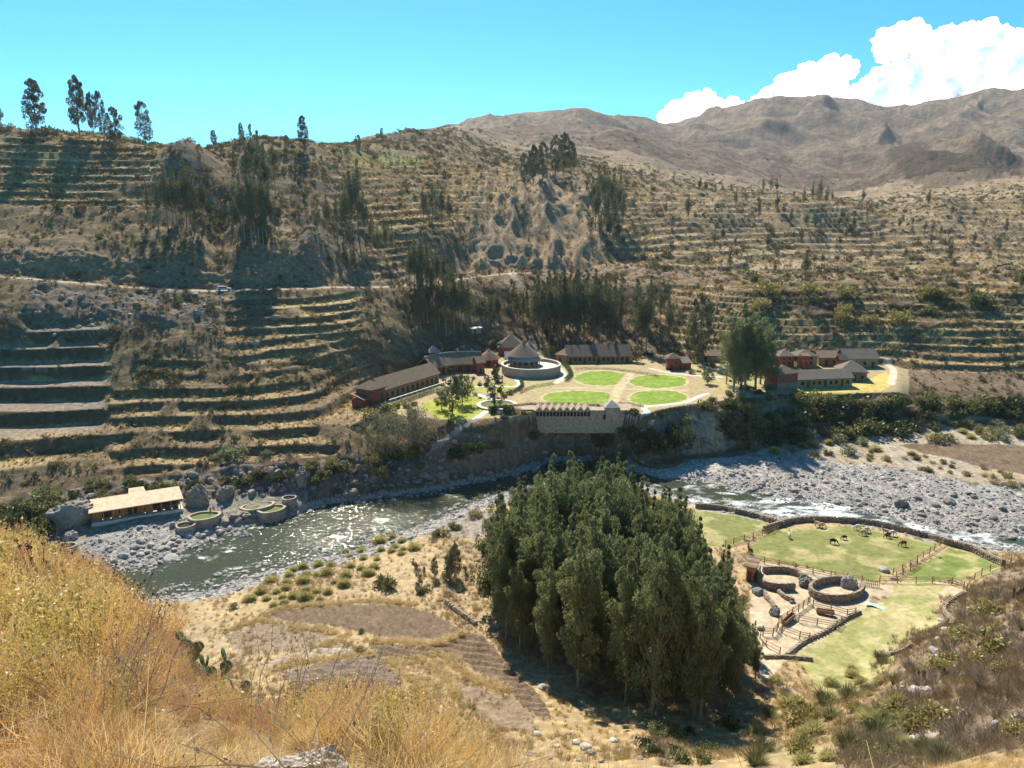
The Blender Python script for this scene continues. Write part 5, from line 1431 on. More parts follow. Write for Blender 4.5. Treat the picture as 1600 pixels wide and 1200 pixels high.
# bath house set into the cliff
M_BATHW = plain_mat('bath_house_masonry', (.36, .29, .215), .95, 1.6, .5, .8, .08)
def bath_house():
    D0 = 202.4
    def Pz(px, z):
        t = float(ray(px, 655)[0]); return Vector((t * D0, D0, z))
    zt = -53.9
    a, b = Pz(834, zt), Pz(990, zt)
    L = b.x - a.x
    root = empty('bath_house', Vector((a.x, D0, zt)), 0, 'long stone bath house in the cliff rim with a saw-tooth row of small gables', 'bath house')
    m = MB(); m.box(0, L, 0, 7, -6.0, 0); m.build('stone_wall', M_BATHW, root)
    m = MB(); m.box(-.15, L + .15, -.2, 7, .003, .22); m.build('coping', M_BATHW, root)
    n = 8; w = 1.78; x0 = .5
    band = MB(); band.box(x0, x0 + n * w, -.12, .05, -1.45, -.35); band.build('glazed_band', M_DARK, root)
    for i in range(n):
        g = MB(); xc = x0 + (i + .5) * w
        g.poly([(xc - w * .54, -.9, .2), (xc + w * .54, -.9, .2), (xc, -.9, 1.35), (xc - w * .54, 4, .2), (xc + w * .54, 4, .2), (xc, 4, 1.35)], [(0, 1, 2), (3, 5, 4), (0, 3, 4, 1), (1, 4, 5, 2), (2, 5, 3, 0)])
        g.build('gable', M_BATHW, root)
    for i in range(n * 2 + 1):
        c = MB(); x = x0 + i * w / 2; c.box(x - .09, x + .09, -.35, -.125, -1.5, .05); c.build('column', M_STONEG, root)
    for x in (18.5, 21.0):
        if x < L: o = MB(); o.box(x - .4, x + .4, -.05, .06, -2.3, -1.0); o.build('window', M_DARK, root)
    # pyramid hut on its end
    c = MB(); xc = Pz(956, 0).x - a.x
    c.box(xc - 1.7, xc + 1.7, -.5, 3.2, -2.6, .9); k = c.build('turret', M_BATHW, root)
    c = MB(); c.hip(xc - 1.7, xc + 1.7, -.5, 3.2, 1.0, 1.6, .3, .15); c.build('turret_roof', M_THATCHL, root)
    # rounded pool wing
    pw = empty('pool_wing', Vector((Pz(776, 0).x, D0 + 6.0, zt)), 0, 'rounded stone pool wing of the bath house with a paved rim', 'pool')
    m = MB(); m.cone((0, 0), 4.9, 5.4, -5.5, 0, 18); m.build('stone_wall', M_BATHW, pw)
    m = MB(); m.ring((0, 0), 5.6, 4.4, .003, .25, 24); m.build('coping', M_PAVE, pw)
    m = MB(); m.cone((0, 0), 4.35, 4.35, .01, .08, 24); m.build('water', M_POOLW, pw)
    x0 = Pz(792, 0).x - a.x; x1 = -.02
    p = MB(); p.box(x0, x0 + .7, .4, 6, -6.0, 0); p.box(x1 - .7, x1, .4, 6, -6.0, 0); p.box(x0, x1, 5, 6, -6.0, 0); p.box(x0, x1, .2, 6, .02, .3)
    q = p.build('porch', M_BATHW, root)
    p = MB(); p.box(x0 + 1.2, x0 + 2.0, 4.9, 4.99, -4.6, -2.2); p.build('door', M_WOODD, q)
M_POOLW, nt_, b_ = mat("pool_water")
b_.inputs['Base Color'].default_value = (.16, .19, .07, 1); b_.inputs['Roughness'].default_value = .08; b_.inputs['IOR'].default_value = 1.33
bath_house()

# hedges and clipped rows in the lodge garden
def leaf_band(name, label, px, h, w, m, n_per_m=160, leaf=.22, cat='hedge', dmin=150, group=None):
    r = np.random.default_rng(int(abs(px[0][0] * 7 + px[0][1])))
    pts = [q for q in hits(curve_pts(px, 4), dmin) if q]
    C = []
    for a, b in zip(pts[:-1], pts[1:]):
        n = max(4, int((b - a).length * n_per_m))
        u = r.random(n)[:, None]
        base = np.array(a) * (1 - u) + np.array(b) * u
        base[:, 2] = grid_z(base[:, 0], base[:, 1])
        q = r.normal(size=(n, 3)); q = unit(q) * (r.random((n, 1)) ** .3)
        C.append(base + q * np.array([w / 2, w / 2, h / 2]) + [0, 0, h * .45])
    C = np.concatenate(C); o0 = np.array(pts[0])
    V, Fq = leaves(C - o0, r.normal(size=C.shape) + [0, 0, .4], leaf, leaf * .6, r)
    o = link(bpy.data.objects.new(name, np_mesh(name, V, Fq, m))); o.location = pts[0]
    return set_props(o, label, cat, group)
M_HEDGE = leaf_mat("hedge_leaves", (.045, .075, .02), (.10, .14, .04), .3)
leaf_band('hedge', 'bright green hedge along the foot of the terrace wall', [(602, 640), (640, 626), (678, 613), (706, 609)], 1.3, 1.4, M_OLIVE)
leaf_band('hedge', 'dark clipped hedge along the rim above the bath house', [(765, 640), (800, 637), (840, 634), (900, 635), (940, 637)], 1.1, 1.2, M_HEDGE)
leaf_band('hedge', 'clipped hedge curving up beside the round terrace', [(884, 596), (892, 588), (888, 578), (880, 570)], 1.5, 1.8, M_HEDGE)
leaf_band('hedge', 'dark hedge around the small lawn inside the curved path', [(790, 618), (806, 612), (816, 604), (814, 597)], 1.2, 1.2, M_HEDGE)
leaf_band('hedge', 'row of low plants on the slope between round terrace and oval lawns', [(812, 615), (830, 607), (850, 603), (866, 600)], 1.0, .9, M_OLIVE, 60)
leaf_band('hedge', 'row of small clipped plants behind the oval lawns', [(898, 578), (930, 577), (965, 579), (995, 583), (1030, 589)], .9, .7, M_HEDGE, 50)
leaf_band('hedge', 'thin row of plants in front of the nearer oval lawns', [(942, 635), (965, 632), (990, 633), (1006, 637)], .8, .7, M_HEDGE, 50)

# bath shelter by the river
A, B = hit(146, 822, 100), hit(284, 798, 100)
rz, L = rect_of(A, B)
def shelter():
    zb = -64.6
    root = empty('bath_shelter', Vector((A.x, A.y, zb)), rz, 'long wooden bath shelter with a tan cane roof on the river bank', 'shelter')
    m = MB(); m.box(0, L, 3.8, 4.0, -.8, 2.6); m.build('back_wall', M_WOODD, root)
    m = MB(); m.box(-.3, L + .3, -.4, 4.2, -1.5, .02); m.build('floor', M_PAVE, root)
    for i in range(7):
        x0 = L * .02 + i * L * .095
        if i in (1, 4): m = MB(); m.box(x0, x0 + L * .08, 1.30, 1.36, .1, 2.0); m.build('door', M_WOODD, root)
        else: m = MB(); m.box(x0, x0 + L * .085, 1.2, 1.3, .02, 2.2); m.build('plank_panel', M_WOOD, root)
    for i in range(10):
        m = MB(); x = .2 + i * (L - .4) / 9; m.box(x - .09, x + .09, -.1, .1, .02, 2.33); m.build('post', M_WOOD, root)
    for k in range(3):
        x = L * .72 + k * L * .09
        m = MB(); m.box(x, x + L * .07, .6, 1.1, .02, .45); m.build('bench', M_WOODD, root)
    r = MB()
    r.poly([(-.6, -.8, 2.3), (L + .5, -.8, 2.3), (L + .2, 4.2, 3.5), (-.2, 4.2, 3.5), (-.6, -.8, 2.48), (L + .5, -.8, 2.48), (L + .2, 4.2, 3.68), (-.2, 4.2, 3.68)], [(0, 3, 2, 1), (4, 5, 6, 7), (0, 1, 5, 4), (1, 2, 6, 5), (2, 3, 7, 6), (3, 0, 4, 7)])
    r.build('roof', M_CANE, root)
    r = MB(); a, b = L * .42, L * .62
    r.poly([(a, 4.2, 3.5), (b, 4.2, 3.5), (b - .3, 6.2, 4.0), (a + .2, 6.2, 4.0), (a, 4.2, 3.68), (b, 4.2, 3.68), (b - .3, 6.2, 4.18), (a + .2, 6.2, 4.18)], [(0, 3, 2, 1), (4, 5, 6, 7), (0, 1, 5, 4), (1, 2, 6, 5), (2, 3, 7, 6), (3, 0, 4, 7)])
    r.build('roof_extension', M_CANE, root)
shelter()
def pool(label, px, py, rx, ry, h, D=None, murky=True, name='stone_pool'):
    P = hit(px, py, 100)
    root = empty(name, Vector((P.x, P.y, max(P.z, WATER + .1))), random.random() * .5, label, 'pool')
    m = MB(); m.ring((0, 0), 1, .82, -1.6, h, 16, wob=.05)
    o = m.build('stone_rim', M_STONEG, root); o.scale = (rx, ry, 1)
    m = MB(); m.cone((0, 0), .85, .85, -1.0, h - .35, 18); o = m.build('water', M_POOLW if murky else M_RIVER, root); o.scale = (rx, ry, 1)
    return root
pool('small octagonal stone pool among the river rocks', 290, 826, 2.0, 1.8, .9, murky=False)
pool('large murky green pool beside the gathered bathers', 319, 812, 3.4, 2.6, 1.0)
pool('green pool walled out over the river edge', 424, 803, 3.2, 2.4, 1.3)
pool('round stone pool nearest the river cliff', 452, 785, 1.6, 1.5, 1.2, murky=False)
pool('shallow dry pool ringed by a pale path between the bathers and the river cliff', 402, 792, 3.8, 2.2, .35)
pool('small round stone basin with a boulder on its edge near the brushy slope', 104, 858, 2.0, 1.8, .8, murky=False)
# ------------------------------------------------------------------ stone walls, fences, stones, animals
def stone_wall(label, px, h, th=.55, m=M_DRYST, dmin=100, name='stone_wall', size=.42, closed=False, cat='wall', n=5):
    pts = [q for q in hits(curve_pts(px, n), dmin) if q]
    r = random.Random(len(pts) + int(px[0][0]))
    root = empty(name, pts[0], 0, label, cat)
    o0 = pts[0]
    core = MB(); st = MB()
    for a, b in zip(pts[:-1], pts[1:]):
        d = Vector((b.x - a.x, b.y - a.y, 0)); L = d.length
        if L < .05: continue
        d.normalize(); nrm = Vector((-d.y, d.x, 0)) * (th / 2 - .06)
        q = []
        for P, z in ((a, -.4), (b, -.4), (b, h - .08), (a, h - .08)):
            q.append(P - o0 + Vector((0, 0, z)) - nrm); q.append(P - o0 + Vector((0, 0, z)) + nrm)
        core.poly(q, [(0, 2, 4, 6), (1, 7, 5, 3), (6, 4, 5, 7), (0, 1, 3, 2), (0, 6, 7, 1), (2, 3, 5, 4)])
        rows = max(1, int(h / (size * .8)))
        cols = max(1, int(L / size))
        for i in range(cols):
            for k in range(rows):
                for sd in (-1, 1):
                    u = (i + .5 + (.5 if k % 2 else 0) * .6 + r.uniform(-.1, .1)) / cols
                    if u > 1: continue
                    c = a.lerp(b, u) - o0 + nrm * (sd * 1.0) + Vector((0, 0, (k + .45) * h / rows + r.uniform(-.04, .04)))
                    sx, sy, sz = size * r.uniform(.42, .56), .16 * r.uniform(.8, 1.4), h / rows * r.uniform(.42, .56)
                    e = [c + d * (sx * ax * r.uniform(.8, 1.05)) + Vector((-d.y, d.x, 0)) * (sy * ay * r.uniform(.8, 1.1)) + Vector((0, 0, sz * az * r.uniform(.8, 1.05))) for az in (-1, 1) for ay in (-1, 1) for ax in (-1, 1)]
                    st.poly(e, [(0, 1, 3, 2), (4, 6, 7, 5), (0, 4, 5, 1), (2, 3, 7, 6), (0, 2, 6, 4), (1, 5, 7, 3)])
            c = a.lerp(b, (i + .5) / cols) - o0 + Vector((0, 0, h))
            e = [c + d * (size * .5 * ax) + Vector((-d.y, d.x, 0)) * (th * .5 * ay * r.uniform(.7, 1.05)) + Vector((0, 0, .12 * az + r.uniform(-.05, .08))) for az in (-1, 1) for ay in (-1, 1) for ax in (-1, 1)]
            st.poly(e, [(0, 1, 3, 2), (4, 6, 7, 5), (0, 4, 5, 1), (2, 3, 7, 6), (0, 2, 6, 4), (1, 5, 7, 3)])
    core.build('core', m, root)
    s = st.build('stones', m, root); s['kind'] = 'stuff'
    return root
stone_wall('long curved dry stone wall round the alpaca pasture, along the river', P8([(350, 157), (400, 140), (480, 118), (560, 110), (640, 109), (740, 114), (840, 122), (940, 140), (1040, 165), (1140, 190), (1240, 222), (1340, 250), (1400, 278), (1450, 302), (1500, 322)]), 1.15, .48)
stone_wall('curved dry stone wall of the further pasture, ending at the grove', P8([(20, 44), (90, 48), (180, 62), (270, 82), (350, 103), (420, 126), (440, 132)]), 1.1, .48)
stone_wall('oval stone corral open towards the pens, next to the shed', P8([(345, 352), (390, 350), (450, 352), (510, 368), (535, 388)]) + [], 1.0, .42)
stone_wall('outer wall of the open stone corral beside the shed', P8([(325, 350), (318, 375), (330, 410), (370, 432), (430, 440), (495, 436)]), 1.2, .42)
def circle_px(cx, cy, rx, ry, a0, a1, n): return [(cx + rx * math.cos(a), cy + ry * math.sin(a)) for a in np.linspace(a0, a1, n)]
stone_wall('round stone corral between the two large boulders', P8(circle_px(698, 448, 126, 46, -.35, 2 * PI - 1.0, 20)), 1.15, .42, n=3)
stone_wall('low broken line of stones running to the boulder by the pens', P8([(350, 452), (365, 480), (385, 500), (400, 525)]), .5, .5)
stone_wall('low line of field stones in front of the open corral', P8([(410, 440), (440, 468), (470, 485), (488, 492)]), .5, .5)
stone_wall('low stone kerb along the lower pasture and the pens', P8([(460, 755), (520, 705), (565, 678), (640, 645), (700, 605), (760, 570), (810, 548)]), .4, .5)
stone_wall('stone edged water channel curving down beside the lower pasture', P8([(1318, 458), (1290, 470), (1240, 498), (1215, 530), (1225, 560), (1255, 590), (1250, 610)]), .45, .5)
stone_wall('stone edged channel at the foot of the lower pasture', P7([(975, 235), (955, 300), (935, 360), (900, 430), (830, 480), (780, 530), (770, 560)]), .4, .5)
stone_wall('low stone border round the tan plot below the grove', P7([(150, 352), (220, 362), (290, 400), (340, 440), (390, 490), (392, 545)]), .35, .4)
stone_wall('low field wall between the ploughed field and the grove', P6([(950, 200), (1000, 240), (1050, 275), (1100, 310)]), .6, .5)
stone_wall('terrace wall below the dark bushes at the far side of the gravel', [(1440, 652), (1500, 657), (1560, 661), (1600, 663), (1680, 668)], 1.4, .6)
# fences
def fence(label, px, h=1.25, gap=2.6, rails=3, dmin=100, group=None, name='wooden_fence'):
    line = [q for q in hits(curve_pts(px, 8), dmin) if q]
    acc = [line[0]]; 
    d = 0
    for a, b in zip(line[:-1], line[1:]):
        L = (b - a).length; d += L
        if d >= gap: acc.append(b); d = 0
    if (acc[-1] - line[-1]).length > gap * .4: acc.append(line[-1])
    root = empty(name, acc[0], 0, label, 'fence', group)
    r = random.Random(int(px[0][0] * 3 + px[0][1]))
    post_me = None
    for p in acc:
        m = MB(); m.tube([((0, 0, -.3), .09), ((0, 0, h * r.uniform(.95, 1.15)), .075)], 6)
        m.cone((0, 0), .075, .03, h * .95, h * 1.02, 6)
        o = m.build('post', M_FENCE, root); o.location = p - acc[0]; o.rotation_euler = (r.gauss(0, .04), r.gauss(0, .04), 0)
    for a, b in zip(acc[:-1], acc[1:]):
        for k in range(rails):
            z = h * (.32 + .58 * k / max(1, rails - 1))
            m = MB(); q = a - acc[0]; w = b - acc[0]
            m.tube([((q.x, q.y, q.z + z + r.uniform(-.05, .05)), .05), ((w.x, w.y, w.z + z + r.uniform(-.05, .05)), .045)], 5)
            m.build('rail', M_FENCE, root)
    return root
fence('rail fence dividing the two pastures near the grove', P8([(165, 232), (220, 210), (290, 190), (350, 172), (420, 150)]))
fence('long rail fence between the alpaca pasture and the corrals', P8([(285, 290), (375, 315), (450, 330), (520, 345), (595, 362), (670, 378), (740, 388), (820, 402)]))
fence('rail fence crossing the pasture to the green strip', P8([(970, 365), (1030, 338), (1070, 312), (1110, 285), (1150, 260), (1190, 232), (1225, 212)]))
fence('short double fence beside the big flat stone in the pasture', P8([(985, 385), (1040, 350), (1085, 322)]))
fence('low rail fence past the green strip towards the brushy hill', P8([(905, 400), (980, 402), (1080, 405), (1150, 402), (1230, 405), (1310, 432)]))
fence('rail fence climbing along the edge of the brushy hill', P8([(1325, 440), (1345, 400), (1390, 370), (1430, 350), (1490, 325), (1540, 305)]))
fence('upper rail fence of the wooden pens', P8([(585, 520), (640, 532), (700, 548), (750, 565), (790, 555)]))
fence('middle rail fence dividing the wooden pens', P8([(515, 590), (560, 598), (620, 610), (690, 625), (720, 598)]))
fence('lower rail fence of the wooden pens', P8([(435, 640), (480, 655), (520, 670), (570, 680)]))
fence('slatted end fence of the pens facing the boulder', P8([(345, 655), (375, 665), (405, 650), (415, 625), (430, 600), (470, 570), (510, 545), (550, 515), (570, 500)]), 1.4, 1.6, 4)
fence('old fence remains below the pens near the grove', P8([(330, 670), (350, 700), (380, 720), (430, 745)]), 1.0, 2.4, 2)
def picket(label, px, dmin=100):
    line = [q for q in hits(curve_pts(px, 10), dmin) if q]
    root = empty('picket_gate', line[0], 0, label, 'gate'); r = random.Random(5)
    L = (line[-1] - line[0]).length; n = int(L / .28)
    for i in range(n + 1):
        p = line[0].lerp(line[-1], i / n)
        m = MB(); m.tube([((0, 0, -.2), .07), ((0, 0, r.uniform(1.1, 1.5)), .05)], 5); o = m.build('picket', M_FENCE, root); o.location = p - line[0]; o.rotation_euler = (r.gauss(0, .06), r.gauss(0, .06), 0)
    for z in (.45, 1.0):
        m = MB(); w = line[-1] - line[0]; m.tube([((0, -.08, z), .05), ((w.x, w.y - .08, w.z + z), .05)], 5); m.build('rail', M_FENCE, root)
picket('rough picket gate of upright sticks at the corner of the pasture', P8([(822, 412), (860, 418), (902, 424)]))
# troughs
for a, b, lab in ((P8([(600, 545)])[0], P8([(688, 562)])[0], 'long brown feeding trough under the upper pen fence'), (P8([(442, 608)])[0], P8([(490, 572)])[0], 'brown feeding trough at the slatted end of the pens')):
    A, B = hit(*a, 90), hit(*b, 90); rz, L = rect_of(A, B)
    t = empty('feeding_trough', A, rz, lab, 'trough')
    m = MB(); m.box(0, L, -.35, -.27, .2, .75); m.build('side_board', M_FENCE, t)
    m = MB(); m.box(0, L, .27, .35, .2, .75); m.build('side_board', M_FENCE, t)
    m = MB(); m.box(0, .08, -.27, .27, .2, .75); m.build('end_board', M_WOOD, t)
    m = MB(); m.box(L - .08, L, -.27, .27, .2, .75); m.build('end_board', M_WOOD, t)
    m = MB(); m.box(.08, L - .08, -.27, .27, .2, .3); m.build('bottom_board', M_WOODD, t)
    for x in (.3, L - .4):
        m = MB(); m.box(x, x + .12, -.26, .26, -.1, .2); m.build('leg', M_WOODD, t)
A, B = hit(*P8([(262, 392)])[0], 90), hit(*P8([(297, 400)])[0], 90)
house('narrow reddish shed with a lean roof between the grove and the open corral', A, B, 2.6, 2.7, 'shed', .5, M_WOOD, M_THATCHB, name='shed', cat='shed', openings=[('d', .6, 0, .7, 1.8)])
# blue tarpaulin
P = hit(*P8([(898, 520)])[0], 90)
r_ = np.random.default_rng(4); m = MB()
nx, ny = 14, 5
V = [(-1.9 + 3.8 * i / nx, -.45 + .9 * j / ny + .25 * math.sin(i * .5), .10 + .09 * r_.random() - .35 * (i / nx - .5)) for i in range(nx + 1) for j in range(ny + 1)]
m.poly(V, [(i * (ny + 1) + j, (i + 1) * (ny + 1) + j, (i + 1) * (ny + 1) + j + 1, i * (ny + 1) + j + 1) for i in range(nx) for j in range(ny)])
M_TARP = plain_mat("blue_tarp", (.42, .66, .70), .5, 3, .1, .2, .02)
o = m.build('tarpaulin', M_TARP, None, True); o.location = P + Vector((0, 0, .02)); o.rotation_euler = (0, 0, -.45); set_props(o, 'pale blue tarpaulin lying crumpled on the dry pasture beside the round corral', 'tarpaulin')

# boulders
def rough_stone(seed):
    """a fractured block: many broken faces, ledges and grit"""
    bm = bmesh.new(); bmesh.ops.create_icosphere(bm, subdivisions=5, radius=1)
    r = np.random.default_rng(seed)
    co = np.array([v.co[:] for v in bm.verts])
    co = co * (1 + .25 * fbm(co[:, 0] * 1.1 + seed, co[:, 1] * 1.1 + co[:, 2] * 1.3, 3, seed))[:, None]
    for _ in range(34):
        nrm = unit(r.normal(size=3)); d = .55 + .38 * r.random()
        e = co @ nrm - d
        co = co - np.maximum(e, 0)[:, None] * nrm * .95
    k = 1 + .10 * (ridged(co[:, 0] * 2.6 + co[:, 2], co[:, 1] * 2.6 + co[:, 2] * 1.7, 4, seed, .6) - .8) + .03 * fbm(co[:, 0] * 11 + co[:, 2] * 9, co[:, 1] * 11 - co[:, 2] * 7, 3, seed + 1)
    co = co * k[:, None] * np.array([1, .85, .85])
    for v, c in zip(bm.verts, co): v.co = c
    me = bpy.data.meshes.new("stone"); bm.to_mesh(me); bm.free()
    return me
STONES = [ball(800 + i, 2, .35, .72) for i in range(8)]
OUTCROPS = [rough_stone(850 + i) for i in range(4)]
def boulder(label, px, py, wpx, m=M_STONE_D, flat=1.0, dmin=60, group=None, name='boulder'):
    P = hit(px, py, dmin)
    if P is None: return
    if group: label = ('big ' if wpx > 13 else 'middling ' if wpx > 8.5 else 'little ') + {'river_stone': 'grey ', 'dark_boulder': 'dark ', 'pale_field_stone': 'pale ', 'earthy_stone': 'brownish '}.get(m.name, '') + label
    s = wpx * math.sqrt(P.x ** 2 + P.y ** 2 + P.z ** 2) / F_PX / 2 * 1.12
    key = m.name
    src = random.choice(OUTCROPS if wpx > 18 else STONES)
    nm = src.name + '_' + key
    me = bpy.data.meshes.get(nm)
    if me is None:
        me = src.copy(); me.name = nm; me.materials.clear(); me.materials.append(m)
    o = link(bpy.data.objects.new(name, me)); o.location = P + Vector((0, s * .5, s * .22 * flat)); o.scale = (s, s, s * flat); o.rotation_euler = (random.gauss(0, .2), random.gauss(0, .2), random.random() * 6.28)
    set_props(o, label, 'boulder', group); return o
for (x, y, w, lab, m) in (((565, 425)[0], 425, 88, 'big grey boulder where the open corral meets the round corral', M_STONE_D), (768, 428, 88, 'large pale boulder built into the far side of the round corral', M_STONE),
                          (406, 562, 62, 'dark boulder at the end of the broken stone line', M_STONE_D), (326, 462, 50, 'grey boulder below the shed at the grove edge', M_STONE_D), (935, 350, 44, 'flat grey stone slab lying on the pasture', M_STONE),
                          (980, 388, 30, 'pale stone by the pasture fence corner', M_STONE), (487, 500, 30, 'dark stone at the end of the field stone line', M_STONE_D), (340, 632, 36, 'flat stone by the lower pens beside the grove', M_STONE_D),
                          (632, 96, 22, 'small dark stone on top of the bank behind the pasture wall', M_STONE_D), (1020, 45, 66, 'largest dark boulder on the gravel bar across the river', M_STONE_D), (1250, 25, 50, 'flat dark boulder upstream of the largest one', M_STONE_D),
                          (1180, 38, 40, 'dark boulder between the two big ones on the gravel bar', M_STONE_D), (1352, 30, 28, 'small dark boulder far along the gravel bar', M_STONE_D), (1540, 195, 34, 'dark boulder standing in the river shallows', M_STONE_D),
                          (705, 24, 34, 'dark boulder on the gravel near the river bend', M_STONE_D), (905, 80, 24, 'dark boulder at the water edge opposite the pasture', M_STONE_D), (1185, 115, 30, 'boulder in the pale stones by the rapids', M_STONE_D), (1195, 284, 16, 'little dark stone in the green strip', M_STONE_D), (1240, 392, 16, 'small dark stone below the green strip', M_STONE_D)):
    px, py = P8([(x, y)])[0]; boulder(lab, px, py, w / 3.077, m, 1.0 if w > 40 else .8, 90)
boulder('pale round stone at the edge of the grove shadow on the ploughed land', 848, 1077, 11, M_STONE_P, .9)
boulder('boulder on the terrace above the red wing', 398, 538, 15, M_EARTHST, .8, 150)
boulder('grey boulder in the terraces of the hillside', 429, 500, 15, M_STONE_D, .9, 150)
boulder('large earthy rock rising beside the bath shelter roof', 240, 786, 34, M_EARTHST, .9, 100, name='rock_outcrop')
boulder('broad earthy outcrop at the near end of the bath shelter', 100, 826, 78, M_EARTHST, .75, 100, name='rock_outcrop')
boulder('whitish rock hump between the outcrop and the bath shelter', 136, 812, 36, M_STONE, 1.2, 100, name='rock_outcrop')
boulder('rounded earthy rock at the river end of the bath shelter', 302, 790, 44, M_EARTHST, 1.1, 100, name='rock_outcrop')
boulder('rock behind the bathers at the foot of the terrace', 348, 780, 34, M_EARTHST, 1.0, 100, name='rock_outcrop')
boulder('big rock in the river cliff above the round pool', 470, 756, 34, M_EARTHST, 1.2, 100, name='rock_outcrop')
boulder('white flat rock lying in the river off the rocky bank', 264, 877, 18, M_STONE_P, .5, 100)
boulder('boulder on the rim of the small stone basin', 106, 846, 24, M_STONE, .9, 100)
rr = random.Random(3)
for k in range(46):
    x = rr.uniform(165, 345); y = 872 - (x - 165) * .22 + rr.uniform(-14, 16)
    boulder('rounded rock on the stony bank below the bath shelter', x, y, rr.uniform(5, 12), M_STONE, .9, 100, 'rocks on the bank below the bath shelter')
for k in range(22):
    x = rr.uniform(345, 470); y = 818 - (x - 345) * .16 + rr.uniform(-8, 6)
    boulder('wet rock at the river edge below the pools', x, y, rr.uniform(7, 18), M_EARTHST, .9, 100, 'rocks at the river edge below the pools')
for k in range(46):
    x = rr.uniform(1120, 1600); y = 735 + (x - 1120) * .12 + rr.uniform(-10, 40)
    boulder('boulder on the wide gravel bar across the river', x, y, rr.uniform(5, 11), rr.choice([M_STONE, M_STONE_D]), .9, 100, 'small boulders on the wide gravel bar')
for k in range(26):
    x = rr.uniform(640, 1010); y = 752 - (x - 640) * .05 + rr.uniform(-8, 4)
    boulder('rock at the foot of the river cliff opposite the grove', x, y, rr.uniform(8, 20), M_EARTHST, .9, 150, 'rocks at the foot of the river cliff')
for x, y, w in ((900, 1163, 16), (915, 1172, 20), (925, 1180, 18), (870, 1168, 12), (890, 1148, 10), (970, 1178, 18), (960, 1160, 14), (840, 1150, 16), (1000, 1187, 12), (860, 1187, 14), (940, 1192, 12), (1050, 1186, 12), (830, 1182, 18), (905, 1190, 12), (990, 1160, 9), (1020, 1170, 10)):
    boulder('broken stone on the dry bank below the grove', x, y, w * .72, M_EARTHST if int(x) % 3 else M_STONE_P, .8, 40, 'broken stones on the dry bank')
for x, y, w in ((1432, 1083, 22), (1450, 1080, 16), (1440, 1087, 12), (1412, 1075, 9), (1556, 1132, 12), (1590, 1120, 14), (1544, 1142, 10), (1570, 1030, 9), (1460, 1020, 18), (1470, 1030, 16), (1465, 1018, 10), (1380, 1143, 8), (1400, 1140, 7), (1470, 970, 10), (1477, 985, 12), (1466, 1000, 9), (1500, 1110, 9), (1585, 1080, 9)):
    boulder('stone among the dry brush of the right hill', x, y, w * .75, M_STONE_P, .7, 40, 'stones in the dry brush')

# grazing animals
def skin_body(name, nodes, edges, m, sub=2):
    me = bpy.data.meshes.new(name)
    me.from_pydata([n[0] for n in nodes], edges, [])
    o = bpy.data.objects.new(name, me); COL.objects.link(o)
    md = o.modifiers.new("skin", 'SKIN'); md.use_smooth_shade = True
    for i, n in enumerate(nodes):
        rad = n[1] if isinstance(n[1], tuple) else (n[1], n[1])
        me.skin_vertices[0].data[i].radius = rad
    me.skin_vertices[0].data[0].use_root = True
    s = o.modifiers.new("sub", 'SUBSURF'); s.levels = sub; s.render_levels = sub
    dg = bpy.context.evaluated_depsgraph_get(); dg.update()
    out = bpy.data.meshes.new_from_object(o.evaluated_get(dg)); out.name = name
    out.materials.clear(); out.materials.append(m)
    bpy.data.objects.remove(o)
    return out
def alpaca_mesh(graze, m):
    # x forward; withers about 0.95 m
    n = [((0, 0, .80), (.24, .27)), ((.34, 0, .82), (.23, .25)), ((-.36, 0, .80), (.22, .25)), ((-.50, 0, .80), (.10, .10)), ((-.58, 0, .68), (.05, .05))]
    e = [(0, 1), (0, 2), (2, 3), (3, 4)]
    if graze: neck = [((.55, 0, .80), .13), ((.72, 0, .58), .10), ((.84, 0, .34), .09), ((.93, 0, .20), .085), ((1.04, 0, .10), .055)]
    else: neck = [((.52, 0, 1.0), .13), ((.58, 0, 1.22), .10), ((.60, 0, 1.40), .095), ((.68, 0, 1.47), .10), ((.84, 0, 1.42), .055)]
    b = len(n); n += neck; e += [(1, b)] + [(b + i, b + i + 1) for i in range(len(neck) - 1)]
    hd = b + 3
    for sd in (-1, 1):
        k = len(n); h = neck[3][0]
        n += [((h[0] - (.02 if not graze else .03), sd * .07, h[2] + (.12 if not graze else .06)), .025), ((h[0] - .03 - (.05 if graze else 0), sd * .09, h[2] + (.2 if not graze else .10)), .012)]
        e += [(hd, k), (k, k + 1)]
    for x, sd, hind in ((.32, -1, 0), (.32, 1, 0), (-.34, -1, 1), (-.34, 1, 1)):
        k = len(n); root = 1 if not hind else 2
        jx = x + random.uniform(-.06, .06)
        if hind: n += [((x + .03, sd * .14, .58), .11), ((jx - .07, sd * .13, .36), .055), ((jx, sd * .13, .14), .042), ((jx + .02, sd * .13, .0), .045)]
        else: n += [((x, sd * .13, .56), .09), ((jx + .02, sd * .13, .34), .055), ((jx, sd * .13, .14), .042), ((jx + .02, sd * .13, .0), .045)]
        e += [(root, k), (k, k + 1), (k + 1, k + 2), (k + 2, k + 3)]
    return skin_body('alpaca', n, e, m)
M_WOOLW = plain_mat("white_wool", (.70, .66, .58), 1.0, 20, .2, .6, .03); M_WOOLC = plain_mat("cream_wool", (.56, .44, .29), 1.0, 20, .2, .6, .03)
M_WOOLB = plain_mat("brown_wool", (.17, .085, .045), 1.0, 20, .25, .6, .03); M_WOOLK = plain_mat("black_wool", (.025, .022, .02), 1.0, 20, .3, .6, .03)
AG = {m.name: alpaca_mesh(True, m) for m in (M_WOOLW, M_WOOLC, M_WOOLB, M_WOOLK)}
AS = {m.name: alpaca_mesh(False, m) for m in (M_WOOLW, M_WOOLC, M_WOOLB, M_WOOLK)}
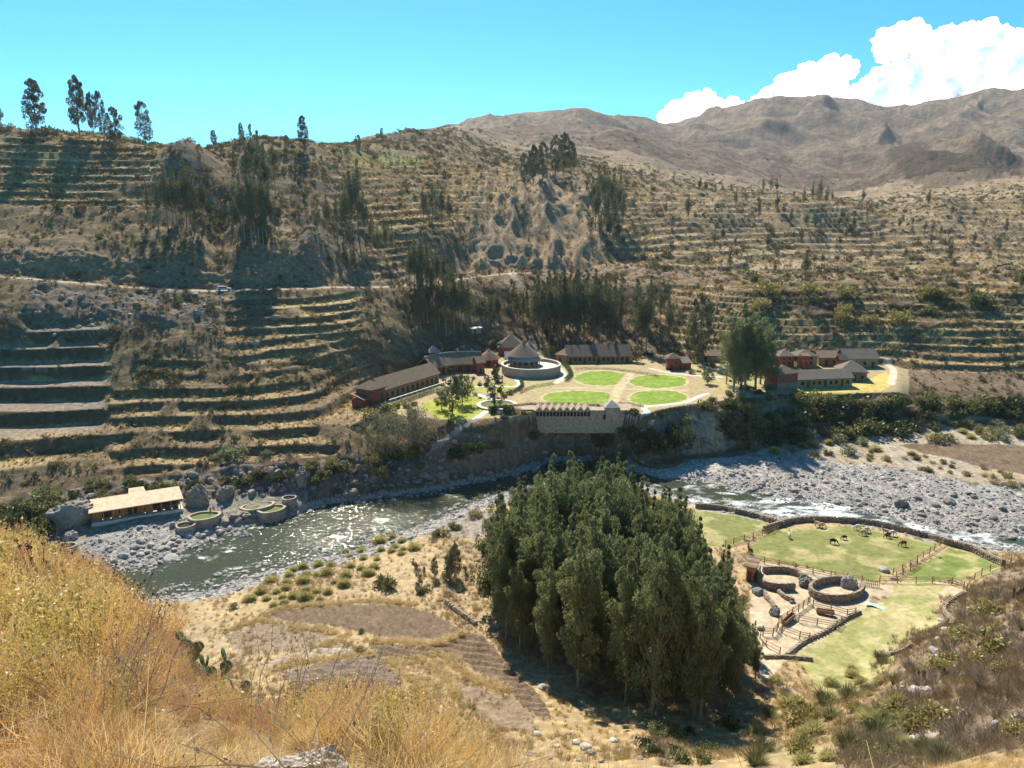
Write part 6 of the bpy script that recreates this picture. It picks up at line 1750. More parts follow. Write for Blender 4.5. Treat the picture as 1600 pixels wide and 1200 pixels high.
for x, y, gz, m, yaw, lab in ((471, 188, 0, M_WOOLW, 1.4, 'white alpaca standing upright alone near the dividing fence'), (606, 132, 0, M_WOOLC, 2.9, 'cream alpaca under the wall, nearer the grove of the pair'), (624, 138, 1, M_WOOLC, 0.2, 'cream alpaca grazing, second of the pair under the wall'),
                              (803, 148, 1, M_WOOLW, 3.0, 'white alpaca grazing beside the curve of the wall'), (838, 160, 1, M_WOOLW, .2, 'white alpaca grazing just behind the brown and cream one'), (828, 172, 1, M_WOOLC, 3.3, 'cream brown alpaca grazing below the white pair'),
                              (934, 170, 0, M_WOOLC, 2.6, 'cream alpaca standing at the outer end of the herd by the wall'), (963, 176, 1, M_WOOLW, .1, 'white alpaca grazing nearest the rapids side of the herd'), (945, 185, 1, M_WOOLB, 3.4, 'brown alpaca grazing between two pale ones'),
                              (680, 216, 1, M_WOOLK, -.4, 'black alpaca grazing in the middle of the pasture'), (737, 194, 1, M_WOOLK, 3.0, 'small black alpaca behind the other black one'), (1020, 226, 1, M_WOOLB, 3.2, 'dark brown alpaca grazing alone near the crossing fence'),
                              (284, 262, 0, M_WOOLB, 2.0, 'dark brown alpaca standing at the grove end of the pasture')):
    px, py = P8([(x, y)])[0]; P = hit(px, py, 90)
    o = link(bpy.data.objects.new('alpaca', (AG if gz else AS)[m.name])); o.location = P + Vector((0, 0, -.02)); o.rotation_euler = (0, 0, yaw)
    k = 1.12 if 'small' not in lab else .85
    o.scale = (k, k, k); set_props(o, lab, 'alpaca', 'alpacas grazing in the pasture')

# bathers by the pools
M_SKIN = plain_mat("skin", (.42, .26, .18), .6, 5, .1, 0); M_SHIRTW = plain_mat("white_cloth", (.72, .72, .74), .9, 5, .1, 0); M_SHIRTB = plain_mat("blue_cloth", (.10, .14, .28), .9, 5, .1, 0); M_SHIRTR = plain_mat("red_cloth", (.40, .08, .07), .9, 5, .1, 0); M_HAIR = plain_mat("dark_hair", (.025, .02, .018), .7, 20, .2, 0)
def person(label, P, yaw, shirt, trousers, pose):
    a = {'stand': .0, 'reach': .45, 'walk': .12}[pose]; st = .18 if pose == 'walk' else .05
    n = [((0, 0, .95), (.15, .11)), ((0, 0, 1.15), (.14, .10)), ((0, 0, 1.38), (.17, .11)), ((0, 0, 1.50), (.06, .06)), ((0, .01, 1.60), (.085, .095)), ((0, .015, 1.71), (.075, .085))]
    e = [(0, 1), (1, 2), (2, 3), (3, 4), (4, 5)]
    for sd in (-1, 1):
        k = len(n); f = st * sd
        n += [((sd * .10, 0, .82), .095), ((sd * .11, f * .6 + .02, .48), .065), ((sd * .11, f, .10), .045), ((sd * .11, f + .14, .03), .035)]
        e += [(0, k), (k, k + 1), (k + 1, k + 2), (k + 2, k + 3)]
        k = len(n); f = -f
        n += [((sd * .21, 0, 1.40), .06), ((sd * .26, f * .5 - .02 + a * .3, 1.13), .045), ((sd * .25, f + .08 + a, .90 + a * .5), .035), ((sd * .25, f + .11 + a * 1.1, .80 + a * .55), .032)]
        e += [(2, k), (k, k + 1), (k + 1, k + 2), (k + 2, k + 3)]
    me = skin_body('body', n, e, M_SKIN, 2)
    root = empty('person', P, yaw, label, 'person', 'bathers by the pools')
    link(bpy.data.objects.new('body', me), root)
    # clothes: the body's own surface, a little fuller
    def shell(nm, z0, z1, m, grow, amax=9):
        bm = bmesh.new(); bm.from_mesh(me); bm.normal_update()
        bad = [v for v in bm.verts if not (z0 < v.co.z < z1 and abs(v.co.x) < amax)]
        for v in bm.verts: v.co += v.normal * grow
        bmesh.ops.delete(bm, geom=bad, context='VERTS')
        q = bpy.data.meshes.new(nm); bm.to_mesh(q); bm.free(); q.materials.append(m)
        for p in q.polygons: p.use_smooth = True
        link(bpy.data.objects.new(nm, q), root)
    shell('shirt', .98, 1.46, shirt, .018, .29); shell('trousers', .42, .985, trousers, .024, .205); shell('hair', 1.66, 2.0, M_HAIR, .014, .1)
for px, py, yaw, sh, tr, pose, lab in ((334, 799, .4, M_SHIRTW, M_SHIRTB, 'stand', 'person in a white shirt and dark blue shorts standing by the murky pool'), (341, 797, 2.6, M_SHIRTB, M_WHITE, 'reach', 'person in a dark blue top reaching forward beside the pools'),
                                       (329, 803, -1.2, M_SHIRTR, M_DARK, 'walk', 'person in a red top walking along the murky pool rim'), (347, 800, 3.4, M_SHIRTW, M_DARK, 'walk', 'person in a white top and black shorts stepping towards the river')):
    person(lab, hit(px, py, 100), yaw, sh, tr, pose)

# car on the hillside road
def car(label, px, py, paint_):
    P = hit(px, py, 150)
    Q = hit(px + 14, py + .2, 150)
    i = int(np.argmin(np.abs(TS - P.x / P.y))); D = KD[17, i] + 1.6
    t = TS[i]; X, Y = t * D, D
    d = math.atan2((KD[17, i + 3] - KD[17, i - 3]) , (TS[i + 3] * KD[17, i + 3] - TS[i - 3] * KD[17, i - 3]))
    root = empty('car', Vector((X, Y, float(grid_z(X, Y)) + .02)), d, label, 'car')
    b = MB()
    prof = [(-2.15, .45), (-2.2, .85), (-1.9, 1.0), (-1.55, 1.55), (.35, 1.55), (1.0, 1.02), (1.95, .9), (2.15, .7), (2.15, .42)]
    k = len(prof)
    b.poly([(x, y, z) for y in (-.86, .86) for x, z in prof], [tuple(range(k)), tuple(range(2 * k - 1, k - 1, -1))] + [(i, k + i, k + (i + 1) % k, (i + 1) % k) for i in range(k)])
    b.build('body', paint_, root)
    for y in (-.875, .865):
        for pr in ([(-1.4, 1.05), (-1.25, 1.47), (-.55, 1.47), (-.55, 1.05)], [(-.45, 1.05), (-.45, 1.47), (.28, 1.47), (.78, 1.05)]):
            w = MB(); w.poly([(x, y, z) for x, z in pr] + [(x, y + .012, z) for x, z in pr], [(0, 1, 2, 3), (7, 6, 5, 4), (0, 4, 5, 1), (1, 5, 6, 2), (2, 6, 7, 3), (3, 7, 4, 0)]); w.build('window', M_DARK, root)
        for x in (-1.35, 1.35):
            w = MB(); w.cone((0, 0), .34, .34, -.11, .11, 16); o = w.build('wheel', M_DARK, root); o.location = (x, y * .95, .34); o.rotation_euler = (PI / 2, 0, 0)
            w = MB(); w.cone((0, 0), .2, .2, -.12, .12, 12); q = w.build('rim', M_STONE, o)
    for y in (-.6, .6):
        w = MB(); w.box(2.13, 2.17, y - .16, y + .16, .62, .78); w.build('headlight', M_WHITE, root)
car('silver blue car parked on the dirt road across the hillside', 349, 456, plain_mat("blue_car_paint", (.30, .36, .45), .3, 3, .03, 0, spec=.5))
# ------------------------------------------------------------------ bushes, each a thing
M_BUSH_D = leaf_mat("dark_bush_leaves", (.045, .062, .022), (.11, .135, .045), .3)
M_BUSH_O = leaf_mat("olive_bush_leaves", (.10, .11, .04), (.24, .23, .085), .4)
M_BUSH_P = leaf_mat("pale_bush_leaves", (.17, .19, .10), (.30, .31, .18), .35)
M_BUSH_Y = leaf_mat("yellow_bush_leaves", (.20, .18, .06), (.36, .30, .11), .4)
M_TWIG = leaf_mat("dry_twigs", (.21, .16, .115), (.38, .29, .21), .3)
def bush_mesh(seed, m, n=620, leaf=.24, k=9):
    r = np.random.default_rng(seed); C, A = [], []
    for i in range(k):
        a = r.random() * 6.28; q = math.sqrt(r.random()) * .62
        c = np.array([math.cos(a) * q, math.sin(a) * q, .32 + .34 * r.random() * (1 - q * .6)]); s = .34 + .16 * r.random()
        d = unit(r.normal(size=(n // k, 3)))
        C.append(c + d * s * (.55 + .45 * r.random((n // k, 1)) ** .6)); A.append(d * .8 + r.normal(size=d.shape) * .6 + [0, 0, .35])
    C = np.concatenate(C); A = np.concatenate(A); ok = C[:, 2] > -.04; C, A = C[ok], A[ok]
    V, Fq = leaves(C, A, leaf * (.6 + .8 * r.random(len(C))), leaf * .45 * (.6 + .8 * r.random(len(C))), r)
    return np_mesh("bush", V, Fq, m)
def pompom_mesh(seed, m, n=900):
    """a round tussock: blades that spring from the middle to every side"""
    r = np.random.default_rng(seed)
    d = unit(r.normal(size=(n, 3)) + [0, 0, .55]); d[:, 2] = np.abs(d[:, 2]) * .95 + .03
    L = .55 + .35 * r.random(n); s = .25 + .4 * r.random(n)
    C = d * s[:, None] * np.array([1, 1, .92]); A = d + r.normal(size=(n, 3)) * .22 - np.array([0, 0, .25]) * s[:, None]
    V, Fq = leaves(C, A, L * .8, .045 * (.6 + .8 * r.random(n)), r)
    return np_mesh("tussock", V, Fq, m)
BUSH = {'dark': [bush_mesh(900 + i, M_BUSH_D) for i in range(3)], 'olive': [bush_mesh(910 + i, M_BUSH_O) for i in range(3)], 'pale': [bush_mesh(920 + i, M_BUSH_P, leaf=.2) for i in range(2)], 'yellow': [bush_mesh(930 + i, M_BUSH_Y, leaf=.2) for i in range(2)],
        'tussock': [pompom_mesh(940 + i, M_TUSS) for i in range(4)], 'green_tussock': [tuft_mesh(945 + i, 420, .9, .9, .04, M_BUSH_O, .5, 3, .25) for i in range(3)],
        'twig': [tuft_mesh(950 + i, 300, .8, .95, .028, M_TWIG, .15, 2, .3) for i in range(3)]}
def bush(kind, px, py, wpx, label, group=None, dmin=58, hk=1.0, name='bush', cat='bush'):
    P = hit(px, py, dmin)
    if P is None or P.y > 800: return None
    s = wpx / 2 * P.length / F_PX
    if name == 'bush': name = {'twig': 'dry_shrub', 'tussock': 'tussock', 'green_tussock': 'tussock'}.get(kind, 'bush')
    o = link(bpy.data.objects.new(name, random.choice(BUSH[kind]))); o.location = P - Vector((0, 0, .08 * s)); o.scale = (s, s, s * hk * random.uniform(.85, 1.15)); o.rotation_euler = (random.gauss(0, .08), random.gauss(0, .08), random.random() * 6.28)
    return set_props(o, label, cat, group)
ADJ = {'dark': 'dark green', 'olive': 'olive green', 'pale': 'silvery', 'yellow': 'yellowish', 'tussock': 'straw yellow', 'green_tussock': 'green grassy', 'twig': 'dry twiggy'}
def bushes(poly, n, kinds, w, label, group, gap=.55, dmin=58, hk=1.0, name='bush', cat='bush'):
    """spread bushes over a piece of ground"""
    x0, x1 = min(p[0] for p in poly), max(p[0] for p in poly); y0, y1 = min(p[1] for p in poly), max(p[1] for p in poly)
    got = []
    for _ in range(n * 60):
        if len(got) >= n: break
        x, y = random.uniform(x0, x1), random.uniform(y0, y1)
        if not polymask(poly, np.array([x]), np.array([y]))[0]: continue
        ww = random.uniform(*w)
        if any(abs(x - a) < ww * gap and abs(y - b) < ww * gap * .55 for a, b in got): continue
        k = random.choice(kinds)
        sz = 'large' if ww > w[0] + .67 * (w[1] - w[0]) else 'small' if ww < w[0] + .33 * (w[1] - w[0]) else 'middling'
        if bush(k, x, y, ww, sz + ' ' + ADJ[k] + ' ' + label, group, dmin, hk, name, cat): got.append((x, y))
bushes([(388, 938), (430, 903), (500, 874), (560, 850), (625, 838), (640, 858), (600, 885), (560, 912), (520, 934), (450, 950), (400, 948)], 44, ['tussock'], (17, 37), 'round tussock in the dense belt along the gravel', 'tussocks in the belt along the gravel', .66, name='tussock', cat='tussock')
for x, y, w, k, lab in ((647, 858, 34, 'tussock', 'big round tussock alone on the dry rise near the river'), (612, 862, 22, 'tussock', 'tussock between the belt and the big round one'), (600, 918, 42, 'olive', 'wide olive bush on the bare rise above the ploughed field'), (663, 925, 28, 'olive', 'green bush near the saplings'),
                        (690, 838, 30, 'olive', 'green bush by the muddy hollow at the river bank'), (712, 826, 26, 'olive', 'second green bush by the muddy hollow'), (742, 808, 30, 'yellow', 'yellowish bush on the bank close to the grove'), (678, 846, 20, 'twig', 'dry twiggy bush by the muddy hollow'),
                        (755, 853, 14, 'dark', 'small dark bush beside the grove corner'), (563, 1018, 22, 'green_tussock', 'green tussock on the boundary of the ploughed plots'), (564, 988, 16, 'green_tussock', 'smaller green tussock beside the large ploughed field'), (575, 898, 34, 'tussock', 'large tussock at the upper end of the belt'),
                        (365, 951, 18, 'pale', 'pale green clump alone near the gravel'), (365, 716, 44, 'pale', 'long silvery bush on the golden terrace'), (415, 712, 26, 'pale', 'small silvery bush beside the long one on the terrace'), (340, 716, 24, 'pale', 'silvery bush at the lower end of the terrace'),
                        (120, 785, 30, 'dark', 'dark bush on the rim above the earthy outcrop'), (248, 768, 34, 'olive', 'green bush behind the bath shelter roof'), (400, 748, 30, 'dark', 'dark green bush on the terrace wall above the pools'), (352, 752, 22, 'olive', 'green bush above the bathers'), (700, 930, 24, 'twig', 'dry bush near the low field wall')):
    bush(k, x, y, w, lab)
bushes([(20, 790), (90, 780), (110, 830), (60, 850), (10, 840)], 10, ['dark', 'olive'], (30, 55), 'bush in the thicket on the bank beyond the golden slope', 'bushes beyond the golden slope', .4)
bushes([(150, 762), (300, 740), (460, 722), (470, 745), (300, 770), (160, 782)], 16, ['dark', 'olive', 'twig'], (20, 40), 'bush on the terrace edge above the bath shelter and pools', 'bushes on the terrace edge above the pools', .4)
bushes([(480, 730), (560, 716), (660, 700), (760, 690), (780, 700), (700, 726), (600, 745), (490, 760)], 26, ['dark', 'olive', 'olive', 'twig', 'yellow'], (18, 38), 'bush on the rocky river cliff below the thicket', 'bushes on the rocky river cliff', .4)
for i, px in enumerate(range(768, 1000, 13)):
    D = random.uniform(199.0, 201.9); t = t_of(px, 685); X = t * D; k = random.choice(['dark', 'olive', 'twig', 'olive']); sz = random.uniform(1.1, 2.3)
    o = link(bpy.data.objects.new('dry_shrub' if k == 'twig' else 'bush', random.choice(BUSH[k]))); o.location = (X, D, float(grid_z(X, D)) - .1); o.scale = (sz, sz, sz * 1.15); o.rotation_euler = (0, 0, random.random() * 6.28)
    set_props(o, ('large ' if sz > 1.7 else 'small ') + ADJ[k] + ' bush at the foot of the bath house wall', 'bush', 'bushes at the foot of the bath house')
bushes([(560, 650), (650, 640), (700, 655), (690, 690), (600, 700), (560, 690)], 18, ['olive', 'yellow', 'twig', 'dark'], (18, 40), 'bush in the undergrowth of the half bare trees', 'bushes under the half bare trees', .4)
for x, y, w, k, h, lab in ((945, 698, 46, 'dark', 1.2, 'rounded dark bush under the corner of the bath house'), (985, 690, 40, 'dark', 1.3, 'dark bush between the bath house and the big round tree bush'), (1012, 706, 62, 'dark', 1.25, 'largest rounded dark bush on the cliff opposite the grove'),
                           (1062, 700, 58, 'dark', 1.3, 'rounded dark bush beside the bare pale cliff face'), (1040, 706, 26, 'pale', 1.2, 'pale bush between the two big dark ones on the cliff'), (965, 676, 26, 'olive', 1.2, 'light olive bush at the foot of the turret'), (1070, 662, 34, 'pale', 1.0, 'grey bush on the cliff rim by the white path'), (1104, 640, 34, 'olive', 1.0, 'green bush on the cliff rim at the path end'), (1035, 652, 14, 'dark', 1.2, 'small dark bush by the stone plots under the white path')):
    bush(k, x, y, w, lab, None, 150, h)
bushes([(1118, 660), (1135, 636), (1165, 640), (1230, 650), (1260, 690), (1180, 700), (1150, 695), (1135, 690)], 30, ['dark', 'olive', 'dark', 'pale'], (24, 44), 'bush on the cliff side below the tall trees', 'bushes on the cliff side below the tall trees', .36, 150)
bushes([(1225, 630), (1300, 628), (1400, 630), (1460, 640), (1440, 680), (1300, 690), (1230, 675)], 34, ['dark', 'olive', 'yellow', 'twig', 'olive'], (26, 50), 'bush in the thicket below the red compound', 'bushes in the thicket below the compound', .34, 150)
bushes([(1430, 622), (1600, 630), (1640, 655), (1440, 655)], 18, ['dark', 'olive', 'dark'], (26, 44), 'bush in the band behind the far terrace wall', 'bushes behind the far terrace wall', .36, 150)
bushes([(1150, 690), (1230, 668), (1420, 664), (1640, 664), (1640, 690), (1420, 690), (1380, 705), (1300, 715), (1180, 708)], 46, ['pale', 'olive', 'yellow', 'pale', 'tussock'], (16, 32), 'round bush on the sandy strip behind the gravel bar', 'bushes on the sandy strip', .5, 150)
bushes([(1250, 708), (1380, 700), (1600, 745), (1640, 775), (1500, 745), (1380, 728)], 30, ['twig', 'olive', 'yellow', 'twig'], (9, 20), 'bush on the sand beside the far ploughed field', 'small bushes beside the far ploughed field', .5, 150)
bushes([(1180, 1095), (1260, 1080), (1400, 1100), (1500, 1150), (1520, 1200), (1180, 1200)], 34, ['green_tussock', 'yellow', 'green_tussock', 'tussock'], (30, 60), 'bush in the damp hollow below the lower pasture', 'bushes in the damp hollow', .42, 40)
bushes([(1160, 1060), (1280, 1060), (1380, 1030), (1420, 1060), (1400, 1110), (1200, 1110)], 12, ['tussock', 'twig', 'green_tussock'], (20, 40), 'tussock at the foot of the lower pasture', 'tussocks at the foot of the lower pasture', .5, 40, name='tussock', cat='tussock')
bushes([(1420, 1040), (1490, 985), (1560, 915), (1640, 880), (1680, 1200), (1480, 1200), (1430, 1130)], 66, ['twig', 'twig', 'twig', 'twig', 'yellow'], (30, 66), 'bush on the brushy hill', 'dry bushes on the brushy hill', .36, 40, .8)
bushes([(1000, 1140), (1090, 1150), (1180, 1110), (1180, 1200), (1010, 1200)], 14, ['dark', 'olive', 'twig'], (26, 46), 'bush in the shade below the near corner of the grove', 'bushes in the grove shade', .4, 40)
bushes([(1180, 440), (1300, 450), (1560, 470), (1560, 520), (1350, 510), (1180, 500)], 22, ['yellow', 'twig', 'olive', 'yellow'], (22, 48), 'bush on the overgrown terraces', 'bushes on the overgrown terraces', .4, 200)
for poly, n, w_, lab, grp in (([(690, 600), (740, 588), (800, 600), (812, 615), (770, 634), (735, 622), (700, 618)], 16, (6, 13), 'garden shrub by the curved white paths below the lodge', 'garden shrubs by the white paths'),
                       ([(660, 562), (700, 556), (760, 556), (800, 562), (862, 560), (870, 572), (780, 575), (700, 574)], 16, (8, 16), 'garden shrub among the thatched lodge huts', 'garden shrubs among the huts'),
                       ([(990, 560), (1040, 562), (1100, 570), (1180, 575), (1205, 592), (1120, 600), (1080, 585), (1000, 572)], 16, (7, 15), 'garden shrub around the small red tower', 'garden shrubs around the red tower'),
                       ([(1100, 612), (1180, 605), (1230, 612), (1228, 624), (1150, 634), (1105, 628)], 12, (12, 24), 'shrub under the tall trees on the cliff rim', 'shrubs under the tall trees on the rim'),
                       ([(570, 640), (600, 632), (650, 632), (660, 650), (600, 655)], 8, (10, 18), 'shrub on the slope below the corner tower', 'shrubs below the corner tower')):
    bushes(poly, n, ['dark', 'olive', 'olive', 'pale'], w_, lab, grp, .5, 150, name='garden_shrub', cat='shrub')
def column_cactus(px, py, hpx, label):
    P = hit(px, py, 40); s = .75 * hpx * P.length / F_PX
    root = empty('column_cactus', P, 0, label, 'cactus')
    for i in range(5):
        m = MB(); h = s * random.uniform(.55, 1.0); x, y = random.gauss(0, s * .18), random.gauss(0, s * .18); l = random.gauss(0, .12) * h
        m.tube([((x, y, -.1), .07 * s), ((x + l * .3, y, h * .4), .085 * s), ((x + l, y, h * .9), .08 * s), ((x + l * 1.05, y, h), .03 * s)], 8); m.build('stem', M_CACTUS, root, True)
M_CACTUS = plain_mat("cactus_skin", (.085, .115, .045), .6, 6, .3, .3, .02)
for x, y, h, lab in ((1440, 1062, 22, 'clump of column cactus on the slope beside the water channel'), (1472, 1062, 26, 'leaning column cactus above the white stones on the brushy hill'), (1540, 1010, 40, 'large dark cactus clump high on the brushy hill'), (1590, 935, 26, 'cactus near the top of the brushy hill by the fence')):
    column_cactus(x, y, h, lab)

# ------------------------------------------------------------------ the near slope: dry grass and brush
M_G1 = leaf_mat("dry_blades", (.56, .37, .125), (.84, .66, .34), .45)
M_G2 = leaf_mat("amber_stems", (.54, .30, .09), (.84, .56, .20), .45)
M_G3 = leaf_mat("russet_stems", (.33, .16, .08), (.57, .34, .18), .4)
M_G4 = leaf_mat("olive_stalks", (.38, .29, .075), (.60, .46, .15), .45)
M_SEED = plain_mat("dark_seed_heads", (.05, .03, .02), .9, 5, .2, 0)
def brush_mesh(seed, m, n=95, h=1.0, spr=.5, width=.008, bits=420, bit=.035, base=.12):
    """thin upright stems with small dry leaves on their upper part"""
    r = np.random.default_rng(seed)
    a = r.random(n) * 6.28; lean = spr * (.2 + .8 * r.random(n)); hh = h * (.6 + .45 * r.random(n)); rad = base * np.sqrt(r.random(n))
    side = unit(np.stack([r.normal(size=n), r.normal(size=n), np.zeros(n)], 1))
    seg = 4; V = np.zeros((n, seg + 1, 2, 3)); 
    jit = r.normal(size=(n, 2)) * .04
    def at(u, i=slice(None)):
        return np.stack([np.cos(a[i]) * (rad[i] + lean[i] * u ** 1.3) + jit[i, 0] * np.sin(5 * u), np.sin(a[i]) * (rad[i] + lean[i] * u ** 1.3) + jit[i, 1] * np.sin(6 * u), hh[i] * u - .04], -1)
    for k in range(seg + 1):
        u = k / seg; p = at(np.full(n, u)); w = width * (1 - .6 * u)
        V[:, k, 0] = p - side * w / 2; V[:, k, 1] = p + side * w / 2
    idx = np.arange(n * (seg + 1) * 2).reshape(n, seg + 1, 2)
    Fq = np.concatenate([np.stack([idx[:, k, 0], idx[:, k, 1], idx[:, k + 1, 1], idx[:, k + 1, 0]], 1) for k in range(seg)])
    i = r.integers(0, n, bits); u = .35 + .68 * r.random(bits) ** .7
    C = at(u, i) + r.normal(size=(bits, 3)) * .03
    V2, F2 = leaves(C, r.normal(size=(bits, 3)) + [0, 0, .6], bit * (.5 + r.random(bits) * 1.2), bit * .5 * (.5 + r.random(bits)), r)
    V = np.concatenate([V.reshape(-1, 3), V2]); Fq = np.concatenate([Fq, F2 + n * (seg + 1) * 2])
    return np_mesh("brush", V, Fq, m)
def front():
    r = np.random.default_rng(77)
    GR = [proto("tuft", tuft_mesh(960 + i, 46, .26 + .08 * i, .40, .006, M_G1, 1.1, 4, .16)) for i in range(4)] + [proto("tuft", tuft_mesh(964 + i, 46, .30, .36, .006, M_G2, 1.0, 4, .16)) for i in range(2)] + [proto("tuft", tuft_mesh(966 + i, 40, .24, .40, .006, M_G3, 1.2, 4, .18)) for i in range(2)]
    LONG = [proto("stem", tuft_mesh(1200 + i, 3, .5, .6, .006, M_G1, 1.3, 7, .1)) for i in range(4)]
    BR = [proto("brush", brush_mesh(970 + i, M_G2)) for i in range(3)] + [proto("brush", brush_mesh(975 + i, M_G3, bits=520, bit=.03, spr=.55)) for i in range(3)] + [proto("stalk", brush_mesh(980 + i, M_G4, n=30, h=1.0, spr=.22, width=.012, bits=420, bit=.05)) for i in range(2)] + [proto("brush", brush_mesh(985 + i, M_G1, n=120, h=.9, spr=.4, bits=300)) for i in range(2)]
    vis = (SEG < 3.2) & (GY > 1.4) & (np.abs(GT) < .9)
    keep = 1 - .93 * gauss(325, 1062, 62, 60)
    w = vis * np.clip((6 / np.maximum(GY, 2)) ** 1.5, .02, 3) * keep * (.25 + sstep(-.5, .35, fbm(GX / 1.1, GY / 1.1, 3, 410)))
    P = sample(w, 12000, 78)
    s = np.clip(r.lognormal(0, .35, len(P)), .45, 1.7) * np.clip(P[:, 1] / 9, .8, 1.3)
    q = fbm(P[:, 0] / 1.6, P[:, 1] / 1.6, 3, 411) + r.normal(size=len(P)) * .25
    px = grid_of(PX, P[:, 0], P[:, 1])
    q = q + .35 * sstep(380, 480, px) + .12
    k = np.where(q > .8, 6 + r.integers(0, 2, len(P)), np.where(q > .5, 4 + r.integers(0, 2, len(P)), r.integers(0, 4, len(P))))
    hf = np.interp(px, [0, 200, 250, 300, 440, 480, 800], [1, 1, .7, .5, .5, .85, .85]); s *= hf
    scatter("near_grass", P, s, k, GR, rot=np.stack([r.normal(size=len(P)) * .45, r.normal(size=len(P)) * .45, r.random(len(P)) * 6.3], 1))
    P = sample(w * (GY < 16) * (GY > 3.2), 700, 81)
    scatter("long_stems", P, np.clip(r.lognormal(-.1, .3, len(P)), .5, 1.5), r.integers(0, 4, len(P)), LONG, rot=np.stack([r.normal(size=len(P)) * .5, r.normal(size=len(P)) * .5, r.random(len(P)) * 6.3], 1))
    # brush: amber at left, russet in the middle, stalks at right
    w = vis * (GY > 4.2) * np.clip((14 / np.maximum(GY, 5)) ** 1.0, .3, 2) * (.25 + sstep(-.4, .4, fbm(GX / 3.5, GY / 3.5, 3, 401)))
    w *= np.where(PX < 790, 1, .12)
    w *= keep
    P = sample(w, 5200, 79)
    px = grid_of(PX, P[:, 0], P[:, 1]); py = grid_of(PY, P[:, 0], P[:, 1])
    q = fbm(P[:, 0] / 4, P[:, 1] / 4, 2, 402)
    k = np.zeros(len(P), int)
    russet = (((px > 200) & (px < 440) & (py > 1010)) | (q > .35) | ((px > 80) & (px < 330) & (py < 975) & (q > -.35)))
    k = np.where(russet, 3 + r.integers(0, 3, len(P)), r.integers(0, 3, len(P)))
    k = np.where((px > 455) & (r.random(len(P)) < .35), 6 + r.integers(0, 2, len(P)), k)
    k = np.where(r.random(len(P)) < .14, 8 + r.integers(0, 2, len(P)), k)
    hmax = np.interp(px, [0, 150, 240, 300, 360, 430, 500, 620, 720, 800], [.95, .9, .5, .36, .34, .34, .75, .8, .65, .4])
    s = hmax * np.clip(r.lognormal(-.05, .22, len(P)), .5, 1.4)
    s *= np.clip(P[:, 1] / 10, .42, 1.0)
    scatter("dry_brush", P, s, k, BR)
    w = vis * (GY > 3.5) * (GY < 22) * keep * sstep(-.1, .3, fbm(GX / 2.2, GY / 2.2, 2, 420))
    TW = [proto("twig", brush_mesh(1400 + i, M_TWIG, n=26, h=.55, spr=.55, width=.007, bits=120, bit=.022)) for i in range(3)]
    P = sample(w, 420, 83); scatter("dead_twigs", P, np.clip(r.lognormal(-.1, .3, len(P)), .5, 1.4), r.integers(0, 3, len(P)), TW, rot=np.stack([r.normal(size=len(P)) * .3, r.normal(size=len(P)) * .3, r.random(len(P)) * 6.3], 1))
    # dark seed heads on tall stems
    st = []
    for i in range(3):
        rr = np.random.default_rng(990 + i); n = 9
        a = rr.random(n) * 6.28; sp = .45 * rr.random(n); h = .75 + .45 * rr.random(n)
        V, Fq = tubes([[((0, 0, 0), .006), ((math.cos(x) * y * .5, math.sin(x) * y * .5, z * .6), .005), ((math.cos(x) * y, math.sin(x) * y, z), .004)] for x, y, z in zip(a, sp, h)], 4)
        oc = np.array([(1, 0, 0), (0, 1, 0), (-1, 0, 0), (0, -1, 0), (0, 0, 1), (0, 0, -1)]) * .032
        f = np.array([(0, 1, 4, 4), (1, 2, 4, 4), (2, 3, 4, 4), (3, 0, 4, 4), (1, 0, 5, 5), (2, 1, 5, 5), (3, 2, 5, 5), (0, 3, 5, 5)])
        vs_, fs = [tuple(v) for v in V], [tuple(map(int, q)) for q in Fq]
        for x, y, z in zip(a, sp, h):
            b = len(vs_); vs_ += [tuple(o + [math.cos(x) * y, math.sin(x) * y, z]) for o in oc]; fs += [tuple(b + int(t) for t in q[:3]) for q in f]
        me = bpy.data.meshes.new("seed_stalk"); me.from_pydata(vs_, [], fs); me.materials.append(M_SEED); st.append(proto("seed_stalk", me))
    w = vis * (GY > 11) * ((PX < 300) & (PY < 1010)) * 1.0
    P = sample(w, 210, 80); scatter("seed_stalks", P, np.clip(r.lognormal(0, .15, len(P)), .7, 1.3), r.integers(0, 3, len(P)), st)
front()
def ground_at(px, D):
    t = t_of(px, 1030); return Vector((t * D, D, float(grid_z(t * D, D))))
# the single round amber bush against the river
P = ground_at(258, 21.5)
o = link(bpy.data.objects.new('amber_bush', brush_mesh(1001, M_G2, n=420, h=1.0, spr=.75, bits=4200, bit=.035, base=.3))); o.location = P; o.scale = (1.0, 1.0, 1.35); set_props(o, 'round amber dry bush standing out against the river', 'bush')
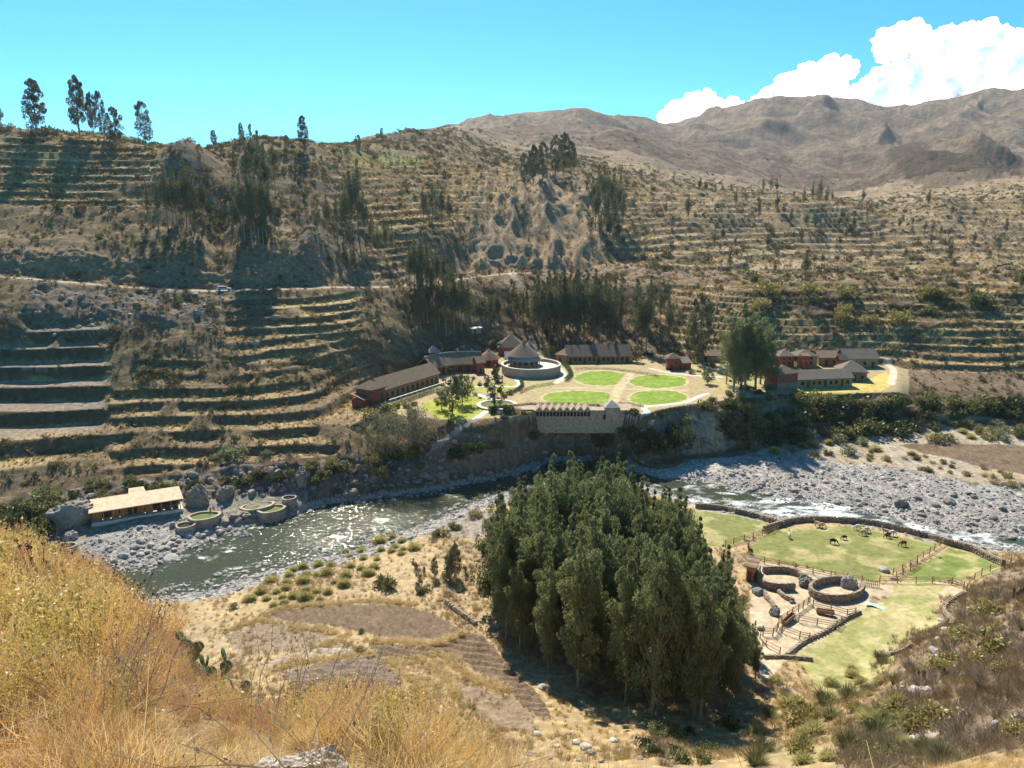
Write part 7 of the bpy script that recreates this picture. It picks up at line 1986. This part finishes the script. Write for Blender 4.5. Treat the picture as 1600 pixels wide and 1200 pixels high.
# prickly pears
def pad_mesh():
    bm = bmesh.new(); bmesh.ops.create_uvsphere(bm, u_segments=14, v_segments=10, radius=.5)
    for v in bm.verts:
        u = v.co.z + .5
        v.co = Vector((v.co.x * (.62 + .38 * math.sin(u * PI * .75)), v.co.y * .15, u))
    me = bpy.data.meshes.new("pad"); bm.to_mesh(me); bm.free(); me.materials.append(M_PAD)
    for p in me.polygons: p.use_smooth = True
    return me
M_PAD = plain_mat("prickly_pear_skin", (.12, .155, .065), .55, 12, .25, .2, .01, .4)
PAD = pad_mesh()
def prickly_pear(P, size, n, label, seed):
    r = random.Random(seed); root = empty('prickly_pear', P, 0, label, 'cactus')
    pads = []
    for i in range(n):
        if i < max(2, n // 5): b = Vector((r.uniform(-.9, .9) * size * 1.5, r.uniform(-.6, .6) * size, -.03)); d = Vector((r.gauss(0, .3), r.gauss(0, .2), 1))
        else:
            q = r.choice(pads[-max(5, int(n * .6)):]); b = q[0] + q[1] * q[2] * r.uniform(.8, .95); d = q[1] + Vector((r.gauss(0, .55), r.gauss(0, .35), r.gauss(.55, .25)))
        d.normalize(); L = size * r.uniform(.7, 1.1)
        o = link(bpy.data.objects.new('pad', PAD), root)
        o.rotation_mode = 'QUATERNION'; o.rotation_quaternion = d.to_track_quat('Z', 'Y') @ Matrix.Rotation(r.uniform(-.7, .7), 3, 'Z').to_quaternion(); o.location = b; o.scale = (L * .82, L, L)
        pads.append((b, d, L))
prickly_pear(ground_at(312, 13.6), .30, 60, 'prickly pear cactus with many flat pads on the golden slope above the rock', 3)
prickly_pear(ground_at(348, 13.2), .25, 36, 'smaller prickly pear plant leaning over the dark rock', 8)
prickly_pear(ground_at(428, 16.0), .15, 14, 'low dark prickly pear just beyond the dark rock rib', 12)
# dark rock rib and pale rocks
M_FGROCK = plain_mat('foreground_rock', (.40, .36, .31), .9, 7, .45, .6, .03)
def near_rock(label, P, s, flat, m, seed, rot=0):
    me = rough_stone(seed); me.materials.append(m)
    o = link(bpy.data.objects.new('rock', me)); o.location = P; o.scale = (s[0], s[1], s[2]); o.rotation_euler = (0, 0, rot); set_props(o, label, 'rock')
near_rock('dark pointed rock rib beside the prickly pear', ground_at(388, 13.6), (.30, .5, .62), 1, M_EARTHST, 861, .4)
near_rock('lower dark rock stepping down from the pointed rib', ground_at(414, 12.6), (.25, .4, .42), 1, M_EARTHST, 862, 1.0)
near_rock('large whitish rock half buried in the grass at the bottom of the slope', hit(470, 1225) + Vector((0, .15, -.04)), (.26, .22, .17), 1, M_FGROCK, 863, .2)
near_rock('pale rock beside the large whitish one in the grass', hit(405, 1228) + Vector((0, .1, -.03)), (.2, .2, .13), 1, M_FGROCK, 864, .9)
near_rock('grey white rock in the straw at the outer edge of the slope', hit(12, 1030) + Vector((0, .1, 0)), (.25, .25, .2), 1, M_STONE_P, 865, .9)
near_rock('pale rock on the crest behind the amber bush', ground_at(228, 20.5), (.45, .3, .25), 1, M_STONE_P, 866, .3)

# ------------------------------------------------------------------ clouds and air
def cloud(label, spots, D, seed, fine):
    r = np.random.default_rng(seed)
    V, Fq = [], []
    bm = bmesh.new(); bmesh.ops.create_icosphere(bm, subdivisions=3, radius=1)
    base = np.array([v.co[:] for v in bm.verts]); fc = np.array([[v.index for v in f.verts] for f in bm.faces]); bm.free()
    mains = [(np.array(at_depth(x, y, D)), rad * D / F_PX) for x, y, rad in spots]
    def puff(c, s):
        k = r.random() * 50
        d = 1 + .45 * fbm(base[:, 0] * 1.5 + k, base[:, 1] * 1.5 + base[:, 2] * 1.7, 4, seed, .62) + .08 * fbm(base[:, 0] * 6 + k, base[:, 1] * 6 + base[:, 2] * 5, 2, seed)
        P = c + base * d[:, None] * s * np.array([1.1, 1, .9])
        hid = np.zeros(len(P), bool)              # only the outer skin is kept
        for mc, ms in mains:
            if np.linalg.norm(mc - c) > 1e-3: hid |= np.linalg.norm(P - mc, axis=1) < ms * .86
        keep_ = ~hid[fc].all(1)
        if keep_.any():
            Fq.append(fc[keep_] + sum(len(q) for q in V)); V.append(P)
    for x, y, rad in spots:
        c = np.array(at_depth(x, y, D)); s = rad * D / F_PX
        puff(c, s)
        for _ in range(fine):
            a = r.normal(size=3); a /= np.linalg.norm(a); a[1] *= .8
            puff(c + a * s * (.75 + .3 * r.random()), s * (.07 + .3 * r.random() ** 2))
    o = link(bpy.data.objects.new('cloud', np_mesh('cloud', np.concatenate(V), np.concatenate(Fq), M_CLOUD, True)))
    return set_props(o, label, 'cloud')
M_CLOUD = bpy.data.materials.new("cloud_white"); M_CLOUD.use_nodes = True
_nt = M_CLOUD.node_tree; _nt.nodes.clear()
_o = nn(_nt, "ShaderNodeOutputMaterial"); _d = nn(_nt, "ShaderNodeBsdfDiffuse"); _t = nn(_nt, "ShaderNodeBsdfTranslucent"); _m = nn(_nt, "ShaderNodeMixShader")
_d.inputs[0].default_value = (4.2, 3.0, 2.8, 1); _t.inputs[0].default_value = (4.2, 3.0, 2.8, 1); _m.inputs[0].default_value = .5  # overbright warm colour stands in for light scattered inside the cloud
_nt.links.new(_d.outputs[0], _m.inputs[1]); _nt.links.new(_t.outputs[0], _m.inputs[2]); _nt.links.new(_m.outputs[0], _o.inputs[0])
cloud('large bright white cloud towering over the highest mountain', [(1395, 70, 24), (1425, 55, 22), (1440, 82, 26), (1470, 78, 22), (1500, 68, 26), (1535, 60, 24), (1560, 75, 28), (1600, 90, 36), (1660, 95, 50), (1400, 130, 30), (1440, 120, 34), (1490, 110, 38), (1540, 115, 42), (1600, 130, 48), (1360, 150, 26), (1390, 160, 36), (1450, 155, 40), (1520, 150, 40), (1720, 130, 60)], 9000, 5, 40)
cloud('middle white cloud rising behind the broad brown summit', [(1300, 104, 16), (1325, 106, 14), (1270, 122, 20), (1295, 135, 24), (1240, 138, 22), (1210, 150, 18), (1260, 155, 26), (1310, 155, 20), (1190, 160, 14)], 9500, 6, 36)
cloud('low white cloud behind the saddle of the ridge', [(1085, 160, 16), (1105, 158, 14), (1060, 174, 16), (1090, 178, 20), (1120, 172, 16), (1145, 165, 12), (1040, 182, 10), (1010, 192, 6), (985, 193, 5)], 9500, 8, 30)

def haze():
    top = float(GZ.max()) + 30; bot = float(GZ.min()) - 3
    m = MB(); m.box(-4400, 4400, -14, 5300, bot, top)
    hm = bpy.data.materials.new("haze"); hm.use_nodes = True
    nt = hm.node_tree; nt.nodes.clear()
    out = nn(nt, "ShaderNodeOutputMaterial"); v = nn(nt, "ShaderNodeVolumePrincipled")
    v.inputs['Density'].default_value = 4.5e-5; v.inputs['Color'].default_value = (.86, .93, 1, 1); v.inputs['Anisotropy'].default_value = .45
    nt.links.new(v.outputs[0], out.inputs['Volume'])
    o = m.build('haze', hm); o['kind'] = 'stuff'
haze()
